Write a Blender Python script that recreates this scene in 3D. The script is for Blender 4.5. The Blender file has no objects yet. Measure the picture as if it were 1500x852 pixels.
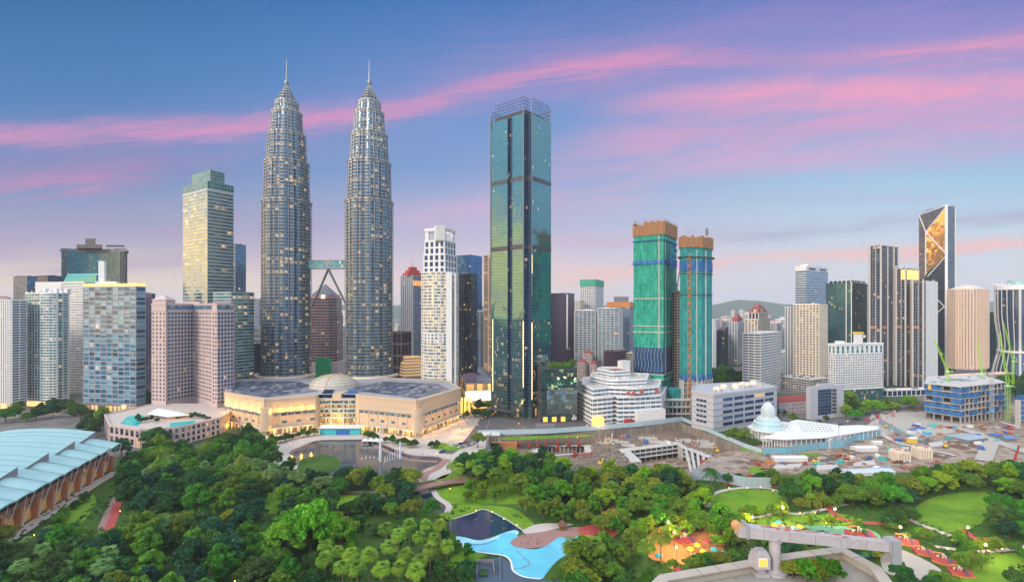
import bpy, math, random
import numpy as np
from mathutils import Vector, noise as mnoise

S = bpy.context.scene
COL = S.collection
R = math.radians
F = 735.0        # focal length in photo pixels (photo 1500 wide)
HY = 452.0       # horizon row of the photo
H = 140.0        # camera height above the park, metres

# ------------------------------------------------------------------ camera
cam = bpy.data.cameras.new("camera")
cam.sensor_width = 36.0
cam.lens = 36.0 * F / 1500.0
cam.shift_y = (HY - 426.0) / 1500.0
cam.clip_start = 1.0
cam.clip_end = 60000.0
cam_ob = bpy.data.objects.new("camera", cam)
cam_ob.location = (0, 0, H)
cam_ob.rotation_euler = (R(90), 0, 0)
COL.objects.link(cam_ob)
S.camera = cam_ob

# ------------------------------------------------------------------ view and render
S.view_settings.view_transform = 'Standard'
S.view_settings.look = 'None'
S.view_settings.exposure = 0.0
S.view_settings.gamma = 1.0
S.view_settings.use_curve_mapping = False
S.cycles.use_denoising = True
S.cycles.max_bounces = 6
S.cycles.diffuse_bounces = 3
S.cycles.glossy_bounces = 3
S.cycles.transmission_bounces = 3
S.cycles.volume_bounces = 0
S.cycles.transparent_max_bounces = 8
S.cycles.sample_clamp_indirect = 4.0
S.cycles.caustics_reflective = False
S.cycles.caustics_refractive = False

def lin(r, g, b):
 def c(v):
  v = v / 255.0
  return v / 12.92 if v <= 0.04045 else ((v + 0.055) / 1.055) ** 2.4
 return (c(r), c(g), c(b), 1.0)

# ------------------------------------------------------------------ sun
SUN_AZ, SUN_EL = -136.0, 26.0
sd = bpy.data.lights.new("sun", 'SUN')
sd.energy = 2.6
sd.angle = R(16)
sd.color = (1.0, 0.86, 0.70)
sun = bpy.data.objects.new("sun", sd)
sv = Vector((math.sin(R(SUN_AZ)) * math.cos(R(SUN_EL)), math.cos(R(SUN_AZ)) * math.cos(R(SUN_EL)), math.sin(R(SUN_EL))))
sun.rotation_euler = sv.to_track_quat('Z', 'Y').to_euler()
sun.location = (-400, -100, 600)
COL.objects.link(sun)

# ------------------------------------------------------------------ node helper
class NT:
 def __init__(s, tree):
  s.t = tree
  tree.nodes.clear()
 def n(s, typ, **kw):
  nd = s.t.nodes.new('ShaderNode' + typ)
  for k, v in kw.items():
   setattr(nd, k, v)
  return nd
 def l(s, a, b):
  s.t.links.new(a, b)
 def put(s, sock, v):
  if isinstance(v, bpy.types.NodeSocket):
   s.l(v, sock)
  elif v is not None:
   if sock.type == 'RGBA' and len(v) == 3:
    v = (*v, 1)
   sock.default_value = v
 def m(s, op, a, b=None, c=None, clamp=False):
  nd = s.n('Math', operation=op)
  nd.use_clamp = clamp
  s.put(nd.inputs[0], a)
  if b is not None: s.put(nd.inputs[1], b)
  if c is not None: s.put(nd.inputs[2], c)
  return nd.outputs[0]
 def mix(s, f, a, b, blend='MIX'):
  nd = s.n('Mix', data_type='RGBA', blend_type=blend)
  s.put(nd.inputs[0], f); s.put(nd.inputs[6], a); s.put(nd.inputs[7], b)
  return nd.outputs[2]
 def ramp(s, f, stops, interp='LINEAR'):
  nd = s.n('ValToRGB')
  cr = nd.color_ramp
  cr.interpolation = interp
  while len(cr.elements) < len(stops): cr.elements.new(0.5)
  for e, (p, c) in zip(cr.elements, stops):
   e.position = p; e.color = c if len(c) == 4 else (*c, 1)
  s.put(nd.inputs[0], f)
  return nd.outputs[0]
 def noise(s, vec, scale, detail=3, rough=0.55, dist=0.0):
  nd = s.n('TexNoise')
  if vec is not None: s.l(vec, nd.inputs['Vector'])
  nd.inputs['Scale'].default_value = scale
  nd.inputs['Detail'].default_value = detail
  nd.inputs['Roughness'].default_value = rough
  nd.inputs['Distortion'].default_value = dist
  return nd.outputs[0]
 def xyz(s, x, y, z=0.0):
  nd = s.n('CombineXYZ')
  s.put(nd.inputs[0], x); s.put(nd.inputs[1], y); s.put(nd.inputs[2], z)
  return nd.outputs[0]
 def sep(s, v):
  nd = s.n('SeparateXYZ'); s.l(v, nd.inputs[0]); return nd.outputs
 def sstep(s, x, a, b):
  nd = s.n('MapRange', interpolation_type='SMOOTHSTEP')
  s.put(nd.inputs[0], x)
  nd.inputs[1].default_value = a; nd.inputs[2].default_value = b
  return nd.outputs[0]

# ------------------------------------------------------------------ dusk sky (world, by direction only)
W = bpy.data.worlds.new("World")
S.world = W
W.use_nodes = True
w = NT(W.node_tree)
tc = w.n('TexCoord')
dx, dy, dz = w.sep(tc.outputs['Generated'])
horiz = w.m('SQRT', w.m('ADD', w.m('MULTIPLY', dx, dx), w.m('MULTIPLY', dy, dy)))
yc = w.m('MAXIMUM', dy, 0.25)
u = w.m('DIVIDE', dx, yc)                     # slope coordinates towards the city (north = +Y)
v = w.m('DIVIDE', w.m('MAXIMUM', dz, 0.0), yc)
def V(py): return (HY - py) / F
def U(px): return (px - 750) / F
VT = 0.62
vn = w.m('DIVIDE', v, VT, clamp=True)
def vstops(lst): return [(max(0.0, V(py)) / VT, lin(*c)) for py, c in sorted(lst, key=lambda t: -t[0])]
gl = w.ramp(vn, vstops([(452, (246, 222, 186)), (418, (244, 212, 186)), (385, (212, 190, 192)), (335, (148, 158, 194)), (250, (102, 136, 186)), (150, (72, 126, 186)), (60, (56, 118, 178)), (0, (46, 106, 166))]))
gm = w.ramp(vn, vstops([(452, (226, 212, 216)), (400, (220, 204, 216)), (330, (180, 180, 212)), (250, (128, 158, 208)), (150, (100, 146, 206)), (0, (56, 116, 186))]))
gr = w.ramp(vn, vstops([(452, (216, 219, 226)), (400, (212, 216, 226)), (330, (192, 212, 230)), (268, (162, 200, 228)), (200, (152, 172, 216)), (100, (140, 150, 210)), (0, (110, 124, 196))]))
g1 = w.mix(w.sstep(u, U(60), U(760)), gl, gm)
sky = w.mix(w.sstep(u, U(700), U(1350)), g1, gr)
# streaky cirrus noise that drifts up to the right
vs = w.m('SUBTRACT', v, w.m('MULTIPLY', u, 0.12))
nz1 = w.noise(w.xyz(w.m('MULTIPLY', u, 1.6), w.m('MULTIPLY', vs, 9.0), 3.1), 1.0, 7, 0.62, 0.4)
nz2 = w.noise(w.xyz(w.m('MULTIPLY', u, 3.2), w.m('MULTIPLY', vs, 34.0), 7.7), 1.0, 8, 0.66, 0.5)
nz3 = w.noise(w.xyz(w.m('MULTIPLY', u, 2.4), w.m('MULTIPLY', vs, 15.0), 11.3), 1.0, 8, 0.64, 0.8)
wob = w.m('ADD', w.m('MULTIPLY', w.m('SUBTRACT', nz1, 0.5), 0.06), w.m('MULTIPLY', w.m('SUBTRACT', nz2, 0.5), 0.065))
un = w.m('DIVIDE', w.m('ADD', u, 1.1), 2.2, clamp=True)
def band(sky, pts, width, strength, col, fade_l=None, fade_r=None, soft=1.0):
 fc = w.n('FloatCurve')
 cv = fc.mapping.curves[0]
 ps = [((U(px) + 1.1) / 2.2, V(py)) for px, py in pts]
 while len(cv.points) < len(ps): cv.points.new(0.5, 0.5)
 for q, p in zip(cv.points, ps): q.location = p
 fc.mapping.update()
 w.l(un, fc.inputs['Value'])
 d = w.m('DIVIDE', w.m('SUBTRACT', w.m('ADD', v, wob), fc.outputs[0]), width / F)
 g = w.m('POWER', 2.718, w.m('MULTIPLY', w.m('MULTIPLY', d, d), -1.0))
 # wisps: the density follows the streak noise, more so towards the edge of the band
 tex = w.m('ADD', w.sstep(nz3, 0.34, 0.62), w.m('MULTIPLY', w.m('SUBTRACT', nz2, 0.5), 2.2))
 g = w.m('MULTIPLY', g, w.m('ADD', 1.0 - soft * 0.55, w.m('MULTIPLY', tex, soft * 0.75)))
 g = w.m('MULTIPLY', g, strength)
 if fade_l: g = w.m('MULTIPLY', g, w.sstep(u, U(fade_l[0]), U(fade_l[1])))
 if fade_r: g = w.m('MULTIPLY', g, w.m('SUBTRACT', 1.0, w.sstep(u, U(fade_r[0]), U(fade_r[1]))))
 g = w.m('MAXIMUM', w.m('MINIMUM', g, 1.0), 0.0)
 return w.mix(g, sky, lin(*col))
PK = (226, 148, 190)
sky = band(sky, [(0, 150), (500, 120), (1000, 60), (1500, 20)], 70, 0.30, (176, 140, 198), (350, 800))
sky = band(sky, [(0, 262), (800, 246), (1100, 225), (1500, 200)], 36, 0.62, (210, 170, 208), (640, 950))
sky = band(sky, [(0, 200), (900, 205), (1150, 180), (1500, 165)], 26, 0.7, (212, 160, 202), (780, 1000))
sky = band(sky, [(0, 205), (150, 200), (370, 184), (500, 172), (600, 154), (700, 124), (800, 103), (900, 94), (1500, 84)], 15, 0.95, PK, None, (930, 1260), .85)
sky = band(sky, [(0, 212), (370, 190), (500, 176), (600, 158), (750, 124), (1500, 90)], 38, 0.36, (178, 146, 198), None, (900, 1300))
sky = band(sky, [(0, 165), (850, 162), (1000, 150), (1150, 139), (1300, 132), (1500, 124)], 22, 0.95, (232, 160, 196), (820, 1080), None, .8)
sky = band(sky, [(0, 100), (1100, 98), (1250, 88), (1400, 76), (1500, 62)], 20, 0.9, (226, 154, 192), (1050, 1350), None, .8)
sky = band(sky, [(0, 272), (100, 266), (200, 262), (1500, 250)], 20, 0.9, (196, 136, 184), None, (120, 270))
sky = band(sky, [(0, 235), (200, 240), (1500, 235)], 22, 0.5, (160, 132, 184), None, (200, 420))
sky = band(sky, [(0, 345), (400, 340), (1500, 330)], 36, 0.55, (176, 152, 188), None, (350, 600))
sky = band(sky, [(0, 385), (250, 380), (1500, 370)], 12, 0.5, (186, 160, 184), None, (260, 400))
sky = band(sky, [(0, 300), (580, 318), (760, 300), (1500, 290)], 22, 0.55, (206, 176, 208), (480, 640), (900, 1000))
sky = band(sky, [(0, 415), (800, 410), (950, 395), (1100, 378), (1250, 373), (1500, 362)], 11, 1.0, (240, 196, 194), (740, 880))
sky = band(sky, [(0, 340), (800, 322), (1100, 340), (1300, 328), (1500, 316)], 13, 0.75, (172, 172, 198), (900, 1250))
sky = band(sky, [(0, 340), (800, 352), (950, 350), (1500, 345)], 12, 0.7, (206, 182, 206), (760, 840), (960, 1120))
sky = band(sky, [(0, 300), (800, 306), (1000, 296), (1500, 290)], 8, 0.5, (180, 186, 212), (800, 900))
sky = band(sky, [(0, 400), (500, 408), (760, 388), (1500, 380)], 16, 0.7, (232, 196, 208), (480, 600), (780, 900))
sky = band(sky, [(0, 428), (400, 430), (700, 425), (1500, 420)], 24, 0.55, (250, 220, 196), None, (720, 1000), .6)
# above and behind the camera: pale dome, brightened as fill light, golden glow in the west (left)
el = dz
dome = w.ramp(w.m('MULTIPLY', el, 1.0, clamp=True), [(0.0, (0.66, 0.82, 0.98)), (0.25, (0.80, 1.02, 1.30)), (0.6, (1.15, 1.30, 1.55)), (1.0, (1.45, 1.55, 1.75))])
front = w.m('MULTIPLY', w.sstep(w.m('DIVIDE', dy, w.m('MAXIMUM', horiz, 0.001)), 0.45, 0.66), w.m('SUBTRACT', 1.0, w.sstep(v, 0.62, 1.1)))
gaz, gel = R(-100), 0.10
gd = w.m('ADD', w.m('MULTIPLY', dx, math.sin(gaz)), w.m('MULTIPLY', dy, math.cos(gaz)))
gn = w.noise(tc.outputs['Generated'], 5.0, 4, 0.6, 0.4)
glow = w.m('MULTIPLY', w.m('MULTIPLY', w.sstep(gd, 0.35, 0.97), w.sstep(gn, 0.36, 0.53)), w.m('SUBTRACT', 1.0, w.sstep(el, 0.07, 0.28)))
back = w.mix(glow, dome, (4.4, 2.1, 0.50, 1))
total = w.mix(front, back, sky)
nish = w.n('TexSky', sky_type='NISHITA')
nish.sun_disc = False
nish.sun_elevation = R(SUN_EL)
nish.sun_rotation = R(SUN_AZ)
bg1 = w.n('Background'); w.l(total, bg1.inputs[0]); bg1.inputs[1].default_value = 0.97
bg2 = w.n('Background'); w.l(nish.outputs[0], bg2.inputs[0]); bg2.inputs[1].default_value = 0.006
ad = w.n('AddShader'); w.l(bg1.outputs[0], ad.inputs[0]); w.l(bg2.outputs[0], ad.inputs[1])
wo = w.n('OutputWorld'); w.l(ad.outputs[0], wo.inputs[0])

# ------------------------------------------------------------------ materials
MATS = {}
def new_mat(name):
 m = bpy.data.materials.new(name)
 m.use_nodes = True
 MATS[name] = m
 t = NT(m.node_tree)
 bs = t.n('BsdfPrincipled')
 out = t.n('OutputMaterial')
 t.l(bs.outputs[0], out.inputs[0])
 return m, t, bs
def paint(name, c, rough=0.7, metal=0.0, var=0.18, scale=0.15, scale2=2.0, bump=0.0, obj_var=0.0, spec=0.4):
 """plain surface with two octaves of weathering"""
 m, t, b = new_mat(name)
 co = t.n('TexCoord').outputs['Object']
 n1 = t.noise(co, scale, 4); n2 = t.noise(co, scale2, 4)
 f = t.m('ADD', t.m('MULTIPLY', n1, 0.6), t.m('MULTIPLY', n2, 0.4))
 k = t.m('ADD', 1.0 - var, t.m('MULTIPLY', f, 2 * var))
 if obj_var:
  oi = t.n('ObjectInfo')
  k = t.m('MULTIPLY', k, t.m('ADD', 1 - obj_var, t.m('MULTIPLY', oi.outputs['Random'], 2 * obj_var)))
 vm = t.n('VectorMath', operation='SCALE')
 vm.inputs[0].default_value = c[:3]
 t.l(k, vm.inputs['Scale'])
 t.l(vm.outputs[0], b.inputs['Base Color'])
 b.inputs['Roughness'].default_value = rough
 b.inputs['Metallic'].default_value = metal
 b.inputs['Specular IOR Level'].default_value = spec
 if bump:
  bp = t.n('Bump'); bp.inputs['Strength'].default_value = bump
  bp.inputs['Distance'].default_value = 0.3
  t.l(n2, bp.inputs['Height']); t.l(bp.outputs[0], b.inputs['Normal'])
 return m
def glow_mat(name, c, strength):
 m, t, b = new_mat(name)
 co = t.n('TexCoord').outputs['Object']
 n1 = t.noise(co, 0.25, 3)
 b.inputs['Base Color'].default_value = (*c[:3], 1)
 b.inputs['Emission Color'].default_value = (*c[:3], 1)
 t.l(t.m('MULTIPLY', t.m('ADD', 0.5, n1), strength), b.inputs['Emission Strength'])
 return m
def glazing(name, tint, lit=0.05, litc=(1.0, 0.50, 0.14), lits=0.95, metal=0.65, rough=0.12, mull=0.06, mullh=0.10, mullc=(0.25, 0.27, 0.28),
   tilt=0.03, var=0.5, blind=0.0, blindc=(0.55, 0.55, 0.52), litrow=0.0, tint2=None, warp=0.10, coat=0.0):
 """curtain wall: UV counts panes (u) and storeys (v); every pane gets its own tint, tilt and maybe a lit room"""
 m, t, b = new_mat(name)
 uv = t.n('UVMap').outputs[0]
 x, y, _ = t.sep(uv)
 fx = t.m('FRACT', x); fy = t.m('FRACT', y)
 ix = t.m('FLOOR', x); iy = t.m('FLOOR', y)
 oi = t.n('ObjectInfo').outputs['Random']
 cell = t.xyz(ix, iy, t.m('MULTIPLY', oi, 91.7))
 wn = t.n('TexWhiteNoise', noise_dimensions='3D'); t.l(cell, wn.inputs[0])
 r1 = wn.outputs['Value']; rc = wn.outputs['Color']
 ra, rb, rcz = t.sep(rc)
 wr = t.n('TexWhiteNoise', noise_dimensions='3D'); t.l(t.xyz(t.m('FLOOR', t.m('DIVIDE', x, 5.0)), iy, t.m('MULTIPLY', oi, 37.1)), wr.inputs[0])
 k = t.m('ADD', 1 - var * 0.6, t.m('MULTIPLY', rb, var))
 vm = t.n('VectorMath', operation='SCALE'); t.l(k, vm.inputs['Scale'])
 if tint2:
  co = t.n('TexCoord').outputs['Object']
  vm2 = t.mix(t.noise(co, 0.03, 2), tint, tint2); t.l(vm2, vm.inputs[0])
 else:
  vm.inputs[0].default_value = tint
 base = vm.outputs[0]
 if blind:
  isb = t.m('LESS_THAN', rcz, blind)
  base = t.mix(t.m('MULTIPLY', isb, t.m('GREATER_THAN', fy, t.m('MULTIPLY', ra, 0.8))), base, blindc)
 ism = t.m('MAXIMUM', t.m('LESS_THAN', fx, mull), t.m('LESS_THAN', fy, mullh))
 base = t.mix(ism, base, mullc)
 t.l(base, b.inputs['Base Color'])
 b.inputs['Metallic'].default_value = metal
 if coat:
  b.inputs['Coat Weight'].default_value = coat; b.inputs['Coat IOR'].default_value = 1.9; b.inputs['Coat Roughness'].default_value = .03
 t.l(t.m('ADD', rough, t.m('MULTIPLY', ism, 0.4)), b.inputs['Roughness'])
 # pane tilt
 ge = t.n('NewGeometry').outputs['Normal']
 sub = t.n('VectorMath', operation='SUBTRACT'); t.l(rc, sub.inputs[0]); sub.inputs[1].default_value = (0.5, 0.5, 0.5)
 sc = t.n('VectorMath', operation='SCALE'); t.l(sub.outputs[0], sc.inputs[0]); sc.inputs['Scale'].default_value = tilt
 ad = t.n('VectorMath', operation='ADD'); t.l(ge, ad.inputs[0]); t.l(sc.outputs[0], ad.inputs[1])
 nw = t.n('TexNoise'); t.l(t.n('TexCoord').outputs['Object'], nw.inputs['Vector']); nw.inputs['Scale'].default_value = .045; nw.inputs['Detail'].default_value = 3
 s2 = t.n('VectorMath', operation='SUBTRACT'); t.l(nw.outputs['Color'], s2.inputs[0]); s2.inputs[1].default_value = (.5, .5, .5)
 c2 = t.n('VectorMath', operation='SCALE'); t.l(s2.outputs[0], c2.inputs[0]); c2.inputs['Scale'].default_value = warp
 a2 = t.n('VectorMath', operation='ADD'); t.l(ad.outputs[0], a2.inputs[0]); t.l(c2.outputs[0], a2.inputs[1])
 nm = t.n('VectorMath', operation='NORMALIZE'); t.l(a2.outputs[0], nm.inputs[0])
 t.l(nm.outputs[0], b.inputs['Normal'])
 if lit or litrow:
  on = t.m('LESS_THAN', r1, lit)
  if litrow: on = t.m('MAXIMUM', on, t.m('MULTIPLY', t.m('LESS_THAN', wr.outputs['Value'], litrow), t.m('LESS_THAN', ra, 0.8)))
  on = t.m('MULTIPLY', on, t.m('SUBTRACT', 1.0, ism))
  on = t.m('MULTIPLY', on, t.m('ADD', .25, t.m('MULTIPLY', .75, t.m('MULTIPLY', t.m('GREATER_THAN', fx, t.m('MULTIPLY', rcz, .35)), t.m('LESS_THAN', fx, t.m('ADD', .6, t.m('MULTIPLY', ra, .4)))))))
  on = t.m('MULTIPLY', on, t.m('ADD', 0.35, t.m('MULTIPLY', rb, 0.9)))
  inner = t.m('ADD', 0.45, t.m('MULTIPLY', fy, 0.75))
  st = t.m('MULTIPLY', t.m('MULTIPLY', on, inner), lits)
  b.inputs['Emission Color'].default_value = (*litc, 1)
  t.l(t.mix(rcz, litc, (1.0, 0.68, 0.30)), b.inputs['Emission Color'])
  t.l(st, b.inputs['Emission Strength'])
 return m

WHITE = paint("white_paint", (0.74, 0.74, 0.74), 0.6, var=0.12)
OFFWHITE = paint("off_white_paint", (0.70, 0.69, 0.68), 0.65, var=0.14)
CREAM = paint("cream_render", (0.76, 0.66, 0.53), 0.7, var=0.12)
BEIGE = paint("beige_stone", (0.60, 0.45, 0.31), 0.65, var=0.10)
SAND = paint("sand_render", (0.70, 0.52, 0.38), 0.7, var=0.12)
PINKSTONE = paint("pinkish_stone", (0.54, 0.43, 0.42), 0.6, var=0.10)
ROSE = paint("rose_granite", (0.40, 0.24, 0.22), 0.5, var=0.14)
BROWN = paint("brown_stone", (0.20, 0.13, 0.11), 0.6)
MAROON = paint("maroon_panel", (0.13, 0.065, 0.085), 0.6)
PURPLE = paint("purple_grey_panel", (0.10, 0.075, 0.13), 0.5)
CONC = paint("concrete", (0.36, 0.34, 0.32), 0.85, var=0.3, bump=0.2)
PALECONC = paint("pale_concrete", (0.50, 0.48, 0.45), 0.85, var=0.25, bump=0.15)
GREYPANEL = paint("grey_metal_panel", (0.45, 0.46, 0.50), 0.5, metal=0.0, var=0.1)
DARKGREY = paint("dark_grey_metal", (0.07, 0.075, 0.085), 0.5, metal=0.2)
PEACH = paint("peach_render", (0.84, 0.62, 0.47), 0.7, var=0.10)
MIDGREY = paint("mid_grey_panel", (0.20, 0.20, 0.22), 0.6)
STEEL = paint("brushed_steel", (0.22, 0.235, 0.25), 0.42, metal=0.6, var=0.1)
STEELPALE = paint("pale_steel", (0.27, 0.27, 0.265), 0.42, metal=0.5, var=0.1)
ROOFGREY = paint("roof_membrane", (0.22, 0.23, 0.26), 0.8, var=0.35, scale=0.06)
ROOFDARK = paint("dark_roof_cladding", (0.085, 0.10, 0.15), 0.35, var=0.6, scale=0.09, scale2=0.5)
ROOFRED = paint("red_roof_tiles", (0.34, 0.08, 0.07), 0.8, var=0.2)
BRICK = paint("terracotta_brick", (0.42, 0.20, 0.13), 0.8, var=0.2)
AQUAROOF = paint("pale_aqua_roof", (0.29, 0.485, 0.50), 0.45, var=0.14, scale=0.05)
RED = paint("red_paint", (0.42, 0.06, 0.05), 0.5)
ORANGE = paint("orange_paint", (0.58, 0.22, 0.05), 0.5)
YELLOW = paint("yellow_paint", (0.78, 0.52, 0.04), 0.5)
LIME = paint("lime_green_paint", (0.36, 0.72, 0.04), 0.5)
TEAL = paint("teal_paint", (0.06, 0.40, 0.40), 0.5)
BLUE = paint("blue_paint", (0.03, 0.14, 0.45), 0.5)
CYAN = paint("turquoise_panel", (0.05, 0.50, 0.55), 0.5)
SKYBLUE = paint("sky_blue_sheet", (0.10, 0.42, 0.72), 0.55)
PLY = paint("orange_formwork_ply", (0.36, 0.18, 0.08), 0.8, var=0.5, scale=0.4)
TIMBER = paint("timber_brown", (0.16, 0.08, 0.045), 0.8)
PINKPAVE = paint("pink_paving", (0.31, 0.175, 0.155), 0.85, var=0.2)
PALEPAVE = paint("pale_paving", (0.50, 0.44, 0.40), 0.85, var=0.2)
REDTRACK = paint("red_running_track", (0.42, 0.07, 0.06), 0.85)
ASPHALT = paint("asphalt", (0.10, 0.10, 0.105), 0.9, var=0.25)
ROADCONC = paint("worn_concrete_road", (0.42, 0.38, 0.33), 0.9, var=0.25)
TRUNK = paint("bark", (0.10, 0.075, 0.05), 0.9)
PALMTRUNK = paint("palm_bark", (0.17, 0.14, 0.10), 0.9)
BLACK = paint("black_rubber", (0.02, 0.02, 0.022), 0.7)
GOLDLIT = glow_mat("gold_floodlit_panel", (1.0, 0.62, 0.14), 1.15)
WARMLIT = glow_mat("warm_shop_light", (1.0, 0.42, 0.06), 1.3)
WHITELIT = glow_mat("white_light_panel", (1.0, 0.86, 0.62), 1.6)
FINLIT = glow_mat("warm_light_strip", (1.0, 0.78, 0.45), 1.1)
BULB = glow_mat("lamp_bulb", (1.0, 0.80, 0.45), 40.0)
AMBER = glow_mat("amber_lamp", (1.0, 0.42, 0.06), 7.0)
# ------------------------------------------------------------------ mesh helpers
class MB:
 """collects shapes; build() links them as ONE mesh object"""
 def __init__(s):
  s.v = []; s.f = []; s.m = []; s.uv = []; s.pc = []
 def mark(s):
  s.pc.append((len(s.v), len(s.f)))
 def face(s, pts, uv=None, m=0):
  i = len(s.v)
  s.v.extend(tuple(p) for p in pts)
  s.f.append(tuple(range(i, i + len(pts))))
  s.m.append(m)
  s.uv.extend(uv if uv else [(0.5, 0.5)] * len(pts))
 def hexa(s, b, t, m=0):
  """8 corners: bottom loop b (4, ccw from above) and top loop t"""
  s.mark()
  i = len(s.v)
  s.v.extend(tuple(p) for p in b); s.v.extend(tuple(p) for p in t)
  for q in ((3, 2, 1, 0), (4, 5, 6, 7), (0, 1, 5, 4), (1, 2, 6, 5), (2, 3, 7, 6), (3, 0, 4, 7)):
   s.f.append(tuple(i + k for k in q)); s.m.append(m); s.uv.extend([(0.5, 0.5)] * 4)
 def box(s, cx, cy, z0, sx, sy, sz, rz=0.0, m=0):
  c, sn = math.cos(rz), math.sin(rz)
  q = [(cx + x * c - y * sn, cy + x * sn + y * c) for x, y in ((-sx / 2, -sy / 2), (sx / 2, -sy / 2), (sx / 2, sy / 2), (-sx / 2, sy / 2))]
  s.hexa([(x, y, z0) for x, y in q], [(x, y, z0 + sz) for x, y in q], m)
 def wallbox(s, p, q, z0, z1, d0, d1, m=0):
  """box along edge p-q, from d0 (inside, negative) to d1 (outside) along the outward normal"""
  ex, ey = q[0] - p[0], q[1] - p[1]
  L = math.hypot(ex, ey) or 1e-6
  nx, ny = ey / L, -ex / L
  b = [(p[0] + nx * d1, p[1] + ny * d1), (q[0] + nx * d1, q[1] + ny * d1), (q[0] + nx * d0, q[1] + ny * d0), (p[0] + nx * d0, p[1] + ny * d0)]
  s.hexa([(x, y, z0) for x, y in b], [(x, y, z1) for x, y in b], m)
 def prism(s, poly, z0, z1, m=0, cap=True, base=False, uvs=None):
  s.mark()
  n = len(poly)
  for k in range(n):
   p, q = poly[k], poly[(k + 1) % n]
   s.face([(p[0], p[1], z0), (q[0], q[1], z0), (q[0], q[1], z1), (p[0], p[1], z1)], uvs(k) if uvs else None, m)
  if cap: s.face([(p[0], p[1], z1) for p in poly], None, m)
  if base: s.face([(p[0], p[1], z0) for p in reversed(poly)], None, m)
 def frust(s, poly0, z0, poly1, z1, m=0, cap=True):
  s.mark()
  n = len(poly0)
  for k in range(n):
   j = (k + 1) % n
   s.face([(*poly0[k], z0), (*poly0[j], z0), (*poly1[j], z1), (*poly1[k], z1)], None, m)
  if cap: s.face([(*p, z1) for p in poly1], None, m)
 def tube(s, a, b, r0, r1=None, n=8, m=0, cap=True):
  s.mark()
  a = Vector(a); b = Vector(b); r1 = r0 if r1 is None else r1
  d = (b - a).normalized()
  x = d.orthogonal().normalized(); y = d.cross(x)
  ca = [a + (x * math.cos(2 * math.pi * k / n) + y * math.sin(2 * math.pi * k / n)) * r0 for k in range(n)]
  cb = [b + (x * math.cos(2 * math.pi * k / n) + y * math.sin(2 * math.pi * k / n)) * r1 for k in range(n)]
  for k in range(n):
   j = (k + 1) % n
   s.face([ca[k], ca[j], cb[j], cb[k]], None, m)
  if cap:
   s.face(list(reversed(ca)), None, m); s.face(cb, None, m)
 def bar(s, a, b, wd, m=0):
  s.tube(a, b, wd * 0.7, wd * 0.7, 4, m)
 def lathe(s, prof, cx=0, cy=0, n=20, m=0):
  s.mark()
  rings = [[(cx + r * math.cos(2 * math.pi * k / n), cy + r * math.sin(2 * math.pi * k / n), z) for k in range(n)] for r, z in prof]
  for a, b in zip(rings, rings[1:]):
   for k in range(n):
    j = (k + 1) % n
    s.face([a[k], a[j], b[j], b[k]], None, m)
  s.face(list(reversed(rings[0])), None, m); s.face(rings[-1], None, m)
 def ball(s, c, r, n=10, m=0):
  s.lathe([(r * math.sin(math.pi * i / n) + 1e-4, c[2] - r * math.cos(math.pi * i / n)) for i in range(n + 1)], c[0], c[1], 12, m)
 def mesh(s, name, mats, smooth=False, org=(0, 0, 0)):
  me = bpy.data.meshes.new(name)
  vv = np.array(s.v, dtype=np.float64) - np.array(org, dtype=np.float64)
  me.from_pydata(vv.tolist(), [], s.f)
  for m in (mats if isinstance(mats, (list, tuple)) else [mats]): me.materials.append(m)
  me.polygons.foreach_set("material_index", s.m)
  ul = me.uv_layers.new(name="UVMap")
  ul.data.foreach_set("uv", np.array(s.uv, dtype=np.float32).ravel())
  if smooth: me.polygons.foreach_set("use_smooth", [True] * len(s.f))
  me.update()
  return me
 def build(s, name, mats, parent=None, smooth=False, org=None):
  o_ = tuple(parent['_o']) if parent is not None else (org or (0, 0, 0))
  me = s.mesh(name, mats, smooth, o_)
  o = bpy.data.objects.new(name, me)
  COL.objects.link(o)
  if parent is not None:
   o.parent = parent
   o['_o'] = o_
  else:
   o.location = o_
   o['_o'] = o_
  return o

def build_each(s, name, mats, parent=None, smooth=False):
 """every collected shape becomes an object of its own"""
 out = []
 st = s.pc + [(len(s.v), len(s.f))]
 for (v0, f0), (v1, f1) in zip(st, st[1:]):
  if f1 == f0: continue
  q = MB()
  q.v = s.v[v0:v1]; q.f = [tuple(i - v0 for i in f) for f in s.f[f0:f1]]; q.m = s.m[f0:f1]
  nuv0 = sum(len(f) for f in s.f[:f0]); nuv1 = nuv0 + sum(len(f) for f in s.f[f0:f1])
  q.uv = s.uv[nuv0:nuv1]
  out.append(q.build(name, mats, parent, smooth))
 return out
MB.build_each = build_each

def tag(o, label=None, cat=None, group=None, kind=None):
 if label: o['label'] = label
 if cat: o['category'] = cat
 if group: o['group'] = group
 if kind: o['kind'] = kind
 return o
def empty(name, loc, label, cat, group=None):
 o = bpy.data.objects.new(name, None)
 o.empty_display_size = 1.0
 o.location = loc
 o['_o'] = tuple(loc)
 COL.objects.link(o)
 return tag(o, label, cat, group)
def kids(o, ch_index):
 return ch_index.get(o, [])
def link_copy(o, parent=None):
 c = o.copy(); COL.objects.link(c)
 if parent is not None: c.parent = parent
 return c
def copy_tree(o, children, loc, rz=0.0, sc=1.0, label=None, group=None):
 """children: {object: [objects]} for the thing, one or two levels"""
 c = link_copy(o)
 c.location = loc; c.rotation_euler = (0, 0, rz)
 c.scale = sc if isinstance(sc, tuple) else (sc, sc, sc)
 if label: c['label'] = label
 if group: c['group'] = group
 for ch in children.get(o, []):
  cc = link_copy(ch, c)
  for g in children.get(ch, []): link_copy(g, cc)
 return c

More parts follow.
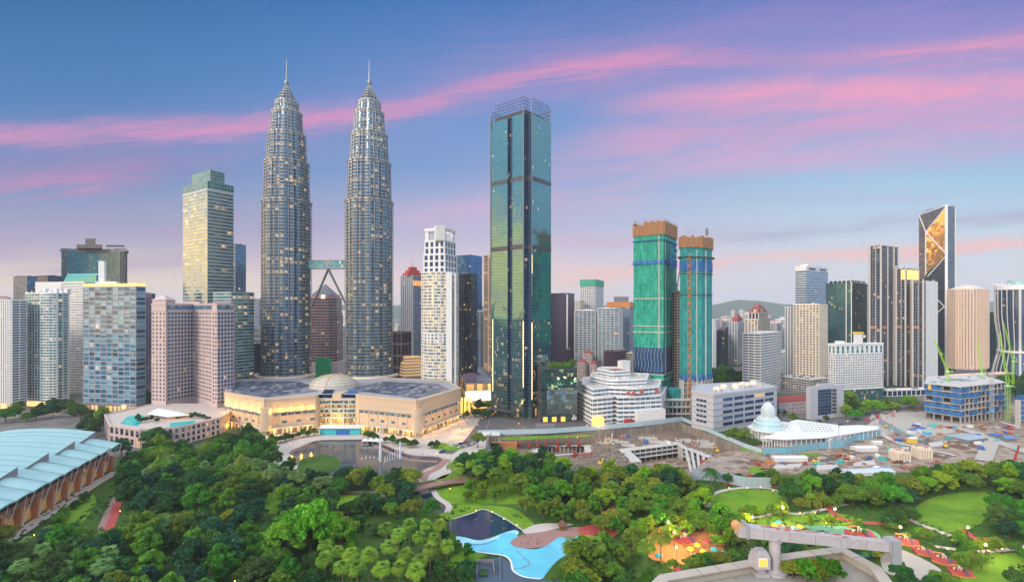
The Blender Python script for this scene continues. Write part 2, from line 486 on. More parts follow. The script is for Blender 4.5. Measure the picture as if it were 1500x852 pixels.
def ray(px): return (px - 750.0) / F
def P(px, Y): return (ray(px) * Y, Y)
def zat(py, Y): return H - (py - HY) * Y / F
def at(px, py, z=0.0):
 Y = (H - z) * F / (py - HY)
 return (ray(px) * Y, Y)
def foot(l, c, r, Y, th=39.5, dl=None, dr=None):
 """four-cornered plan whose near corner shows at column c, left face ends at l, right face at r"""
 a = R(th)
 C = P(c, Y)
 L = (-math.cos(a), math.sin(a)); Rr = (math.sin(a), math.cos(a))
 def solve(px, d):
  k = ray(px)
  return max(3.0, min(400.0, (k * Y - C[0]) / (d[0] - k * d[1])))
 tl = dl if dl else solve(l, L)
 tr = dr if dr else solve(r, Rr)
 A = (C[0] + L[0] * tl, C[1] + L[1] * tl)
 B = (C[0] + Rr[0] * tr, C[1] + Rr[1] * tr)
 D = (A[0] + Rr[0] * tr, A[1] + Rr[1] * tr)
 return [C, B, D, A]
def centre(poly): return (sum(p[0] for p in poly) / len(poly), sum(p[1] for p in poly) / len(poly))
def shrink(poly, k):
 c = centre(poly)
 return [(c[0] + (p[0] - c[0]) * k, c[1] + (p[1] - c[1]) * k) for p in poly]
def lerp(p, q, t): return (p[0] + (q[0] - p[0]) * t, p[1] + (q[1] - p[1]) * t)

EPS = [0]
def facade(fr, gl, p, q, z0, z1, fh=3.6, bay=4.0, pier=(0.8, 0.5), band=(1.1, 0.6), every=1, endpier=None, uo=0):
 """piers and floor bands standing proud of a glazed sheet on edge p-q"""
 L = math.hypot(q[0] - p[0], q[1] - p[1])
 nc = max(1, round(L / bay)); nf = max(1, round((z1 - z0) / fh))
 EPS[0] = (EPS[0] + 1) % 17
 e = 0.011 * EPS[0]
 if gl is not None:
  gl.face([(*p, z0), (*q, z0), (*q, z1), (*p, z1)], [(uo, 0), (uo + nc, 0), (uo + nc, nf), (uo, nf)])
 if pier and pier[0] > 0:
  for i in range(0, nc + 1, every):
   t0 = i / nc
   ww = pier[0]
   if endpier and i in (0, nc): ww = endpier
   a = max(0.0, t0 * L - ww / 2); b = min(L, t0 * L + ww / 2)
   fr.wallbox(lerp(p, q, a / L), lerp(p, q, b / L), z0, z1 - 0.05 - e, -0.3, pier[1] + e * 0.3)
 if band and band[0] > 0:
  for j in range(0, nf + 1):
   zz = z0 + (z1 - z0) * j / nf
   a = zz - band[0] * 0.5; b = zz + band[0] * 0.5
   if j == 0: a = z0
   fr.wallbox(p, q, a + e, b + e, -0.3, band[1] + e * 0.3)

def windows(b, mat, p, q, z0, z1, fh, bay, ww, wh, store, depth=0.25, sill=0.9):
 """punched windows: collect cells (position, size, yaw)"""
 L = math.hypot(q[0] - p[0], q[1] - p[1])
 nc = max(1, round(L / bay)); nf = max(1, round((z1 - z0) / fh))
 yaw = math.atan2(q[1] - p[1], q[0] - p[0])
 nx, ny = (q[1] - p[1]) / L, -(q[0] - p[0]) / L
 for j in range(nf):
  for i in range(nc):
   c = lerp(p, q, (i + 0.5) / nc)
   store.append((c[0] + nx * 0.04, c[1] + ny * 0.04, z0 + (z1 - z0) * j / nf + sill, ww, wh, yaw, i, j))
def put_windows(b, store, mat, name='window'):
 """the 100 largest as parts of their own, the rest as one part"""
 o0 = b['_o']
 # largest first: nearest to the eye, and facing it
 def size(s):
  nx, ny = math.sin(s[5]), -math.cos(s[5])
  dx, dy, dz = -s[0], -s[1], H - s[2]
  d = math.sqrt(dx * dx + dy * dy + dz * dz)
  return -max(0.0, (nx * dx + ny * dy) / d) / (d * d)
 store.sort(key=size)
 me = {}
 for k, s in enumerate(store[:100]):
  key = (round(s[3], 2), round(s[4], 2))
  if key not in me:
   mb = MB()
   x, z = s[3] / 2, s[4]
   mb.hexa([(-x, -0.06, 0), (x, -0.06, 0), (x, 0.1, 0), (-x, 0.1, 0)], [(-x, -0.06, z), (x, -0.06, z), (x, 0.1, z), (-x, 0.1, z)])
   me[key] = mb.mesh(name, mat)
  o = bpy.data.objects.new(name, me[key])
  o.parent = b; o.location = (s[0] - o0[0], s[1] - o0[1], s[2] - o0[2]); o.rotation_euler = (0, 0, s[5])
  COL.objects.link(o)
 if len(store) > 100:
  mb = MB()
  for s in store[100:]:
   c, sn = math.cos(s[5]), math.sin(s[5])
   x = s[3] / 2
   a = (s[0] - c * x, s[1] - sn * x); d = (s[0] + c * x, s[1] + sn * x)
   u0 = s[6] + 0.3
   nx, ny = sn * 0.06, -c * 0.06
   mb.face([(a[0] + nx, a[1] + ny, s[2]), (d[0] + nx, d[1] + ny, s[2]), (d[0] + nx, d[1] + ny, s[2] + s[4]), (a[0] + nx, a[1] + ny, s[2] + s[4])],
     [(u0, s[7] + .3), (u0 + .6, s[7] + .3), (u0 + .6, s[7] + .9), (u0, s[7] + .9)])
  o = mb.build(name, mat, b)
  o['kind'] = 'stuff'

def roof_clutter(mb, poly, z, n, rnd, smin=2, smax=6, hmax=3.5):
 for _ in range(n):
  k = rnd.random() * 0.55 + 0.1
  a, b = rnd.choice(poly), rnd.choice(poly)
  c = centre(poly)
  p = lerp(c, lerp(a, b, rnd.random()), k)
  mb.box(p[0], p[1], z, rnd.uniform(smin, smax), rnd.uniform(smin, smax), rnd.uniform(1.2, hmax), rnd.choice([0, .3, .69, 1.2]))

def tower(name, label, cat, poly, z1, frame, glass, roof=None, fh=3.7, bay=4.0, pier=(0.8, 0.5), band=(1.1, 0.6), z0=0.0, every=1,
          styles=None, clutter=5, parapet=1.4, plant=None, group=None, base=None, crown=None, seed=0, frame_name='facade_frame', parent=None):
 """a building: glazing behind a frame of piers and floor bands, roof with parapet, plant room"""
 c = centre(poly)
 b = parent if parent is not None else empty(name, (c[0], c[1], z0), label, cat, group)
 fr, gl = MB(), MB()
 n = len(poly)
 for k in range(n):
  st = dict(fh=fh, bay=bay, pier=pier, band=band, every=every)
  if styles and k in styles: st.update(styles[k])
  facade(fr, gl, poly[k], poly[(k + 1) % n], z0, z1, uo=k * 200, **st)
 fo = fr.build(frame_name, frame, b) if fr.f else None
 go = gl.build('glazing', glass, b)
 rf = MB()
 rf.face([(*p, z1 + 0.02) for p in poly])
 if parapet:
  for k in range(n):
   p, q = poly[k], poly[(k + 1) % n]
   rf.wallbox(p, q, z1 + 0.03, z1 + parapet + 0.013 * k, -0.5, 0.75 + 0.004 * k)
 ro = rf.build('roof', roof or frame, b)
 rnd = random.Random(seed or sum(ord(ch) for ch in name) + int(z1 * 7))
 if clutter:
  pm = MB(); roof_clutter(pm, poly, z1 + 0.05, clutter, rnd)
  pm.build_each('roof_plant', plant or MIDGREY, ro if parent is None else b)
 b['_ro'] = 0
 return b
# ------------------------------------------------------------------ the setting
from mathutils.geometry import tessellate_polygon
def struct(o): return tag(o, kind='structure')
def smooth_loop(pts, n=5, closed=True):
 out = []
 m = len(pts)
 rng = range(m) if closed else range(m - 1)
 for i in rng:
  g = (lambda k: pts[k % m]) if closed else (lambda k: pts[max(0, min(m - 1, k))])
  p0, p1, p2, p3 = g(i - 1), g(i), g(i + 1), g(i + 2)
  for k in range(n):
   t = k / n
   out.append(tuple(0.5 * (2 * p1[d] + (-p0[d] + p2[d]) * t + (2 * p0[d] - 5 * p1[d] + 4 * p2[d] - p3[d]) * t * t + (-p0[d] + 3 * p1[d] - 3 * p2[d] + p3[d]) * t ** 3) for d in (0, 1)))
 if not closed: out.append(tuple(pts[-1][:2]))
 return out
def sheet_world(name, poly, z, mat, holes=()):
 mb = MB()
 loops = [list(poly)] + [list(h) for h in holes]
 allp = [p for lp in loops for p in lp]
 tris = tessellate_polygon([[Vector((*p, 0)) for p in lp] for lp in loops])
 for tr in tris:
  q = [allp[i] for i in tr]
  if (q[1][0] - q[0][0]) * (q[2][1] - q[0][1]) - (q[1][1] - q[0][1]) * (q[2][0] - q[0][0]) < 0: q.reverse()
  mb.face([(*p, z) for p in q])
 return struct(mb.build(name, mat))
def sheet(name, px, z, mat, smooth=True):
 pts = [at(*p) for p in px]
 return sheet_world(name, smooth_loop(pts) if smooth else pts, z, mat)
def ribbon(name, px, wd, z, mat, world=False, smooth=True, kerb=None):
 pts = px if world else [at(*p) for p in px]
 if smooth: pts = smooth_loop(pts, 8, False)
 mb = MB()
 L = []; Rr = []
 for i, p in enumerate(pts):
  a = pts[max(0, i - 1)]; b = pts[min(len(pts) - 1, i + 1)]
  dx, dy = b[0] - a[0], b[1] - a[1]; d = math.hypot(dx, dy) or 1
  nx, ny = -dy / d * wd / 2, dx / d * wd / 2
  L.append((p[0] + nx, p[1] + ny)); Rr.append((p[0] - nx, p[1] - ny))
 for i in range(len(pts) - 1):
  mb.face([(*Rr[i], z), (*Rr[i + 1], z), (*L[i + 1], z), (*L[i], z)])
 o = struct(mb.build(name, mat))
 if kerb:
  kb = MB()
  for i in range(len(pts) - 1):
   for s_, t_ in ((L[i], L[i + 1]), (Rr[i + 1], Rr[i])):
    kb.wallbox(s_, t_, z - 0.02, z + 0.14, -0.15, 0.15)
  struct(kb.build('kerb', kerb))
 return o

def bumpy(name, poly, z, mat, amp=1.4, cell=4.0, holes=(), seed=0):
 """rough ground: a grid clipped to the outline, raised by noise"""
 mb = MB()
 x0, x1 = min(p[0] for p in poly), max(p[0] for p in poly); y0, y1 = min(p[1] for p in poly), max(p[1] for p in poly)
 def ins(p, pl):
  r = False; j = len(pl) - 1
  for q in range(len(pl)):
   if (pl[q][1] > p[1]) != (pl[j][1] > p[1]) and p[0] < (pl[j][0] - pl[q][0]) * (p[1] - pl[q][1]) / (pl[j][1] - pl[q][1]) + pl[q][0]: r = not r
   j = q
  return r
 def hz_(x, y):
  a = mnoise.noise(Vector((x / 26, y / 26, seed))) * .6 + mnoise.noise(Vector((x / 9, y / 9, seed + 4))) * .5 + mnoise.noise(Vector((x / 4, y / 4, seed + 8))) * .25
  return z + max(0.0, a) * amp * 2
 nx, ny = int((x1 - x0) / cell) + 1, int((y1 - y0) / cell) + 1
 for i in range(nx):
  for j in range(ny):
   q = [(x0 + (i + a) * cell, y0 + (j + b) * cell) for a, b in ((0, 0), (1, 0), (1, 1), (0, 1))]
   c = (q[0][0] + cell / 2, q[0][1] + cell / 2)
   if not ins(c, poly) or any(ins(c, h) for h in holes): continue
   mb.face([(*p, hz_(*p)) for p in q])
 return struct(mb.build(name, mat))
def ground_mat():
 m, t, b = new_mat("city_ground")
 co = t.n('TexCoord').outputs['Object']
 n1 = t.noise(co, 0.006, 5); n2 = t.noise(co, 0.05, 4); n3 = t.noise(co, 0.4, 3)
 c1 = t.ramp(n2, [(0.3, (0.09, 0.09, 0.095)), (0.6, (0.17, 0.16, 0.15)), (0.8, (0.24, 0.22, 0.19))])
 c2 = t.ramp(n3, [(0.3, (0.018, 0.045, 0.016)), (0.7, (0.05, 0.10, 0.03))])
 t.l(t.mix(t.sstep(n1, 0.50, 0.56), c1, c2), b.inputs['Base Color'])
 b.inputs['Roughness'].default_value = 0.9
 return m
def grass_mat(name, a, c, s=0.3):
 m, t, b = new_mat(name)
 co = t.n('TexCoord').outputs['Object']
 n1 = t.noise(co, 0.03, 4); n2 = t.noise(co, s, 4); n3 = t.noise(co, 3.0, 2)
 f = t.m('ADD', t.m('ADD', t.m('MULTIPLY', n1, 0.5), t.m('MULTIPLY', n2, 0.3)), t.m('MULTIPLY', n3, 0.2))
 t.l(t.ramp(f, [(0.35, a), (0.65, c)]), b.inputs['Base Color'])
 b.inputs['Roughness'].default_value = 0.9
 b.inputs['Specular IOR Level'].default_value = 0.2
 return m
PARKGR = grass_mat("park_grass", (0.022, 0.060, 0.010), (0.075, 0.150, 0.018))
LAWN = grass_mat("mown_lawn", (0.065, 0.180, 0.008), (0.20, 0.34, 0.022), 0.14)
def dirt_mat():
 m, t, b = new_mat("construction_dirt")
 co = t.n('TexCoord').outputs['Object']
 n1 = t.noise(co, 0.05, 5, 0.65, 0.5); n2 = t.noise(co, 0.5, 4)
 vo = t.n('TexVoronoi', feature='F1'); vo.inputs['Scale'].default_value = 0.16; t.l(co, vo.inputs['Vector'])
 vr = t.sep(vo.outputs['Color'])[0]
 c = t.ramp(n1, [(0.34, (0.10, 0.065, 0.045)), (0.45, (0.24, 0.17, 0.12)), (0.54, (0.44, 0.34, 0.26)), (0.62, (0.20, 0.14, 0.10)), (0.72, (0.34, 0.24, 0.17))])
 c = t.mix(t.m('MULTIPLY', t.m('GREATER_THAN', vr, 0.72), 0.55), c, (0.50, 0.42, 0.35))
 c = t.mix(t.m('MULTIPLY', n2, 0.55), c, (0.10, 0.07, 0.052))
 t.l(c, b.inputs['Base Color']); b.inputs['Roughness'].default_value = 0.95
 return m
DIRT = dirt_mat()
def water_mat(name, c, rough, bump=0.15, scale=0.6, metal=0.0):
 m, t, b = new_mat(name)
 co = t.n('TexCoord').outputs['Object']
 n1 = t.noise(co, scale, 3); n2 = t.noise(co, 0.07, 5, .65, .6)
 vm = t.n('VectorMath', operation='SCALE'); vm.inputs[0].default_value = c
 t.l(t.m('ADD', 0.6, t.m('MULTIPLY', n2, 0.8)), vm.inputs['Scale'])
 t.l(vm.outputs[0], b.inputs['Base Color'])
 b.inputs['Roughness'].default_value = rough
 b.inputs['IOR'].default_value = 1.33
 b.inputs['Specular IOR Level'].default_value = 0.9
 b.inputs['Metallic'].default_value = metal
 bp = t.n('Bump'); bp.inputs['Strength'].default_value = bump; bp.inputs['Distance'].default_value = 0.2
 t.l(n1, bp.inputs['Height']); t.l(bp.outputs[0], b.inputs['Normal'])
 return m
LAKEW = water_mat("lake_water", (0.045, 0.06, 0.075), 0.06)
PONDW = water_mat("pond_water", (0.012, 0.03, 0.055), 0.04, 0.08)
POOLW = water_mat("pool_water", (0.14, 0.53, 0.70), 0.10, 0.1, 1.2)
POOLPALE = water_mat("shallow_pool_water", (0.32, 0.66, 0.76), 0.15, 0.1, 1.2)
ROOFPOOL = water_mat("roof_pool_water", (0.03, 0.55, 0.52), 0.12, 0.1, 1.2)

# excavation outline (photo columns and rows on the ground)
PIT = [at(*p) for p in [(716, 638), (790, 634), (868, 630), (997, 618), (1042, 636), (1090, 656), (1082, 668), (1012, 700), (900, 700), (760, 672), (716, 656)]]
BIG = [(-14000, -600), (14000, -600), (14000, 14000), (-14000, 14000)]
sheet_world('ground', BIG, 0.0, ground_mat(), [PIT])
PITZ = -9.0
DEEP = [at(*p, PITZ) for p in [(905, 657), (993, 646), (1002, 652), (1068, 676), (1052, 690), (1000, 690), (925, 677)]]
DEEP2 = [at(*p, PITZ) for p in [(777, 660), (798, 651), (864, 651), (868, 663), (800, 668)]]
pb = MB()
for k in range(len(PIT)):
 p, q = PIT[k], PIT[(k + 1) % len(PIT)]
 pb.face([(*p, 0.0), (*q, 0.0), (*q, PITZ), (*p, PITZ)])       # faces inward
def pitwall_mat():
 m, t, b = new_mat("pit_wall_concrete")
 co = t.n('TexCoord').outputs['Object']
 mp = t.n('Mapping'); mp.inputs['Scale'].default_value = (0.5, 0.5, 0.05); t.l(co, mp.inputs[0])
 n1 = t.noise(mp.outputs[0], 1.0, 4, 0.7); n2 = t.noise(co, 0.08, 3)
 c = t.ramp(n1, [(0.35, (0.05, 0.042, 0.04)), (0.5, (0.20, 0.18, 0.16)), (0.65, (0.44, 0.40, 0.35))])
 c = t.mix(n2, c, (0.26, 0.20, 0.15))
 t.l(c, b.inputs['Base Color']); b.inputs['Roughness'].default_value = 0.95
 return m
PITWALL = pitwall_mat()
struct(pb.build('pit_wall', PITWALL))
sheet_world('ground', PIT, PITZ, DIRT, [DEEP, DEEP2])
PITDIRT = paint('broken_pit_ground', (.19, .14, .105), .95, var=.6, scale=.07, scale2=.6)
bumpy('ground', shrink(PIT, .99), PITZ + .02, PITDIRT, 1.0, 2.6, [shrink(DEEP, 1.05), shrink(DEEP2, 1.06)], 3)
for poly, dz in ((DEEP, -23.0), (DEEP2, -17.0)):
 pb = MB(); rnd = random.Random(4)
 n = len(poly)
 for k in range(n):
  p, q = poly[k], poly[(k + 1) % n]
  pb.face([(*p, PITZ), (*q, PITZ), (*q, dz), (*p, dz)])
 struct(pb.build('pit_wall', PITWALL))
 sheet_world('ground', poly, dz, DIRT)
 # old basement decks left standing round the hole
 fr = empty('basement_deck', (*centre(poly), dz), 'bare concrete basement decks on columns inside the deep excavation' if poly is DEEP else 'low concrete basement deck on columns behind the red machines in the excavation', 'unfinished basement')
 nl = 3 if poly is DEEP else 1
 for lv in range(nl):
  mb = MB()
  zz = PITZ - 4.0 * (lv + 1) + 3.4
  inn = shrink(poly, 0.78 - 0.03 * lv); outp = shrink(poly, 0.995)
  for k in range(n):
   j = (k + 1) % n
   if poly is DEEP and k in (4, 5): continue
   mb.hexa([(*outp[k], zz), (*outp[j], zz), (*inn[j], zz), (*inn[k], zz)], [(*outp[k], zz + .5), (*outp[j], zz + .5), (*inn[j], zz + .5), (*inn[k], zz + .5)])
  mb.build('floor_slab', PALECONC, fr)
 mb = MB()
 inn = shrink(poly, 0.80)
 for k in range(n):
  if poly is DEEP and k in (4, 5): continue
  for i in range(9):
   p = lerp(inn[k], inn[(k + 1) % n], i / 9)
   mb.box(p[0], p[1], dz, 0.8, 0.8, PITZ - dz - 0.6)
 mb.build_each('column', PALECONC, fr)

# park and city floor coverings
park = [(-800, 30), (800, 30), (760, 430), at(1500, 690), at(1300, 692), at(1085, 696), at(1012, 702), at(900, 702), at(760, 674), at(714, 659), at(640, 690), at(440, 690), at(380, 655), at(290, 655), (-345, 475), (-800, 475)]
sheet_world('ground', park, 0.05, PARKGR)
sheet('pavement', [(372, 650), (389, 636), (467, 624), (521, 624), (611, 637), (690, 606), (712, 620), (712, 655), (650, 700), (600, 708), (430, 696), (392, 672)], 0.08, PALEPAVE, False)
sheet('ground', [(1003, 697), (1042, 668), (1092, 654), (1112, 652), (1285, 640), (1290, 600), (1352, 596), (1640, 588), (1700, 690), (1300, 691), (1085, 696)], 0.10, DIRT, False)
bumpy('ground', shrink([at(*p) for p in [(1003, 697), (1042, 668), (1092, 654), (1112, 667), (1200, 660), (1285, 645), (1300, 632), (1352, 640), (1640, 640), (1680, 688), (1300, 690), (1085, 695)]], .985), .11, DIRT, .8, 3.2, (), 6)
sheet('ground', [(1262, 632), (1300, 606), (1360, 604), (1420, 618), (1400, 632), (1345, 640), (1300, 640)], 0.14, ROADCONC)
ribbon('road', [(1380, 622), (1420, 632), (1462, 648), (1520, 668)], 14, 1.0, ROADCONC)
ribbon('road', [(1455, 645), (1447, 660), (1440, 676)], 12, 1.05, ROADCONC)
ribbon('road', [(1285, 632), (1312, 648), (1345, 656), (1400, 668)], 6, .9, PALEPAVE)
ribbon('road', [(652, 664), (668, 654), (688, 648), (704, 625), (713, 598), (718, 575), (722, 560)], 16, 0.12, ASPHALT, kerb=PALECONC)
ribbon('road', [(655, 653), (672, 640), (690, 625), (702, 606)], 9, 0.16, ROADCONC)
ribbon('road', [(-80, 622), (40, 606), (110, 600), (200, 596)], 20, 0.12, ASPHALT, kerb=PALECONC)
ribbon('road', [(110, 606), (140, 614), (150, 632), (152, 660)], 12, 0.14, ASPHALT)
ribbon('road', [(690, 632), (780, 630), (870, 626), (980, 614), (1010, 612)], 10, 0.09, ASPHALT)
ribbon('road', [(1140, 618), (1230, 622), (1290, 600), (1350, 588)], 10, 0.12, ASPHALT)
sheet('pavement', [(686, 634), (700, 606), (712, 590), (860, 586), (1010, 596), (1012, 614), (980, 618), (870, 630), (780, 635)], 0.06, ASPHALT, False)
sheet('lake_water', [(424, 664), (445, 652), (466, 645), (500, 644), (532, 644), (556, 649), (585, 661), (606, 667), (640, 669), (649, 675), (640, 681), (623, 687), (613, 696), (613, 709), (595, 713), (560, 706), (500, 700), (455, 690)], 0.14, LAKEW)
sheet('lawn', [(436, 682), (446, 671), (468, 667), (488, 668), (500, 680), (470, 700), (440, 700)], 0.20, PARKGR)
ribbon('kerb', [(424, 664), (445, 652), (466, 645), (500, 644), (532, 644), (556, 649), (585, 661), (606, 667), (640, 669), (649, 675), (640, 681), (623, 687), (613, 696)], 2.4, 0.24, PINKPAVE)
ribbon('path', [(548, 652), (575, 664), (600, 673), (640, 676)], 5, 0.17, PINKPAVE)
ribbon('path', [(655, 672), (640, 686), (625, 693), (619, 704)], 7, 0.20, PINKPAVE)
sheet('lawn', [(632, 656), (645, 648), (662, 652), (682, 655), (660, 660)], 0.24, LAWN)
sheet('canal_water', [(612, 716), (634, 718), (640, 728), (656, 740), (654, 748), (640, 752), (622, 746), (622, 734)], 0.12, PONDW)
ribbon('path', [(634, 716), (641, 728), (657, 740), (655, 750)], 4.5, 0.20, PALEPAVE)
sheet('lawn', [(640, 745), (662, 740), (700, 738), (750, 744), (775, 760), (790, 780), (772, 782), (736, 756), (708, 745), (690, 751), (664, 760), (648, 757)], 0.10, LAWN)
sheet('lawn', [(455, 728), (500, 724), (545, 730), (560, 745), (520, 750), (470, 744)], 0.10, LAWN)
sheet('lawn', [(384, 706), (400, 704), (415, 745), (400, 752), (388, 742)], 0.10, LAWN)
sheet('lawn', [(640, 700), (690, 690), (760, 712), (770, 735), (700, 738), (655, 736), (642, 722)], 0.08, LAWN)
sheet('pond_water', [(655, 768), (668, 757), (690, 752), (709, 746), (737, 758), (768, 778), (752, 780), (735, 781), (716, 787), (698, 790), (680, 786), (664, 780)], 0.14, PONDW)
ribbon('kerb', [(664, 760), (690, 752), (709, 746), (737, 758), (768, 778)], 1.2, 0.30, PALEPAVE)
sheet('shallow_pool_water', [(668, 786), (682, 787), (700, 791), (718, 788), (736, 781), (753, 776), (760, 780), (748, 790), (735, 796), (700, 798), (676, 800)], 0.17, POOLPALE)
sheet('pool_water', [(678, 795), (705, 797), (728, 790), (735, 782), (752, 780), (758, 786), (750, 793), (760, 801), (785, 804), (803, 797), (822, 785), (850, 786), (838, 806), (815, 822), (800, 840), (792, 848), (768, 845), (752, 836), (748, 822), (738, 814), (712, 810), (682, 805)], 0.20, POOLW)
sheet('paving', [(748, 793), (766, 783), (800, 778), (835, 772), (856, 773), (852, 781), (836, 788), (818, 787), (800, 799), (776, 803), (756, 801)], 0.26, PINKPAVE)
sheet('paving', [(765, 778), (785, 768), (815, 766), (840, 768), (812, 775), (780, 782)], 0.24, PALEPAVE)
sheet('paving', [(845, 778), (866, 768), (900, 770), (905, 782), (880, 790)], 0.30, REDTRACK)
sheet('paving', [(690, 822), (735, 816), (747, 824), (752, 838), (768, 847), (792, 850), (880, 850), (900, 880), (700, 880)], 0.32, paint("dark_slate_deck", (0.06, 0.09, 0.13), 0.7, var=0.25), False)
sheet('lawn', [(640, 880), (650, 830), (680, 806), (712, 812), (700, 822), (690, 880)], 0.12, LAWN)
sheet('lawn', [(1040, 738), (1050, 724), (1080, 717), (1120, 717), (1150, 724), (1150, 740), (1110, 752), (1060, 752)], 0.10, LAWN)
ribbon('path', [(1036, 742), (1040, 728), (1056, 719), (1090, 714), (1125, 715), (1150, 722)], 3.5, 0.16, PALEPAVE)
ribbon('path', [(1070, 757), (1110, 757), (1140, 750), (1170, 752), (1205, 746), (1240, 738)], 3.2, 0.16, PALEPAVE)
sheet('lawn', [(1110, 760), (1150, 752), (1230, 752), (1260, 766), (1180, 770), (1110, 768)], 0.12, LAWN)
ribbon('running_track', [(1060, 709), (1100, 710), (1150, 713), (1200, 716)], 4, 0.16, REDTRACK)
ribbon('running_track', [(1212, 740), (1222, 752), (1240, 762), (1290, 766), (1330, 764)], 4.5, 0.18, REDTRACK)
ribbon('running_track', [(1408, 774), (1420, 782), (1435, 790), (1448, 789)], 4, 0.18, REDTRACK)
sheet('lawn', [(1335, 756), (1350, 736), (1385, 724), (1440, 720), (1456, 735), (1450, 755), (1430, 770), (1400, 778), (1370, 776)], 0.10, LAWN)
ribbon('path', [(1328, 758), (1345, 766), (1370, 776), (1392, 784)], 4.5, 0.17, PALEPAVE)
ribbon('path', [(1370, 800), (1420, 806), (1460, 806), (1530, 796)], 3.5, 0.17, PALEPAVE)
sheet('lawn', [(1400, 812), (1470, 810), (1560, 812), (1600, 880), (1440, 880)], 0.12, LAWN)
ribbon('running_track', [(160, 775), (168, 752), (172, 735)], 5, 0.18, REDTRACK)
ribbon('path', [(148, 775), (156, 755), (164, 738), (176, 720)], 4, 0.14, PINKPAVE)
ribbon('running_track', [(205, 708), (228, 706), (250, 700)], 5, 0.16, REDTRACK)
ribbon('path', [(460, 716), (500, 720), (550, 720), (600, 716), (640, 708), (700, 696), (730, 690)], 5, 0.16, PINKPAVE)
ribbon('path', [at(172, 690), (-335, 405), (-310, 320), (-292, 255)], 9, 0.14, PALEPAVE, world=True, smooth=False)
sheet('lawn', [(86, 762), (100, 738), (130, 722), (140, 735), (120, 765)], 0.11, LAWN)
sheet('ground', [(955, 778), (985, 768), (1040, 770), (1062, 790), (1050, 815), (1000, 826), (950, 815)], 0.16, paint("play_rubber_orange", (0.55, 0.20, 0.06), 0.9, var=0.35, scale=0.1))
sheet('ground', [(1100, 776), (1150, 770), (1260, 772), (1290, 790), (1240, 800), (1130, 792)], 0.18, paint("play_rubber_green", (0.14, 0.36, 0.24), 0.9, var=0.35, scale=0.1))

# hills far away
def hill_mesh():
 mb = MB()
 hh = [(600, 446), (820, 448), (960, 446), (1040, 447), (1055, 444), (1070, 441), (1090, 439), (1110, 440), (1130, 443), (1150, 446), (1180, 449), (1260, 447), (1400, 446), (1430, 440), (1450, 441), (1470, 445), (1500, 447), (1560, 446), (1900, 449)]
 Y0 = 8500.0
 hh = [(-700, 450), (-300, 448), (0, 447), (300, 449), (420, 447)] + hh
 xs = np.linspace(-700, 1900, 300)
 ys = np.interp(xs, [h_[0] for h_ in hh], [h_[1] for h_ in hh])
 rows = []
 for r_, (f, yy) in enumerate([(0.0, Y0 - 1300), (0.55, Y0 - 700), (0.85, Y0 - 250), (1.0, Y0), (0.6, Y0 + 500), (0.0, Y0 + 1200)]):
  row = []
  for xp, yp in zip(xs, ys):
   zt = max(10.0, zat(yp, Y0))
   X = ray(xp) * Y0
   z = zt * f + (mnoise.noise(Vector((X / 260, yy / 200, 3))) * 0.10 + mnoise.noise(Vector((X / 90, yy / 90, 9))) * 0.04) * zt * (f if f > 0 else 0)
   row.append((X, yy, z - (2 if f == 0 else 0)))
  rows.append(row)
 for a, b in zip(rows, rows[1:]):
  for i in range(len(a) - 1): mb.face([a[i], a[i + 1], b[i + 1], b[i]])
 return mb
FORESTHILL = grass_mat("forested_hill", (0.03, 0.06, 0.03), (0.06, 0.10, 0.045), 0.01)
struct(hill_mesh().build('hills', FORESTHILL, smooth=True))

# city air
hz = MB()
hz.hexa([(-14500, -700, -24), (14500, -700, -24), (14500, 14500, -24), (-14500, 14500, -24)], [(-14500, -700, 530), (14500, -700, 530), (14500, 14500, 530), (-14500, 14500, 530)])
hm = bpy.data.materials.new("haze"); hm.use_nodes = True
ht = NT(hm.node_tree)
pv = ht.n('VolumePrincipled'); ho = ht.n('OutputMaterial')
pv.inputs['Color'].default_value = (0.80, 0.88, 1.0, 1)
pv.inputs['Density'].default_value = 0.00006
pv.inputs['Anisotropy'].default_value = 0.0
ht.l(pv.outputs[0], ho.inputs['Volume'])
tag(hz.build('haze', hm), kind='stuff')

ribbon('kerb', [(678, 795), (682, 805), (712, 810), (738, 814), (748, 822), (752, 836), (768, 845), (792, 848)], 1.0, .34, WHITE)
ribbon('kerb', [(728, 790), (705, 797), (678, 795)], .7, .30, BLUE)
# ------------------------------------------------------------------ glazing kinds
G_FOUR = glazing("teal_tower_glass", (0.055, 0.245, 0.29), lit=0.004, litrow=0.003, metal=0.8, rough=0.06, mull=0.05, mullh=0.12, mullc=(0.05, 0.12, 0.13), tilt=0.02, var=0.25, warp=.20, coat=.6)
G_FOURLOW = glazing("dark_teal_glass", (0.022, 0.12, 0.16), lit=0.06, litrow=0.03, metal=0.7, rough=0.08, mullc=(0.03, 0.07, 0.08), tilt=0.03, lits=0.8, warp=.2, coat=1)
G_MAXIS = glazing("green_gold_office_glass", (0.27, 0.42, 0.47), lit=0.03, litrow=.02, metal=0.85, rough=0.09, mull=0.03, mullh=0.0, tilt=0.05, var=0.3)
G_TWIN = glazing("twin_tower_glass", (0.09, 0.18, 0.27), lit=0.12, litrow=0.09, litc=(1.0, 0.58, 0.14), lits=0.6, metal=0.6, mullc=(0.15, 0.17, 0.18), tilt=0.05)
G_BLUE = glazing("blue_office_glass", (0.07, 0.20, 0.36), lit=0.02, metal=0.6, tilt=0.04)
G_NAVY = glazing("navy_glass", (0.03, 0.08, 0.18), lit=0.02, metal=0.6, tilt=0.04)
G_DARK = glazing("dark_glass", (0.025, 0.05, 0.085), lit=0.03, litrow=0.02, metal=0.35, tilt=0.05, var=0.9, blind=0.12, blindc=(0.12, 0.17, 0.21))
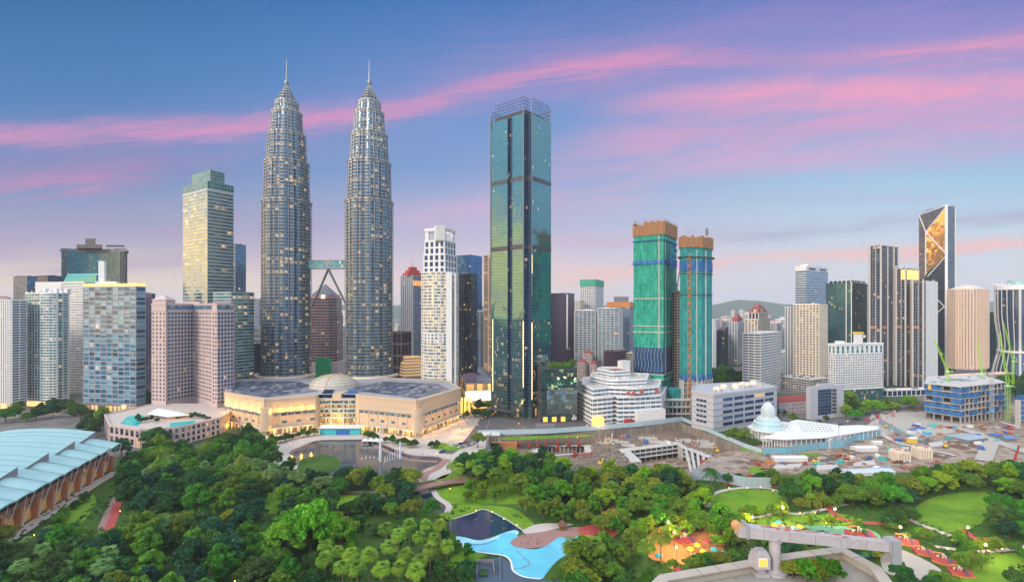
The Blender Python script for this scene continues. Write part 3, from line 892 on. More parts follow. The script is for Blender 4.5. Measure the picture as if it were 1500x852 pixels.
G_TEALD = glazing("dark_green_office_glass", (0.05, 0.19, 0.20), lit=0.03, metal=0.6, tilt=0.03, mull=0.08)
G_GREEN = glazing("green_condo_glass", (0.06, 0.23, 0.25), lit=0.05, litrow=.02, metal=0.35, tilt=0.05, blind=0.25, blindc=(0.35, 0.46, 0.45))
G_PALE = glazing("pale_blue_glass", (0.13, 0.25, 0.36), lit=0.02, metal=0.4, tilt=0.05, blind=0.2, blindc=(.42, .47, .50))
G_PATCH = glazing("patchwork_blind_glass", (0.05, 0.15, 0.24), lit=0.03, litrow=0.02, lits=.5, metal=0.15, tilt=0.04, blind=0.6, blindc=(0.20, 0.38, 0.50), mull=0.10, var=.9)
G_PURPLE = glazing("purple_window_glass", (0.05, 0.05, 0.10), lit=0.015, metal=0.4)
G_WIN = glazing("punched_window_glass", (0.035, 0.045, 0.07), lit=0.09, lits=0.8, litc=(1.0, .42, .08), metal=0.35, blind=0.3, blindc=(0.22, 0.22, 0.22), mull=0.0, mullh=0.0)
G_WINLIT = glazing("lit_office_glass", (0.14, 0.22, 0.24), lit=0.70, litrow=0.0, litc=(1.0, 0.60, 0.12), lits=0.75, metal=0.4, blind=0.25, blindc=(0.5, 0.48, 0.40))
G_SUNSET = glazing("sunset_gold_glass", (0.85, 0.58, 0.24), lit=0.0, metal=0.95, rough=0.10, mull=0.08, mullh=0.16, mullc=(0.20, 0.15, 0.08), tilt=0.03, var=0.3)  # golden sunset reflection put into the glass tint
G_SHOP = glazing("lit_shopfront_glass", (0.20, 0.16, 0.10), lit=0.72, litc=(1.0, 0.42, 0.05), lits=1.4, metal=0.2)
G_ROSE = glazing("rose_band_glass", (0.09, 0.08, 0.13), lit=0.04, metal=0.5, tilt=0.04)
G_FAR = glazing("far_city_windows", (0.16, 0.20, 0.27), lit=0.015, metal=0.2, mull=0.35, mullh=0.4, mullc=(0.50, 0.47, 0.45), tilt=0.02)
G_FARD = glazing("far_city_dark_windows", (0.10, 0.15, 0.22), lit=0.015, metal=0.4, mull=0.15, mullh=0.35, mullc=(0.30, 0.33, 0.37), tilt=0.02)

# ================================================================== LEFT CLUSTER
# far-left apartment slab
p = foot(-70, 17, 39, 690, 20)
b = tower('apartment_block', 'pale blue white apartment slab with narrow dark window columns, standing over a lit lobby', 'building', p, zat(440, 690), OFFWHITE, G_BLUE,
          fh=3.6, bay=5.0, pier=(2.6, 0.4), band=(0.9, 0.2), z0=9, styles={0: dict(pier=(0.6, 1.5), band=(1.3, 1.6), bay=7), 1: dict(pier=(2, .3)), 2: dict(bay=8)}, clutter=7)
mb = MB()
for k in range(4):
 for i in range(8):
  c = lerp(p[k], p[(k + 1) % 4], (i + .5) / 8); mb.box(c[0], c[1], 0, 1.6, 1.6, 9.2, R(20))
mb.build_each('pillar', OFFWHITE, b)
mb = MB(); mb.prism(shrink(p, .8), 0, 9); mb.build('lobby', G_SHOP, b)

# green and white condominium with rounded bays
Y = 720
pp = [P(38, Y + 2), P(47, Y - 1), P(59, Y - 3), P(60, Y - 8), P(72, Y - 11), P(83, Y - 8), P(84, Y - 3), P(92, Y), P(99, Y + 8), P(101, Y + 42), (P(40, Y)[0] - 14, Y + 42)]
b = tower('condominium_tower', 'green glass condominium with a white curved centre bay beside the patchwork glass tower', 'building', pp, zat(430, Y), WHITE, G_GREEN, fh=3.9, bay=5.5,
          pier=(0.5, 0.5), band=(0.7, 0.7), z0=8, styles={3: dict(band=(1.5, 1.0)), 4: dict(band=(1.5, 1.0)), 2: dict(pier=(4, .8), bay=3), 5: dict(pier=(4, .8), bay=3), 7: dict(band=(1.4, .9))}, clutter=5)
mb = MB()
mb.prism(shrink(pp, 1.0), 0.3, 8); mb.build('lit_lobby', G_SHOP, b)
mb = MB()
for k in range(6): mb.box(*lerp(pp[2], pp[8], k / 5), zat(430, Y) + .1, 4, 6, 7 if k % 2 else 4)
mb.build('roof_crown', WHITE, b)
mb = MB()
for k in (0, 3, 5, 8): mb.box(pp[k][0], pp[k][1] + 1, 8, 1.8, 1.8, zat(430, Y) - 8 + 3)
mb.build_each('white_fin', WHITE, b)

tower('glass_office_block', 'small dark glass office block rising behind the green and white condominium', 'building', foot(20, 40, 54, 1000, 25), zat(405, 1000), DARKGREY, G_BLUE, fh=4, bay=5, pier=(.4, .3), band=(.5, .3), clutter=4)
tower('flat_roofed_tower', 'dark flat roofed tower beside the concave hotel tower', 'building', foot(52, 70, 90, 1060, 25), zat(404, 1060), DARKGREY, G_NAVY, fh=4, bay=5, pier=(.5, .3), band=(.8, .3), clutter=6)

G_HYATT = glazing("deep_teal_hotel_glass", (0.03, 0.17, 0.21), lit=0.05, lits=.6, metal=.25, tilt=.04, var=.6)
# concave hotel tower with roof terrace
Yc = 900
arc = []
for i in range(13):
 t = i / 12
 px = 90 + 94 * t
 dep = 20 * math.sin(math.pi * t) - (0 if i else 0)
 arc.append(P(px, Yc + dep))
back = [P(186, Yc + 36), (P(90, Yc)[0] - 4, Yc + 44)]
hp = arc + back
ztop = zat(368, Yc)
b = tower('concave_hotel_tower', 'dark teal glass hotel tower with a concave facade and an overhanging roof terrace', 'building', hp, ztop, DARKGREY, G_HYATT, fh=3.8, bay=3.4,
          pier=(.35, .25), band=(.5, .25), styles={0: dict(pier=(2.2, .5)), 11: dict(pier=(2.2, .5)), 12: dict(pier=(1.6, .5), band=(1.2, .4))}, clutter=0, parapet=0)
mb = MB()
lip = shrink(hp, 1.06)
mb.prism(lip, ztop + .1, ztop + 3, base=True)
mb.prism(shrink(hp, 1.02), ztop + 3.05, ztop + 6)
mb.build('roof_terrace', MIDGREY, b)
mb = MB()
mb.prism([P(112, 905), P(150, 905), P(150, 930), P(112, 930)], ztop + 6.1, ztop + 13)
mb.prism([P(125, 908), P(140, 908), P(140, 928), P(125, 928)], ztop + 13.05, ztop + 24)
mb.build_each('roof_plant', DARKGREY, b)
mb = MB()
for i in range(9):
 q = P(157 + i * 3, 902); mb.tube((*q, ztop + 6), (*q, ztop + 9), .25, n=5); mb.ball((q[0], q[1], ztop + 10), 1.6, 6)
mb.build('roof_garden', paint("roof_garden_leaf", (0.05, 0.10, 0.04), 0.9), b)

# white office slab with sloped green skylight
p = foot(52, 124, 138, 820, 10)
b = tower('white_office_slab', 'white office slab with thin pale ribbon windows behind the patchwork glass tower', 'building', p, zat(414, 820), OFFWHITE, G_PALE, fh=4.2, bay=9, pier=(.6, .3), band=(2.6, .5), clutter=0, parapet=2)
mb = MB()
mb.wallbox(lerp(p[3], p[0], .02), lerp(p[3], p[0], .55), 60, zat(414, 820) - 1, -.2, 1.2)
mb.build('blank_wall', OFFWHITE, b)
mb = MB()
q = foot(93, 141, 147, 835, 10); z0_ = zat(413, 835)
mb.hexa([(*x, z0_) for x in q], [(*q[0], z0_ + 11), (*q[1], z0_ + 15), (*q[2], z0_ + 15), (*q[3], z0_ + 2)])
mb.build('sloped_skylight', glazing("skylight_glass", (0.10, 0.42, 0.38), lit=0, metal=.4), b)

# patchwork glass tower, lit cornice, white roof pylon
p = foot(122, 199, 213, 672, 11)
zt = zat(420, 672)
b = tower('patchwork_glass_tower', 'blue glass tower with patchwork of window blinds, yellow lit cornice and white roof pylon', 'building', p, zt, GREYPANEL, G_PATCH, fh=6.2, bay=10, pier=(.5, .35), band=(.8, .6), z0=12,
          styles={0: dict(bay=14, band=(1.2, .6))}, clutter=4, parapet=1)
mb = MB()
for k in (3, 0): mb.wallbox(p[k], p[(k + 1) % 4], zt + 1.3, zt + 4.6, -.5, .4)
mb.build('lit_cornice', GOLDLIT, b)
mb = MB(); mb.box(*P(150, 690), zt + .1, 7, 5, 36, R(11)); mb.box(*P(158, 690), zt + .1, 26, 9, 8, R(11)); mb.build_each('roof_pylon', WHITE, b)
mb = MB(); mb.prism(shrink(p, 1.03), 8.5, 12.2, base=True); mb.build('podium_slab', MIDGREY, b)
mb = MB(); facade(MB(), mb, p[3], p[0], .2, 8.4, 8, 6); facade(MB(), mb, p[0], p[1], .2, 8.4, 8, 6); mb.build('lit_shopfront', G_SHOP, b)
mb = MB()
for j in range(10): # dark vertical service strip
 pass
tower('narrow_dark_tower', 'narrow dark slab squeezed between the patchwork glass tower and the pink stone hotel', 'building', foot(205, 223, 227, 780, 20), zat(431, 780), PURPLE, G_NAVY, fh=3.6, bay=3.5, pier=(.8, .3), band=(.9, .3), clutter=3)

# pink stone hotel: V-shaped plan
hp = [P(222, 642), P(243, 636), P(245, 642), P(283, 676), P(310, 633), P(311, 622), P(318, 618), P(342, 638), P(345, 672), P(300, 706), (P(222, 640)[0] - 2, 676)]
zt = zat(446, 630)
b = empty('pink_stone_hotel', (*centre(hp), 0), 'pink stone hotel with punched windows and a V shaped front beside the roof pool', 'building')
wl, gl, st = MB(), MB(), []
spec = {0: ('w', 4.2), 1: None, 2: ('g', 3.6), 3: ('w', 4.0), 4: None, 5: ('w', 4), 6: ('g', 4.0), 7: ('w', 4), 8: ('w', 6), 9: ('w', 6), 10: ('w', 6)}
for k in range(len(hp)):
 a, c = hp[k], hp[(k + 1) % len(hp)]
 s = spec.get(k)
 wl.face([(*a, 12), (*c, 12), (*c, zt), (*a, zt)])
 if s and s[0] == 'w':
  windows(b, G_WIN, a, c, 22, zt - 9, 4.9, s[1] * 1.25, 2.3, 2.5, st, sill=1.3)
 elif s:
  gl = MB(); facade(wl, gl, (a[0], a[1] - .4), (c[0], c[1] - .4), 22, zt - 9, 4.9, s[1] * 1.2, (0.9, .7), (1.6, .5)); gl.build('glazing', G_BLUE, b)
 wl.wallbox(a, c, zt - 8, zt - 6.8, -.3, .5 + .01 * k)
 wl.wallbox(a, c, zt - .5, zt + 1.6, -.3, .6 + .01 * k)
wl.face([(*q, zt) for q in hp])
wl.build('wall', PINKSTONE, b)
put_windows(b, st, G_WIN)
mb = MB()
for k in (2, 3, 6): facade(MB(), mb, (hp[k][0], hp[k][1] - .5), (hp[k + 1][0], hp[k + 1][1] - .5), zt - 6.3, zt - 1, 5, 5)
mb.build('top_storey_glazing', G_PALE, b)
mb = MB()
q4 = [P(223, 641), P(243, 637), (P(243, 637)[0], 655), (P(223, 641)[0], 659)]
mb.prism(q4, zt + .1, zt + 6); c4 = centre(q4)
mb.frust(shrink(q4, 1.12), zt + 6.02, shrink(q4, .2), zt + 12)
q4 = [P(268, 690), P(292, 690), (P(292, 690)[0], 700), (P(268, 690)[0], 700)]
mb.prism(q4, zt + .1, zt + 5)
mb.prism([P(312, 628), P(338, 642), P(340, 660), P(316, 655)], zt + .1, zt + 5)
mb.build('roof', PINKSTONE, b)

# hotel podium with pool terrace
pp = [P(154, 575), P(161, 525), P(206, 504), P(264, 516), P(322, 560), P(346, 612), P(318, 640), P(222, 640)]
zp = 18.0
b = empty('hotel_podium', (*centre(pp), 0), 'low pink stone podium carrying the turquoise roof pool and white canopy', 'building')
wl, gl = MB(), MB()
for k in range(len(pp)):
 a, c = pp[k], pp[(k + 1) % len(pp)]
 if k < 2: facade(wl, gl, a, c, 0.1, zp, 9, 9, (3.2, .6), (2.6, .5))
 elif k < 4: facade(wl, gl, a, c, 0.1, zp, 6, 6, (2.6, .6), (2.0, .5))
 else: wl.face([(*a, .1), (*c, .1), (*c, zp), (*a, zp)])
for k in range(len(pp)): wl.wallbox(pp[k], pp[(k + 1) % len(pp)], zp - .8, zp + 1.2, -.6, .9 + .01 * k)
wl.build('wall', PINKSTONE, b); gl.build('glazing', G_WIN, b)
mb = MB(); mb.face([(*q, zp) for q in pp]); mb.build('roof_terrace', PALEPAVE, b)
mb = MB()
for q in [[(176, 620), (200, 624), (214, 612), (206, 607), (186, 610)], [(248, 626), (284, 620), (286, 616), (250, 619)]]:
 mb.face([(*at(*x, zp), zp + .25) for x in q])
mb.build('roof_pool', ROOFPOOL, b)
mb = MB()
for q in [[(258, 613), (285, 607), (282, 604), (255, 608)]]:
 mb.face([(*at(*x, zp), zp + .3) for x in q])
mb.build('planter_hedge', grass_mat("hedge_leaf", (.02, .06, .015), (.06, .13, .03), 1.0), b)
mb = MB()
q = [at(214, 610, zp), at(246, 615, zp), at(279, 612, zp), at(262, 606, zp), at(232, 601, zp)]
cc = centre(q)
for k in range(5):
 a, c = q[k], q[(k + 1) % 5]
 mb.face([(*a, zp + 3.2), (*c, zp + 3.2), (*cc, zp + 6.5)])
for a in q: mb.tube((*a, zp), (*a, zp + 3.2), .2, n=6)
tag(mb.build('tent_canopy', WHITE, org=(*cc, zp)), 'white peaked tent canopy on the pool terrace of the pink hotel podium', 'canopy')
mb = MB(); mb.face([(*at(*x, zp), zp + 2.6) for x in [(247, 614), (278, 611), (276, 609), (250, 611)]]); mb.build('lit_bar', WARMLIT, b)

# tall office tower with golden reflection and glass top box
p = foot(268, 304, 342, 760, 33)
zt = zat(281, 770)
b = tower('tall_banded_office_tower', 'tall banded glass office tower with golden reflections and a green glass box on top', 'building', p, zt, paint("pale_green_band", (0.46, 0.50, 0.48), 0.5), G_MAXIS, fh=5.3, bay=9, pier=(0, 0), band=(1.5, 0.5), clutter=0, parapet=3, frame_name='floor_bands')
up = shrink(p, 1.012)
mb = MB(); mb2 = MB()
for k in range(4): facade(mb, mb2, up[k], up[(k + 1) % 4], zt + 3.2, zt + 14, 5, 5, (.25, .25), (.4, .3))
mb.build('crown_frame', GREYPANEL, b); mb2.build('crown_screen', glazing("green_screen_glass", (0.10, 0.30, 0.28), lit=0, metal=.5), b)
q = foot(281, 308, 329, 775, 33); zc = zat(249, 775)
mb = MB(); mb2 = MB()
for k in range(4): facade(mb, mb2, q[k], q[(k + 1) % 4], zt + 1, zc, 5, 4, (.25, .2), (.35, .2))
mb2.face([(*x, zc) for x in q])
mb.build('top_box_frame', GREYPANEL, b); mb2.build('top_box', glazing("top_box_glass", (0.16, 0.36, 0.32), lit=0, metal=.6), b)
# lower block of the same office tower
tower('banded_glass_block', 'mid height pale banded glass block at the foot of the tall golden office tower', 'building', foot(312, 339, 372, 712, 25), zat(428, 712), paint("pale_aqua_band", (0.40, 0.47, 0.47), 0.5), G_GREEN, fh=4.6, bay=8, pier=(0, 0), band=(1.7, .5), clutter=2, parapet=1, frame_name='floor_bands')
tower('slim_grid_tower', 'slim blue grid tower peeking out behind the golden office tower', 'building', foot(336, 345, 360, 930, 25), zat(358, 930), MIDGREY, G_BLUE, fh=5, bay=5, pier=(.7, .4), band=(1.0, .3), clutter=2)
tower('far_blue_block', 'pale blue block seen behind the blank white block by the twin towers', 'building', foot(366, 380, 392, 1000, 25), zat(438, 1000), GREYPANEL, G_BLUE, fh=4, bay=5, pier=(.8, .4), band=(1.2, .3), clutter=2)
tower('blank_white_block', 'low blank white block beside the twin tower nearer the golden office tower', 'building', foot(371, 384, 396, 870, 25), zat(481, 870), WHITE, G_PALE, fh=9, bay=20, pier=(0, 0), band=(6.5, .4), clutter=1)
tower('small_dark_block', 'small dark glass block below the blank white block', 'building', foot(371, 376, 388, 820, 25), zat(505, 820), DARKGREY, G_NAVY, fh=4, bay=5, pier=(.4, .3), band=(.5, .3), clutter=1)
# ================================================================== TWIN TOWERS
def lobed(Rad, n=96, depth=0.085):
 out = []
 for i in range(n):
  ph = 2 * math.pi * (i + 0.5) / n
  k = ph / (2 * math.pi) * 16
  t = (k % 1.0) * 2 - 1
  g = math.sqrt(max(0, 1 - t * t)) if int(k) % 2 == 0 else (1 - abs(t))
  r = Rad * (1 - depth + depth * g)
  out.append((r * math.cos(ph + .1), r * math.sin(ph + .1)))
 return out
TW_Y = 755.0
def zt_(py): return zat(py, TW_Y)
def twin_tower(px, label):
 b = empty('twin_tower', (*P(px, TW_Y), 0), label, 'skyscraper', 'twin towers')
 cx, cy = P(px, TW_Y)
 tiers = [(0, zt_(297), 35.0, 35.0), (zt_(297), zt_(240), 32.6, 31.5), (zt_(240), zt_(199), 28.5, 26.8), (zt_(199), zt_(167), 23.2, 21.6), (zt_(167), zt_(152), 17.6, 16.8)]
 bands, gl = MB(), MB()
 fh = 4.75
 for ti, (za, zb, ra, rb) in enumerate(tiers):
  nf = max(1, round((zb - za) / fh))
  for j in range(nf):
   z = za + (zb - za) * j / nf; z2 = za + (zb - za) * (j + 1) / nf
   r = ra + (rb - ra) * j / nf
   po = [(cx + x, cy + y) for x, y in lobed(r)]
   pi_ = [(cx + x, cy + y) for x, y in lobed(r * 0.962)]
   n = len(po)
   hb = (z2 - z) * (0.34 if j < nf - 1 else .6)
   for k in range(n):
    m = (k + 1) % n
    gl.face([(*pi_[k], z), (*pi_[m], z), (*pi_[m], z2), (*pi_[k], z2)], [(k / 3, ti * 90 + j), ((k + 1) / 3, ti * 90 + j), ((k + 1) / 3, ti * 90 + j + 1), (k / 3, ti * 90 + j + 1)])
    bands.face([(*po[k], z + .25), (*po[m], z + .25), (*po[m], z + hb), (*po[k], z + hb)])
    bands.face([(*po[k], z + hb), (*po[m], z + hb), (*pi_[m], z + hb), (*pi_[k], z + hb)])
    bands.face([(*pi_[k], z + .25), (*pi_[m], z + .25), (*po[m], z + .25), (*po[k], z + .25)])
  # thick cornice and cap at the setback
  po = [(cx + x, cy + y) for x, y in lobed(rb * 1.035)]
  bands.prism(po, zb - 1.2, zb + 1.4, base=True)
 bands.build('steel_bands', STEELPALE, b)
 gl.build('glazing', G_TWIN, b)
 for s in range(32):
  cols = MB(); ph = 2 * math.pi * s / 32 + .1
  for za, zb, ra, rb in tiers:
   k0 = .955 if s % 2 == 0 else 1.002
   (cols.tube if s % 2 == 0 else cols.tube)((cx + ra * k0 * math.cos(ph), cy + ra * k0 * math.sin(ph), za), (cx + rb * k0 * math.cos(ph), cy + rb * k0 * math.sin(ph), zb), (.50 if s % 2 == 0 else .18) * ra / 35 + .10, n=6)
  cols.build('column', STEEL, b)
 # pinnacle: tapering ribbed crown with rings
 mb = MB(); g2 = MB()
 z0, z1 = zt_(152), zt_(125)
 prof = [(14.6, 0), (14.0, .12), (11.5, .3), (9.3, .48), (6.6, .66), (4.0, .83), (2.2, 1.0)]
 g2.lathe([(r * .93, z0 + (z1 - z0) * t) for r, t in prof], cx, cy, 24)
 for r, t in prof[:-1]:
  z = z0 + (z1 - z0) * t
  mb.lathe([(r * .9, z - .6), (r * 1.03, z - .6), (r * 1.03, z + .6), (r * .9, z + .6)], cx, cy, 24)
 for s in range(16):
  ph = 2 * math.pi * s / 16
  for (ra, ta), (rb, tb) in zip(prof, prof[1:]):
   mb.tube((cx + ra * math.cos(ph), cy + ra * math.sin(ph), z0 + (z1 - z0) * ta), (cx + rb * math.cos(ph), cy + rb * math.sin(ph), z0 + (z1 - z0) * tb), .45, n=6)
 cr = mb.build('pinnacle', STEELPALE, b)
 g2.build('pinnacle_glazing', G_NAVY, cr)
 mb = MB(); mb.lathe([(1.6, z1 - 2), (1.1, zt_(112)), (.9, zt_(100)), (.35, zt_(86))], cx, cy, 12)
 sp = mb.build('spire', STEEL, b)
 mb = MB()
 zc = zt_(121.5)
 for k in range(-3, 4): mb.lathe([(math.sqrt(max(.2, 3.6 ** 2 - (k * 1.0) ** 2)), zc + k - .42), (math.sqrt(max(.2, 3.6 ** 2 - (k * 1.0) ** 2)), zc + k + .42)], cx, cy, 16)
 mb.build('spire_ball', STEEL, sp)
 return b
tw = twin_tower(420, 'tall steel banded tower with spire, the twin nearer the golden office tower')
kid = {}
for o in bpy.data.objects:
 if o.parent: kid.setdefault(o.parent, []).append(o)
x2 = P(541, TW_Y)[0]
tw2 = copy_tree(tw, kid, (x2, TW_Y, 0), 0.0, 1.0, 'tall steel banded tower with spire, the twin nearer the white round tower')
tw2['_o'] = (x2, TW_Y, 0)

# skybridge
b = empty('skybridge', (*P(481, TW_Y), zt_(393)), 'two storey glazed skybridge on splayed legs joining the twin towers', 'bridge')
za, zb = zt_(394), zt_(381)
xa, xb = P(452, TW_Y)[0], P(511, TW_Y)[0]
mb = MB(); mb.box((xa + xb) / 2, TW_Y, za, xb - xa, 9, 2.0); mb.box((xa + xb) / 2, TW_Y, za + 6, xb - xa, 9.2, 1.2); mb.box((xa + xb) / 2, TW_Y, zb - 1.4, xb - xa, 10, 1.6)
mb.box(P(481, TW_Y)[0], TW_Y, za + .1, 4, 9.6, zb - za - .5)
mb.build('deck', STEELPALE, b)
mb = MB()
for yy in (TW_Y - 4.2,): mb.face([(xa, yy, za + 1.5), (xb, yy, za + 1.5), (xb, yy, zb - 1), (xa, yy, zb - 1)], [(0, 0), (18, 0), (18, 2), (0, 2)])
yy = TW_Y + 4.2; mb.face([(xb, yy, za + 1.5), (xa, yy, za + 1.5), (xa, yy, zb - 1), (xb, yy, zb - 1)], [(0, 0), (18, 0), (18, 2), (0, 2)])
mb.build('glazing', glazing("skybridge_glass", (0.12, 0.40, 0.42), lit=.06, metal=.5), b)
for px in (456.5, 509):
 mb = MB()
 for dy in (-2, 2): mb.tube((*P(481, TW_Y)[:1], TW_Y + dy, za), (P(px, TW_Y)[0], TW_Y + dy * .5, zt_(450)), 1.15, n=10)
 mb.build('leg', STEEL, b)

G_HALL = glazing('lit_hall_glass', (.3, .2, .08), lit=.9, litc=(1.0, .50, .06), lits=1.1, metal=.1, tilt=.02)
# ================================================================== SHOPPING MALL
ML = [P(330, 600), P(389, 553), P(462, 578)]        # left wing front
MC = [P(467, 586), P(521, 586)]                     # glazed centre
MR = [P(526, 578), P(611, 546), P(674, 634)]        # right wing front
zr = 40.0
front = ML + MC + MR
foot_ = front + [P(655, 700), P(575, 722), P(400, 722), P(330, 700)]
mall = empty('shopping_mall', (*P(489, 600), 0), 'sprawling beige shopping mall with lit glass centre bay at the foot of the twin towers', 'building')
wl = MB()
n = len(foot_)
for k in range(n):
 a, c = foot_[k], foot_[(k + 1) % n]
 if k == 3: continue
 if k in (0, 1, 5, 6):
  # lower wall set back a little below the cornice ledge
  wl.face([(*a, 7.0), (*c, 7.0), (*c, 26.0), (*a, 26.0)])
  wl.wallbox(a, c, 25.4, zr, -1.5, 1.2)
  wl.wallbox(a, c, zr - 1.4, zr + .6, -2.0, 1.9)
  wl.wallbox(a, c, 30.2, 30.7, -.5, 1.5)
  L = math.hypot(c[0] - a[0], c[1] - a[1]); nb = max(3, round(L / 14))
  for i in range(nb + 1): wl.wallbox(lerp(a, c, max(0, i / nb - .002)), lerp(a, c, min(1, i / nb + .006)), 7, 25.3, -.2, .5)
 else:
  wl.face([(*a, .2), (*c, .2), (*c, zr), (*a, zr)])
  wl.wallbox(a, c, zr - 1, zr + .6, -1.5, .5)
for q in (ML[1], MR[1]):      # corner turrets
 wl.prism([(q[0] + 6.5 * math.cos(2 * math.pi * i / 16), q[1] + 2 + 6.5 * math.sin(2 * math.pi * i / 16)) for i in range(16)], 6.0, 31)
wl.build('wall', BEIGE, mall)
gl = MB(); g2 = MB()
for a, c in ((ML[0], ML[1]), (ML[1], ML[2]), (MR[0], MR[1]), (MR[1], MR[2])):
 L = math.hypot(c[0] - a[0], c[1] - a[1]); nb = max(3, round(L / 7)); ld = MB(); g3 = MB()
 e = (c[0] - a[0]) / L, (c[1] - a[1]) / L; nx, ny = e[1], -e[0]
 def W_(mb, t0, t1, z0, z1, d=.12):
  p_ = lerp(a, c, t0); q_ = lerp(a, c, t1)
  mb.mark(); mb.face([(p_[0] + nx * d, p_[1] + ny * d, z0), (q_[0] + nx * d, q_[1] + ny * d, z0), (q_[0] + nx * d, q_[1] + ny * d, z1), (p_[0] + nx * d, p_[1] + ny * d, z1)],
    [(t0 * nb, 0), (t1 * nb, 0), (t1 * nb, 1), (t0 * nb, 1)])
 for i in range(nb):
  if (a, c) == (MR[1], MR[2]) and i < 0: continue
  W_(gl, (i + .1) / nb, (i + .9) / nb, 20.6, 23.4)
  if i % 2 == 0 and i > 0: W_(gl, (i + .25) / nb, (i + .95) / nb, 12.2, 15.0)
 facade(MB(), g3, (a[0] - nx * 1.2, a[1] - ny * 1.2), (c[0] - nx * 1.2, c[1] - ny * 1.2), .3, 6.9, 6.6, 4)
 ld.wallbox(a, c, 6.8, 7.6, -2, 3.2)
 ld.wallbox(a, c, 25.0, 25.35, -.5, 3.0)
 for i in range(round(L / 9) + 1):
  p_ = lerp(a, c, i / round(L / 9)); ld.box(p_[0] + nx * 2, p_[1] + ny * 2, .2, .9, .9, 6.6)
 g3.build('arcade_shopfront', G_SHOP, mall); ld.build('ledge', PALECONC, mall)
gl.build_each('window', G_PALE, mall)
# glazed centre: three bays of balconies with lit floors
a, c = MC
ce = MB(); cg = MB()
facade(ce, cg, (a[0], a[1] + 1), (c[0], c[1] + 1), .3, 13, 12.7, 14, (2.0, 1.2), (1.2, 2.4))
facade(ce, cg, (a[0], a[1] + 1), (c[0], c[1] + 1), 13.05, 34, 5.2, 14, (1.6, .9), (1.5, 1.6))
ce.wallbox(a, c, 33.2, 36, -2, 1.2)
ce.build('centre_bay_frame', PALECONC, mall)
cg.build('centre_bay_glazing', glazing("mall_atrium_glass", (0.25, 0.34, 0.32), lit=0.62, litc=(1.0, 0.50, 0.08), lits=0.9, metal=.3, mull=.04), mall)
for j, (z_, hh, mt) in enumerate(((2.0, 9.5, 'gold'), (14.4, 2.6, 'warm'), (19.4, 2.8, 'pane'), (24.6, 2.6, 'warm'), (29.6, 2.6, 'pane'))):
 mb = MB()
 for i in range(3):
  p_, q_ = lerp(a, c, i / 3 + .03), lerp(a, c, (i + 1) / 3 - .03)
  mb.mark(); mb.face([(p_[0], p_[1] + .6, z_), (q_[0], q_[1] + .6, z_), (q_[0], q_[1] + .6, z_ + hh), (p_[0], p_[1] + .6, z_ + hh)], [(i * 9, j * 3), (i * 9 + 6, j * 3), (i * 9 + 6, j * 3 + (2 if hh > 5 else 1)), (i * 9, j * 3 + (2 if hh > 5 else 1))])
 mb.build_each('lit_gallery' if mt != 'pane' else 'gallery_window', G_HALL if mt == 'gold' else (G_SHOP if mt == 'warm' else G_GREEN), mall)
mb = MB()
for t in (.03, .70):
 p_, q_ = lerp(a, c, t), lerp(a, c, t + .28)
 mb.hexa([(p_[0], p_[1] - 1, 36.1), (q_[0], q_[1] - 1, 36.1), (q_[0], q_[1] + 14, 43), (p_[0], p_[1] + 14, 43)], [(p_[0], p_[1] - 1, 36.6), (q_[0], q_[1] - 1, 36.6), (q_[0], q_[1] + 14, 43.6), (p_[0], p_[1] + 14, 43.6)])
mb.build_each('sloped_rooflight', G_NAVY, mall)
mb = MB(); mb.wallbox(lerp(a, c, .38), lerp(a, c, .62), 33, 41, -16, 1.5); mb.build('gable_pier', BEIGE, mall)
# roof: pale membrane rim and dark cladding fields
rf = MB(); rf.face([(*q, zr - .2) for q in foot_]); ro = rf.build('roof', paint("pale_roof_deck", (0.34, 0.34, 0.36), .8, var=.3, scale=.05), mall)
def mallroof_mat():
 m, t, b_ = new_mat("patched_dark_roofing")
 co = t.n('TexCoord').outputs['Object']
 vo = t.n('TexVoronoi', feature='F1', distance='CHEBYCHEV'); vo.inputs['Scale'].default_value = 0.17
 mp = t.n('Mapping'); mp.inputs['Scale'].default_value = (1.0, .55, 1); mp.inputs['Rotation'].default_value = (0, 0, .4); t.l(co, mp.inputs[0]); t.l(mp.outputs[0], vo.inputs['Vector'])
 r1, r2, r3 = t.sep(vo.outputs['Color'])
 c_ = t.ramp(r1, [(0, (.035, .045, .07)), (.4, (.07, .09, .14)), (.7, (.12, .14, .2)), (.86, (.30, .30, .33)), (1.0, (.42, .36, .36))])
 t.l(t.mix(t.m('MULTIPLY', t.noise(co, .05, 4), .45), c_, (.10, .11, .15)), b_.inputs['Base Color'])
 b_.inputs['Roughness'].default_value = .45
 return m
MROOF = mallroof_mat()
fld = MB()
for q in ([P(338, 603), P(389, 568), P(466, 612), P(470, 634), P(436, 690), P(345, 690)], [P(522, 612), P(611, 563), P(658, 622), P(640, 672), P(560, 690), P(516, 634)]):
 fld.face([(*x, zr + .3) for x in q])
rnd = random.Random(7)
for q0 in (P(385, 625), P(430, 640), P(570, 620), P(605, 610)):
 for _ in range(9): fld.box(q0[0] + rnd.uniform(-28, 28), q0[1] + rnd.uniform(-18, 25), zr + .3, rnd.uniform(2, 7), rnd.uniform(2, 5), rnd.uniform(.8, 2.4), .4)
fld.build('dark_roofing', MROOF, ro)
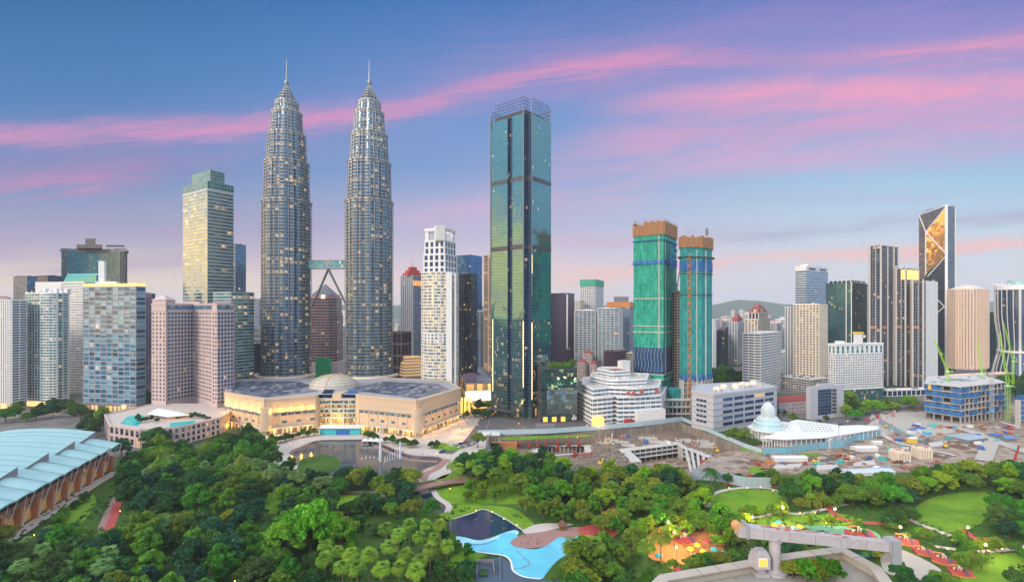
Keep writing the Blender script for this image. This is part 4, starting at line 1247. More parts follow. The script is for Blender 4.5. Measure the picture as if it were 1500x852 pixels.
for px, Yc_, r0 in ((420, TW_Y, 44), (541, TW_Y, 44)):
 mb = MB()     # beige collars where the towers stand
 cc = P(px, Yc_)
 for i in range(28):
  a0, a1 = math.pi + math.pi * i / 28, math.pi + math.pi * (i + 1) / 28
  mb.hexa([(cc[0] + r * math.cos(t), cc[1] + r * math.sin(t), zr) for r, t in ((r0, a0), (r0, a1), (r0 - 4, a1), (r0 - 4, a0))], [(cc[0] + r * math.cos(t), cc[1] + r * math.sin(t), zr + 3.2) for r, t in ((r0, a0), (r0, a1), (r0 - 4, a1), (r0 - 4, a0))])
 mb.build('tower_collar', CREAM, ro)
# dome
dm = MB(); rb = MB(); cx, cy = P(489, 644)
prof = [(29.5 * math.cos(math.pi / 2 * i / 7), zr + 1 + 14.5 * math.sin(math.pi / 2 * i / 7)) for i in range(8)]
prof[-1] = (1.5, prof[-1][1])
dm.lathe([(31, zr - .1), (31, zr + 1)] + prof, cx, cy, 32)
for i, (r, z) in enumerate(prof[:-1]): rb.lathe([(r - .4, z - .1), (r + .25, z - .1), (r + .1, z + .7), (r - .8, z + .7)], cx, cy, 32)
for s in range(8):
 ph = math.pi / 4 * s + math.pi / 8 * 2
 for (r0, z0), (r1, z1) in zip(prof, prof[1:]): rb.tube((cx + r0 * math.cos(ph), cy + r0 * math.sin(ph), z0 + .2), (cx + r1 * math.cos(ph), cy + r1 * math.sin(ph), z1 + .2), .6, n=6)
do = dm.build('dome', paint("white_dome_panels", (.50, .48, .44), .5, var=.15), mall)
rb.build('dome_rib', paint("ochre_dome_rib", (.46, .37, .22), .6), do)
# floodlights on the cornice of the left wing
for i in range(5):
 t = .1 + .2 * i
 for (a, c) in ((ML[0], ML[1]), (ML[1], ML[2])):
  p_ = lerp(a, c, t)
  L = math.hypot(c[0] - a[0], c[1] - a[1]); nx, ny = (c[1] - a[1]) / L, -(c[0] - a[0]) / L
  la = bpy.data.lights.new("cornice_floodlight", 'POINT'); la.energy = 5200 if (a, c) == (ML[0], ML[1]) else 2600; la.color = (1.0, .52, .06); la.shadow_soft_size = 1.0
  lo = bpy.data.objects.new("cornice_floodlight", la); lo.location = (p_[0] + nx * 4.2, p_[1] + ny * 4.2, 27); COL.objects.link(lo)

for (a, c, n_) in ((ML[0], ML[1], 2), (ML[1], ML[2], 3), (MR[0], MR[1], 4), (MR[1], MR[2], 5)):
 L = math.hypot(c[0] - a[0], c[1] - a[1]); nx, ny = (c[1] - a[1]) / L, -(c[0] - a[0]) / L
 for i in range(n_):
  p_ = lerp(a, c, (i + .5) / n_)
  la = bpy.data.lights.new("arcade_lamp", 'POINT'); la.energy = 3600; la.color = (1.0, .50, .10); la.shadow_soft_size = 1.0
  lo = bpy.data.objects.new("arcade_lamp", la); lo.location = (p_[0] + nx * 5, p_[1] + ny * 5, 5); COL.objects.link(lo)
la = bpy.data.lights.new("hall_lamp", 'POINT'); la.energy = 9000; la.color = (1.0, .55, .12); la.shadow_soft_size = 2.0
lo = bpy.data.objects.new("hall_lamp", la); lo.location = (MC[0][0] * .5 + MC[1][0] * .5, MC[0][1] - 8, 12); COL.objects.link(lo)
# turquoise event stage by the lake with white roof, white tents
b = empty('event_stage', (*at(497, 636), 0), 'turquoise event stage with white flat roof on the lakefront before the mall', 'stage')
c0 = at(497, 637)
mb = MB(); mb.box(c0[0], c0[1] + 6, 7.5, 46, 14, 1.2); mb.build('roof', WHITE, b)
mb = MB(); mb.box(c0[0], c0[1] + 7, .2, 44, 10, 7.2); mb.build('panel', CYAN, b)
mb = MB(); mb.box(c0[0] + 3, c0[1] + 1.6, .2, 14, 1.0, 5); mb.build('screen', BLUE, b)
tentc = None
for i, px in enumerate((535, 543, 551, 558)):
 c0 = at(px, 649)
 mb = MB()
 sq = [(c0[0] - 3, c0[1] - 3), (c0[0] + 3, c0[1] - 3), (c0[0] + 3, c0[1] + 3), (c0[0] - 3, c0[1] + 3)]
 mb.frust(sq, 3.0, shrink(sq, .06), 6.0)
 for q in sq: mb.tube((*q, .1), (*q, 3), .12, n=5)
 tag(mb.build('event_tent', WHITE, org=(*c0, 0)), 'small white peaked tent on the lakefront beside the turquoise stage', 'tent', 'white tents beside the stage')

# ================================================================== CENTRE CLUSTER
def octa(px, Y, hw, ch=.3, th=0):
 c = P(px, Y); k = hw * (1 - 2 * ch)
 pts = [(-k, -hw), (k, -hw), (hw, -k), (hw, k), (k, hw), (-k, hw), (-hw, k), (-hw, -k)]
 a = R(th)
 return [(c[0] + x * math.cos(a) - y * math.sin(a), c[1] + x * math.sin(a) + y * math.cos(a)) for x, y in pts]
Y = 1000
b = tower('rose_pyramid_tower', 'rose banded tower with grey pyramid roof seen between the twin towers', 'building', octa(477.5, Y, 28.5, .2), zat(462, Y), ROSE, G_ROSE, fh=5.2, bay=8, pier=(0, 0), band=(2.2, .5), clutter=0, parapet=0, frame_name='floor_bands')
o8 = octa(477.5, Y, 26.5, .22)
fr, gl = MB(), MB()
for k in range(8): facade(fr, gl, o8[k], o8[(k + 1) % 8], zat(462, Y) + .3, zat(437, Y), 5.2, 8, (0, 0), (2.2, .5))
o9 = octa(477.5, Y, 24, .25)
fr.prism(o9, zat(437, Y), zat(432, Y))
fr.build('upper_floor_bands', ROSE, b); gl.build('upper_glazing', G_ROSE, b)
mb = MB(); o9 = octa(476.5, Y, 20, .02); mb.frust(o9, zat(432, Y), shrink(o9, .02), zat(416, Y)); mb.build('pyramid_roof', paint("grey_pyramid", (.14, .15, .17), .4), b)
mb = MB(); mb.prism(octa(477.5, Y, 32, .1), 0, zat(528, Y)); mb.build('stone_base', PINKSTONE, b)
mb = MB(); mb.box(*P(473, Y - 30), zat(437, Y - 30), 7, .6, 7); mb.build('white_sign_panel', WHITELIT, b)
mb = MB(); c0 = P(473, 930); mb.box(c0[0], c0[1], 0, 26, 4, zat(524, 930)); mb.box(c0[0], c0[1] + 6, 0, 24, 8, zat(527, 930))
tag(mb.build('green_hoarding_block', paint("green_screen_mesh", (.02, .38, .14), .8), org=(*c0, 0)), 'bright green netted block at the foot of the rose pyramid tower', 'netted block')
for px, py, Y, hw in ((502, 452, 1900, 30), (508, 470, 1500, 20)):
 pass
# blue tower with red crown
Y = 1000
b = tower('blue_red_crown_tower', 'blue and grey tower with stepped red crown and mast behind the white round tower', 'building', foot(587, 605, 620, Y, 35), zat(404, Y), GREYPANEL, G_BLUE, fh=4, bay=4, pier=(1.0, .5), band=(1.1, .3), clutter=0,
          styles={3: dict(pier=(2.2, .5), bay=6)})
mb = MB(); c0 = P(604, Y + 22)
for i, (hw, z0, z1) in enumerate(((15, 404, 399), (11, 399, 395), (7, 395, 390))): mb.box(c0[0], c0[1], zat(z0, Y) + .2, hw * 2, hw * 2, zat(z1, Y) - zat(z0, Y), R(35))
mb.tube((*c0, zat(391, Y)), (*c0, zat(380, Y)), .5, .2, 6)
mb.build('red_crown', RED, b)
mb = MB(); q = foot(587, 605, 620, Y, 35); mb.wallbox(q[0], q[1], zat(418, Y), zat(411, Y), 0, .9); mb.build('orange_sign_panel', glow_mat("orange_sign_light", (1, .35, .08), .9), b)
tower('brown_slab', 'dark brown slab block between a twin tower and the white round tower', 'building', foot(570, 588, 602, 850, 30), zat(487, 850), BROWN, G_PURPLE, fh=20, bay=8, pier=(1.5, .6), band=(2.5, .7), clutter=3)
# stepped beige block: floors grow outward downward
Y = 770
b = empty('stepped_beige_block', (*P(603, Y), 0), 'low beige block with inverted stepped floors below the dark brown slab', 'building')
mb, g2 = MB(), MB()
q = foot(586, 592, 621, Y, 60)
for i in range(7):
 s = shrink(q, 1.12 - .03 * i) if i < 5 else shrink(q, .8)
 z = zat(553, Y) + (zat(523, Y) - zat(553, Y)) * i / 7
 mb.prism(s, z, z + 2.4, base=True)
 g2.prism(shrink(s, .93), z + 2.4, z + 4.6)
mb.prism(shrink(q, .9), 0, zat(553, Y))
mb.build('floor_bands', paint("beige_band", (.48, .40, .33), .7), b); g2.build('glazing', G_WIN, b)

# white round tower with open roof frame
Y = 735; c0 = P(644.5, Y); Rr_ = 27.0
b = empty('white_round_tower', (*c0, 0), 'white cylindrical tower with lit balcony bands and an open frame roof', 'building')
def arcp(r, n=36, sx=1.0): return [(c0[0] + r * math.cos(2 * math.pi * i / n) * sx, c0[1] + r * math.sin(2 * math.pi * i / n)) for i in range(n)]
fr, gl = MB(), MB()
zt1 = zat(401, Y); nf = 36
po, pi_ = arcp(Rr_), arcp(Rr_ * .94)
for j in range(nf + 1):
 z = 28 + (zt1 - 28) * j / nf
 if 14 <= j <= 16:
  fr.prism(po, z, z + (zt1 - 28) / nf, cap=True)
  continue
 fr.prism(po, z, z + 1.9, cap=True, base=True)
fr.prism(po, 0, 28)
for k in range(36):
 m = (k + 1) % 36
 gl.face([(*pi_[k], 28), (*pi_[m], 28), (*pi_[m], zt1), (*pi_[k], zt1)], [(k, 0), (k + 1, 0), (k + 1, nf), (k, nf)])
for k in range(36):
 if k % 2 == 0: fr.box(*po[k], 28, .9, .9, zt1 - 28)
fr.build('balcony_bands', OFFWHITE, b); gl.build('glazing', G_WINLIT, b)
mb = MB(); f0 = P(658, Y - 27); mb.box(f0[0], f0[1] + 2, 0, 8, 9, zat(401, Y)); mb.box(f0[0] + 8, f0[1] + 6, 0, 3, 9, zat(402, Y)); mb.build('stair_fin', WHITE, b)
st = []
for j in range(3):
 for k in range(-5, 3):
  a_ = -math.pi / 2 + k * .22 - .05
  z = 28 + (zt1 - 28) * (14 + j) / nf
  st.append((c0[0] + (Rr_ - .02) * math.cos(a_), c0[1] + (Rr_ - .02) * math.sin(a_), z + 1.3, 2.6, 2.4, a_ + math.pi / 2, k, j))
put_windows(b, st, G_WIN)
# stepped upper floors
fr, gl = MB(), MB()
q = foot(620, 652, 669, 712, 20)
for i, (sc_, z0, z1) in enumerate(((.98, 401, 372), (.92, 372, 352))):
 s = shrink(q, sc_)
 for k in range(4): facade(fr, gl, s[k], s[(k + 1) % 4], zat(z0, 712) + .3, zat(z1, 712), 9, 9, (3.5, .5), (2.5, .6))
 fr.face([(*x, zat(z1, 712)) for x in s])
s = shrink(q, .88)
for k in range(4): fr.wallbox(lerp(s[k], s[(k + 1) % 4], 0), lerp(s[k], s[(k + 1) % 4], .16), zat(352, 712), zat(336, 712), -4, .3)
fr.box(*lerp(s[0], s[3], .25), zat(352, 712), 13, 14, zat(330, 712) - zat(352, 712), R(20))
for k in range(4): fr.wallbox(s[k], s[(k + 1) % 4], zat(337, 712), zat(333, 712), -2, 1.5 + .02 * k)
fr.build('upper_frame', OFFWHITE, b); gl.build('upper_glazing', G_NAVY, b)

tower('blue_slab_tower', 'bright blue glass tower directly behind the dark tower with scattered lit rooms', 'building', foot(664, 690, 706, 1000, 30), zat(374, 1000), BLUE, G_BLUE, fh=4, bay=4, pier=(.5, .3), band=(.5, .2), clutter=6)
tower('dark_slab_tower', 'dark glass tower with scattered lit rooms wedged beside the white round tower', 'building', foot(668, 690, 699, 790, 30), zat(402, 790), DARKGREY, G_DARK, fh=3.8, bay=3.8, pier=(.4, .3), band=(.9, .3), clutter=6)
tower('white_framed_block', 'narrow glass block in a white frame between the dark tower and the teal skyscraper', 'building', foot(695, 711, 716, 900, 10), zat(457, 900), WHITE, G_BLUE, fh=4, bay=10, pier=(1.6, .8), band=(.9, .3), clutter=1, parapet=4)
tower('tan_slab_tower', 'tan balconied slab just visible behind the edge of the teal skyscraper', 'building', foot(709, 722, 760, 880, 20), zat(374, 880), SAND, G_WIN, fh=4, bay=7, pier=(1.6, .6), band=(1.6, .9), clutter=2)
# gold-lit retail block
p = foot(664, 682, 728, 700, 80)
b = tower('gold_lit_retail_block', 'low retail block with glowing gold panels between the mall and the teal skyscraper', 'building', p, zat(562, 700), MIDGREY, G_SHOP, fh=12, bay=14, pier=(1, .5), band=(1.2, .5), clutter=4)
mb = MB(); mb.wallbox(p[0], p[1], 12, 25, 0, 2.2); mb.build('lit_panel', WHITELIT, b)
mb = MB(); mb.wallbox(p[0], p[1], 1, 9, 0, 2.0)
for i in range(3): mb.box(*P(676 + i * 5.5, 672), .1, 3.2, 4, 21)
mb.build_each('gold_fin', GOLDLIT, b)
mb = MB(); mb.box(*P(690, 712), zat(562, 700) + .1, 14, 12, 13); mb.build('roof_box', PURPLE, b)
# ================================================================== TEAL SKYSCRAPER
Y = 634
q = foot(719, 773, 807, Y, 39.5)
C, B, D, A = q
ex = ((A[0] - C[0]), (A[1] - C[1])); Ll = math.hypot(*ex); ld_ = (ex[0] / Ll, ex[1] / Ll)
ey = ((B[0] - C[0]), (B[1] - C[1])); Lr = math.hypot(*ey); rd_ = (ey[0] / Lr, ey[1] / Lr)
def fp(a, c): return (C[0] + ld_[0] * a + rd_[0] * c, C[1] + ld_[1] * a + rd_[1] * c)
nt = 5.0
# left face a: 0..Ll with recess; corner notch
fpoly = [fp(nt, nt * 1.2), fp(nt * .2, nt * 1.2), fp(nt * .2, 0 + nt * .9), fp(0, nt * 1.4)]
r0, r1 = Ll * .40, Ll * .53
fpoly = [fp(Ll, 0), fp(r1, 0), fp(r1, 4.5), fp(r0, 4.5), fp(r0, 0), fp(6.5, 0), fp(6.5, 8), fp(0, 8), fp(0, Lr), fp(Ll, Lr)]
ztF = zat(164, Y)
b = empty('teal_glass_skyscraper', (*C, 0), 'very tall teal mirrored glass skyscraper with dark vertical slots, lit fins and lattice crown', 'skyscraper')
fr, gl, g2, dk = MB(), MB(), MB(), MB()
zl = zat(468, Y)
fr2 = MB()
for k in range(len(fpoly)):
 a, c = fpoly[k], fpoly[(k + 1) % len(fpoly)]
 L = math.hypot(c[0] - a[0], c[1] - a[1])
 slot = k in (1, 2, 3, 5, 6)
 for (za, zb, gg) in ((14, zl, g2), (zl + .05, ztF, gl)):
  facade(fr, gg if not slot else dk, a, c, za, zb, 3.9, 2.2 if not slot else 3, (.10, .10) if not slot else (0, 0), (.22, .12) if not slot else (.3, .05), uo=k * 300)
 for (za, zb) in ((zat(262, Y), zat(256, Y)), (zat(364, Y), zat(357, Y)), (12, 14.6)):
  fr2.wallbox(a, c, za + .03 * k, zb + .03 * k, -.2, .35 + .01 * k)
fr.build('mullion_grid', paint("teal_mullion", (.06, .16, .17), .4), b)
gl.build('upper_curtain_wall', G_FOUR, b); g2.build('lower_curtain_wall', G_FOURLOW, b); dk.build('recessed_slot', G_NAVY, b)
fr2.build_each('plant_floor_band', DARKGREY, b)
mb = MB(); mb.face([(*x, ztF) for x in fpoly]); ro = mb.build('roof', ROOFGREY, b)
mb = MB()
for x in (fp(6.5, -.5), fp(-.5, 8), fp(Ll, -.4)): mb.box(x[0], x[1], zl + 30, .9, .9, ztF - zl - 20, R(39.5))
mb.build_each('pale_fin', STEELPALE, b)
mb = MB()
for x, za, zb in ((fp(6.5, -.8), 40, zat(470, Y)), (fp(-.8, 8), 24, zat(472, Y)), (fp(Ll - 4, -.7), 30, zat(468, Y)), (fp(-.8, 8), zat(400, Y), zat(372, Y))): mb.box(x[0], x[1], za, .8, .8, zb - za, R(39.5))
mb.build_each('lit_fin', FINLIT, b)
# lattice screens on the roof
def lattice(mb, a, c, z0, z1, cell=4.6, w_=.46):
 L = math.hypot(c[0] - a[0], c[1] - a[1]); nn = max(2, round(L / cell)); nz_ = max(2, round((z1 - z0) / cell))
 for i in range(nn + 1):
  p_ = lerp(a, c, i / nn); mb.bar((*p_, z0), (*p_, z1), w_)
 for j in range(nz_ + 1):
  z = z0 + (z1 - z0) * j / nz_; mb.bar((*a, z), (*c, z), w_)
mb = MB()
lattice(mb, fp(Ll - 8, .5), fp(6.5, .5), ztF, ztF + 21); lattice(mb, fp(0.3, 11), fp(.3, Lr - 1), ztF, ztF + 21); lattice(mb, fp(Ll, 0), fp(Ll - 3, 0), ztF - 8, ztF + 8)
lattice(mb, fp(6.5, .5), fp(6.5, 12), ztF, ztF + 21); lattice(mb, fp(Ll - 1, Lr), fp(1, Lr), ztF, ztF + 16); lattice(mb, fp(Ll, 3), fp(Ll, Lr), ztF, ztF + 16)
mb.build('lattice_crown', DARKGREY, b)
mb = MB(); mb.prism([fp(Ll - 4, 5), fp(8, 5), fp(8, Lr - 4), fp(Ll - 4, Lr - 4)], ztF + .1, ztF + 7); mb.build_each('roof_plant', DARKGREY, ro)
lb, lg = MB(), MB()
for k in range(len(fpoly)): facade(lb, lg, fpoly[k], fpoly[(k + 1) % len(fpoly)], .2, 12, 11.8, 6, (1.0, .4), (.6, .3))
lb.build('lobby_frame', DARKGREY, b); lg.build('lobby_glazing', glazing("lobby_glass", (.05, .14, .14), lit=.4, metal=.4, lits=.9), b)
mb = MB(); mb.wallbox(fp(Ll, -14), fp(9, -14), 8, 8.6, -13, 0); mb.wallbox(fp(Ll - 8, -14), fp(14, -14), 8.7, 9.6, -9, -3)
for t in (.1, .4, .7, .95): mb.box(*lerp(fp(Ll, -13), fp(9, -13), t), .1, .7, .7, 8)
mb.build('entrance_canopy', DARKGREY, b)

# dark glass annex with roof garden
Y = 616
p = foot(784, 793, 845, Y, 84)
b = tower('dark_glass_annex', 'dark glass annex with orange lit rooms and a roof garden attached to the teal skyscraper', 'building', p, zat(541, Y), DARKGREY, G_FOURLOW, fh=4.6, bay=4, pier=(.25, .2), band=(.4, .2), clutter=0, parapet=1.0)
mb = MB(); g2 = MB()
z0, z1 = zat(607, Y), zat(571, Y)
a, c = p[0], p[1]
# faceted glass wall leaning out
nn = 8
for i in range(nn):
 for j in range(5):
  def pt(ii, jj):
   t = .14 + .86 * ii / nn; s_ = jj / 5
   d = 1.0 + 2.2 * math.sin(s_ * 2.6) + .6 * math.sin(ii * 1.3 + jj)
   q_ = lerp(a, c, t); return (q_[0], q_[1] - d, z0 + (z1 - z0) * s_)
  g2.face([pt(i, j), pt(i + 1, j), pt(i + 1, j + 1), pt(i, j + 1)], [(i, j), (i + 1, j), (i + 1, j + 1), (i, j + 1)])
g2.wallbox(lerp(a, c, .14), c, z1, z1 + .5, -1, 3); g2.wallbox(lerp(a, c, .14), c, z0 - .5, z0, -1, 2)
g2.build('faceted_glass_wall', glazing("faceted_glass", (.16, .24, .27), lit=0, metal=.6, tilt=.25, mull=.05, mullc=(.05, .06, .07)), b)
mb.wallbox(lerp(a, c, 0), lerp(a, c, 1), .1, 1.2, -1, .6); mb.build('plinth', DARKGREY, b)
mb = MB()
for t in (.05, .3, .55): mb.wallbox(lerp(a, c, t), lerp(a, c, t + .12), 1.3, 7, 0, .5)
mb.build_each('lit_opening', WARMLIT, b)
mb = MB()
for i in range(6):                                   # black and white chequered sign
 for j in range(4):
  if (i + j * 3) % 4 < 2: mb.wallbox(lerp(a, c, .86 + i * .02), lerp(a, c, .88 + i * .02), 3 + j * 2, 5 + j * 2, 0, .7)
mb.build('chequered_sign', WHITE, b)
ANNEX = (p, zat(541, Y))

# ================================================================== CENTRE RIGHT
def T(name, label, l, c, r, Y, top, frame, glass, th=39.5, **kw): return tower(name, label, 'building', foot(l, c, r, Y, th), zat(top, Y), frame, glass, **kw)
b = T('dark_purple_tower', 'dark purple gridded slab tower with a pale edge fin behind the annex', 807, 832, 841, 1000, 430, PURPLE, G_PURPLE, 25, fh=3.6, bay=3.2, pier=(.9, .4), band=(1.2, .3), clutter=3, styles={0: dict(pier=(5, .4), bay=20)})
mb = MB(); q = foot(807, 832, 841, 1000, 25); mb.wallbox(lerp(q[3], q[0], .92), q[0], 60, zat(431, 1000), 0, 1.2); mb.build('white_edge_fin', OFFWHITE, b)
b = T('green_capped_condo', 'far condo tower still wrapped in green netting at its top floors', 850, 872, 884, 1300, 418, OFFWHITE, G_FARD, 25, fh=4, bay=6, pier=(1.8, .4), band=(1, .3), clutter=2)
mb = MB(); q = shrink(foot(850, 872, 884, 1300, 25), 1.05); mb.prism(q, zat(418, 1300) - 1, zat(409, 1300)); mb.build('green_netting', paint("green_net_far", (.05, .35, .22), .8), b)
T('balcony_condo', 'blue glass condo with white balcony bands, directly below the green capped tower', 842, 872, 876, 940, 455, OFFWHITE, G_PALE, 15, fh=4.4, bay=7, pier=(1.0, 1.2), band=(1.2, 1.3), clutter=6, group='blue balcony condos', plant=OFFWHITE)
T('balcony_condo', 'blue glass condo with white balcony bands, beside the orange roofed tower', 876, 906, 912, 930, 452, OFFWHITE, G_PALE, 15, fh=4.4, bay=7, pier=(1.0, 1.2), band=(1.2, 1.3), clutter=6, group='blue balcony condos', plant=OFFWHITE)
b = T('orange_roofed_tower', 'blue tower under construction with an orange formwork roof behind the blue balcony condos', 890, 922, 934, 1120, 450, GREYPANEL, G_BLUE, 25, fh=4, bay=5, pier=(.6, .4), band=(1, .4), clutter=0)
mb = MB(); mb.prism(shrink(foot(890, 922, 934, 1120, 25), 1.06), zat(450, 1120) + .2, zat(442, 1120)); mb.build('formwork', ORANGE, b)
mb = MB(); mb.box(*P(910, 1140), zat(442, 1120), 30, 16, 12); mb.build('core', MIDGREY, b)
T('peach_slab', 'thin peach slab between the purple tower and the blue balcony condos', 840, 850, 856, 1250, 441, CREAM, G_FAR, 20, fh=4, bay=6, pier=(1.5, .4), band=(1, .3), clutter=1)
# red roofed stepped condo
Y = 900
b = empty('red_roofed_condo', (*P(860, Y), 0), 'white stepped condo with several small red hipped roofs above the white terraced mall', 'building')
fr, gl, rr = MB(), MB(), MB()
for l, c, r, top in ((846, 856, 860, 532), (855, 866, 870, 520), (865, 873, 878, 535)):
 q = foot(l, c, r, Y + (10 if top < 530 else 0), 35)
 zt = zat(top, Y)
 for k in range(4): facade(fr, gl, q[k], q[(k + 1) % 4], 0, zt, 3.6, 4, (.8, .5), (1.7, 1.0))
 rr.frust(shrink(q, 1.12), zt + 1, shrink(q, .15), zt + 8)
 for z in (zt - 14, zt - 28): rr.frust(shrink(q, 1.12), z, shrink(q, 1.0), z + 2.2)
fr.build('balconies', paint("pinkish_white", (.62, .52, .50), .7), b); gl.build('glazing', G_WIN, b); rr.build('roof', ROOFRED, b)
T('maroon_block', 'maroon and purple office block with dark square windows above the white terraced mall', 885, 903, 919, 880, 516, MAROON, G_PURPLE, 39, fh=4.6, bay=5, pier=(1.4, .5), band=(1.6, .5), clutter=3)
T('beige_striped_block', 'small beige striped block squeezed between the maroon block and the green netted tower', 916, 926, 936, 900, 518, CREAM, G_WIN, 35, fh=4.2, bay=12, pier=(.8, .4), band=(2.4, .6), clutter=2)

# white terraced mall
b = empty('terraced_white_mall', (*P(905, 630), 0), 'low white terraced mall building with ribbon decks and a maroon roof patch', 'building')
fr, gl, rf = MB(), MB(), MB()
Lv = [([P(846, 655), P(868, 604), P(896, 616), P(902, 622), P(905, 612), P(930, 614), P(968, 625), P(976, 690), P(850, 720)], 0, 32),
      ([P(853, 650), P(869, 612), P(892, 625), P(935, 617), P(964, 630), P(968, 690), P(856, 715)], 32, 42),
      ([P(866, 665), P(888, 634), P(905, 628), P(946, 640), P(950, 690), P(870, 706)], 42, 50),
      ([P(876, 680), P(898, 652), P(922, 664), P(916, 700), P(880, 702)], 50, 58)]
for poly, z0, z1 in Lv:
 for k in range(len(poly)):
  facade(fr, gl, poly[k], poly[(k + 1) % len(poly)], z0 + .05, z1, 5.2, 7, (.5, .2), (2.3, 1.3), uo=k * 40)
 rf.face([(*x, z1) for x in poly])
fr.build('deck_bands', WHITE, b); gl.build('glazing', G_PALE, b); rf.build('roof', PALECONC, b)
mb = MB(); mb.face([(*x, 58.3) for x in [P(888, 675), P(900, 660), P(918, 668), P(908, 686)]]); mb.build('maroon_roof_patch', ROOFRED, b)
rnd = random.Random(3)
mb = MB(); mb.box(*P(914, 690), 58, 14, 10, 11, .5); mb.box(*P(853, 660), 32, 8, 10, 14, .5)
for _ in range(40):
 i = rnd.randrange(3); po = Lv[i][0]
 q_ = lerp(centre(po), lerp(po[rnd.randrange(len(po))], po[rnd.randrange(len(po))], rnd.random()), rnd.uniform(.6, .93))
 mb.box(*q_, Lv[i][2], rnd.uniform(1.5, 6), rnd.uniform(1.5, 4), rnd.uniform(.8, 2.6), rnd.random())
mb.build_each('roof_plant', OFFWHITE, b)
mb = MB(); mb.wallbox(P(932, 610), P(973, 619), .2, 17, -5, 3); mb.build('blank_annex_wall', OFFWHITE, b)
mb = MB(); mb.wallbox(P(914, 609), P(925, 612), .3, 6.5, 0, 3); mb.build('red_hoarding', RED, b)
mb = MB()
for px in (918, 926, 938, 960): mb.wallbox(P(px, 611), P(px + 4, 612), 35 if px < 930 else 37, 39 if px < 930 else 41, -1, 1.8)
mb.build_each('red_panel', paint("faded_red_panel", (.45, .10, .08), .6), b)
mb = MB(); mb.wallbox(P(869, 600), P(884, 606), .3, 9, -3, 1); mb.build('lit_entrance', GOLDLIT, b)

# ------------------------------------------------------------------ green netted towers
def net_mat(name, c1, c2):
 m, t, b_ = new_mat(name)
 uv = t.n('UVMap').outputs[0]; x, y, _ = t.sep(uv)
 co = t.n('TexCoord').outputs['Object']
 mp = t.n('Mapping'); mp.inputs['Scale'].default_value = (1, 1, .22); t.l(co, mp.inputs[0])
 n1 = t.noise(mp.outputs[0], .30, 4, .6, .6); n2 = t.noise(co, 1.5, 3)
 wn = t.n('TexWhiteNoise', noise_dimensions='2D'); t.l(t.xyz(t.m('FLOOR', t.m('DIVIDE', x, 1.0)), t.m('FLOOR', y)), wn.inputs[0])
 f = t.m('ADD', t.m('MULTIPLY', n1, 1.15), t.m('MULTIPLY', wn.outputs['Value'], .10))
 c = t.ramp(f, [(.25, tuple(v * .45 for v in c1)), (.5, c1), (.8, c2)])
 seam = t.m('MAXIMUM', t.m('LESS_THAN', t.m('FRACT', y), .16), t.m('LESS_THAN', t.m('FRACT', x), .06))
 c = t.mix(t.m('MULTIPLY', seam, .65), c, (.02, .06, .06))
 t.l(c, b_.inputs['Base Color']); b_.inputs['Roughness'].default_value = .7
 b_.inputs['Specular IOR Level'].default_value = .25
 bp = t.n('Bump'); bp.inputs['Strength'].default_value = .5; bp.inputs['Distance'].default_value = .6; t.l(n1, bp.inputs['Height']); t.l(bp.outputs[0], b_.inputs['Normal'])
 return m
NETG = net_mat("green_scaffold_net", (.010, .26, .20), (.04, .45, .30))
NETT = net_mat("teal_scaffold_net", (.014, .25, .24), (.05, .40, .37))
NETB = net_mat("blue_scaffold_net", (.02, .10, .30), (.05, .20, .45))
def netting(mb, p, q, z0, z1, fh=3.6, bay=5, amp=.35, seed=0, uo=0):
 L = math.hypot(q[0] - p[0], q[1] - p[1]); nc = max(2, round(L / bay)); nf = max(1, round((z1 - z0) / fh))
 nx, ny = (q[1] - p[1]) / L, -(q[0] - p[0]) / L
 mb.mark()
 def pt(i, j):
  c = lerp(p, q, i / nc); z = z0 + (z1 - z0) * j / nf
  d = amp * mnoise.noise(Vector((c[0] * .2 + seed, c[1] * .2, z * .11))) * 2.2 if 0 < i < nc else 0
  return (c[0] + nx * d, c[1] + ny * d, z)
 for i in range(nc):
  for j in range(nf):
   mb.face([pt(i, j), pt(i + 1, j), pt(i + 1, j + 1), pt(i, j + 1)], [(uo + i + .01, j + .01), (uo + i + .99, j + .01), (uo + i + .99, j + .99), (uo + i + .01, j + .99)])
Y = 690
pA = foot(928, 972, 991, Y, 33)
A_lab = 'wider green netted tower under construction with orange formwork top and blue glass lower floors'
b = empty('netted_tower', (*centre(pA), 0), A_lab, 'skyscraper', 'netted towers under construction')
ZA = lambda py: zat(py, Y)
net, slab, bl, conc = MB(), MB(), MB(), MB()
for k in range(4):
 a, c = pA[k], pA[(k + 1) % 4]
 netting(net, a, c, ZA(510), ZA(343), uo=k * 50)
 netting(net, a, c, ZA(570), ZA(548), seed=4, uo=k * 50)
 facade(MB(), bl, a, c, ZA(547), ZA(510), 3.6, 3.2)
 for py in (437, 478, 487, 549, 556): slab.wallbox(a, c, ZA(py) - .5, ZA(py) + .7, -.6, 1.0)
net.build('green_netting', NETG, b)
bl.build('blue_glazing', glazing("new_blue_glass", (.03, .11, .28), lit=0, metal=.6, mull=.05, mullc=(.05, .08, .12)), b)
a, c = pA[3], pA[0]
dg = MB()
for i in range(9):
 p_ = lerp(a, c, i / 9 + .02); q_ = lerp(a, c, min(.995, i / 9 + .07))
 zz = [ZA(546), ZA(534), ZA(522), ZA(511)]
 o_ = .5
 for j in range(3):
  s_, e_ = (p_, q_) if j % 2 == 0 else (q_, p_)
  dg.bar((s_[0] - .2, s_[1] - o_, zz[j]), (e_[0] - .2, e_[1] - o_, zz[j + 1]), .2)
dg.build_each('diagonal_bracing', OFFWHITE, b)
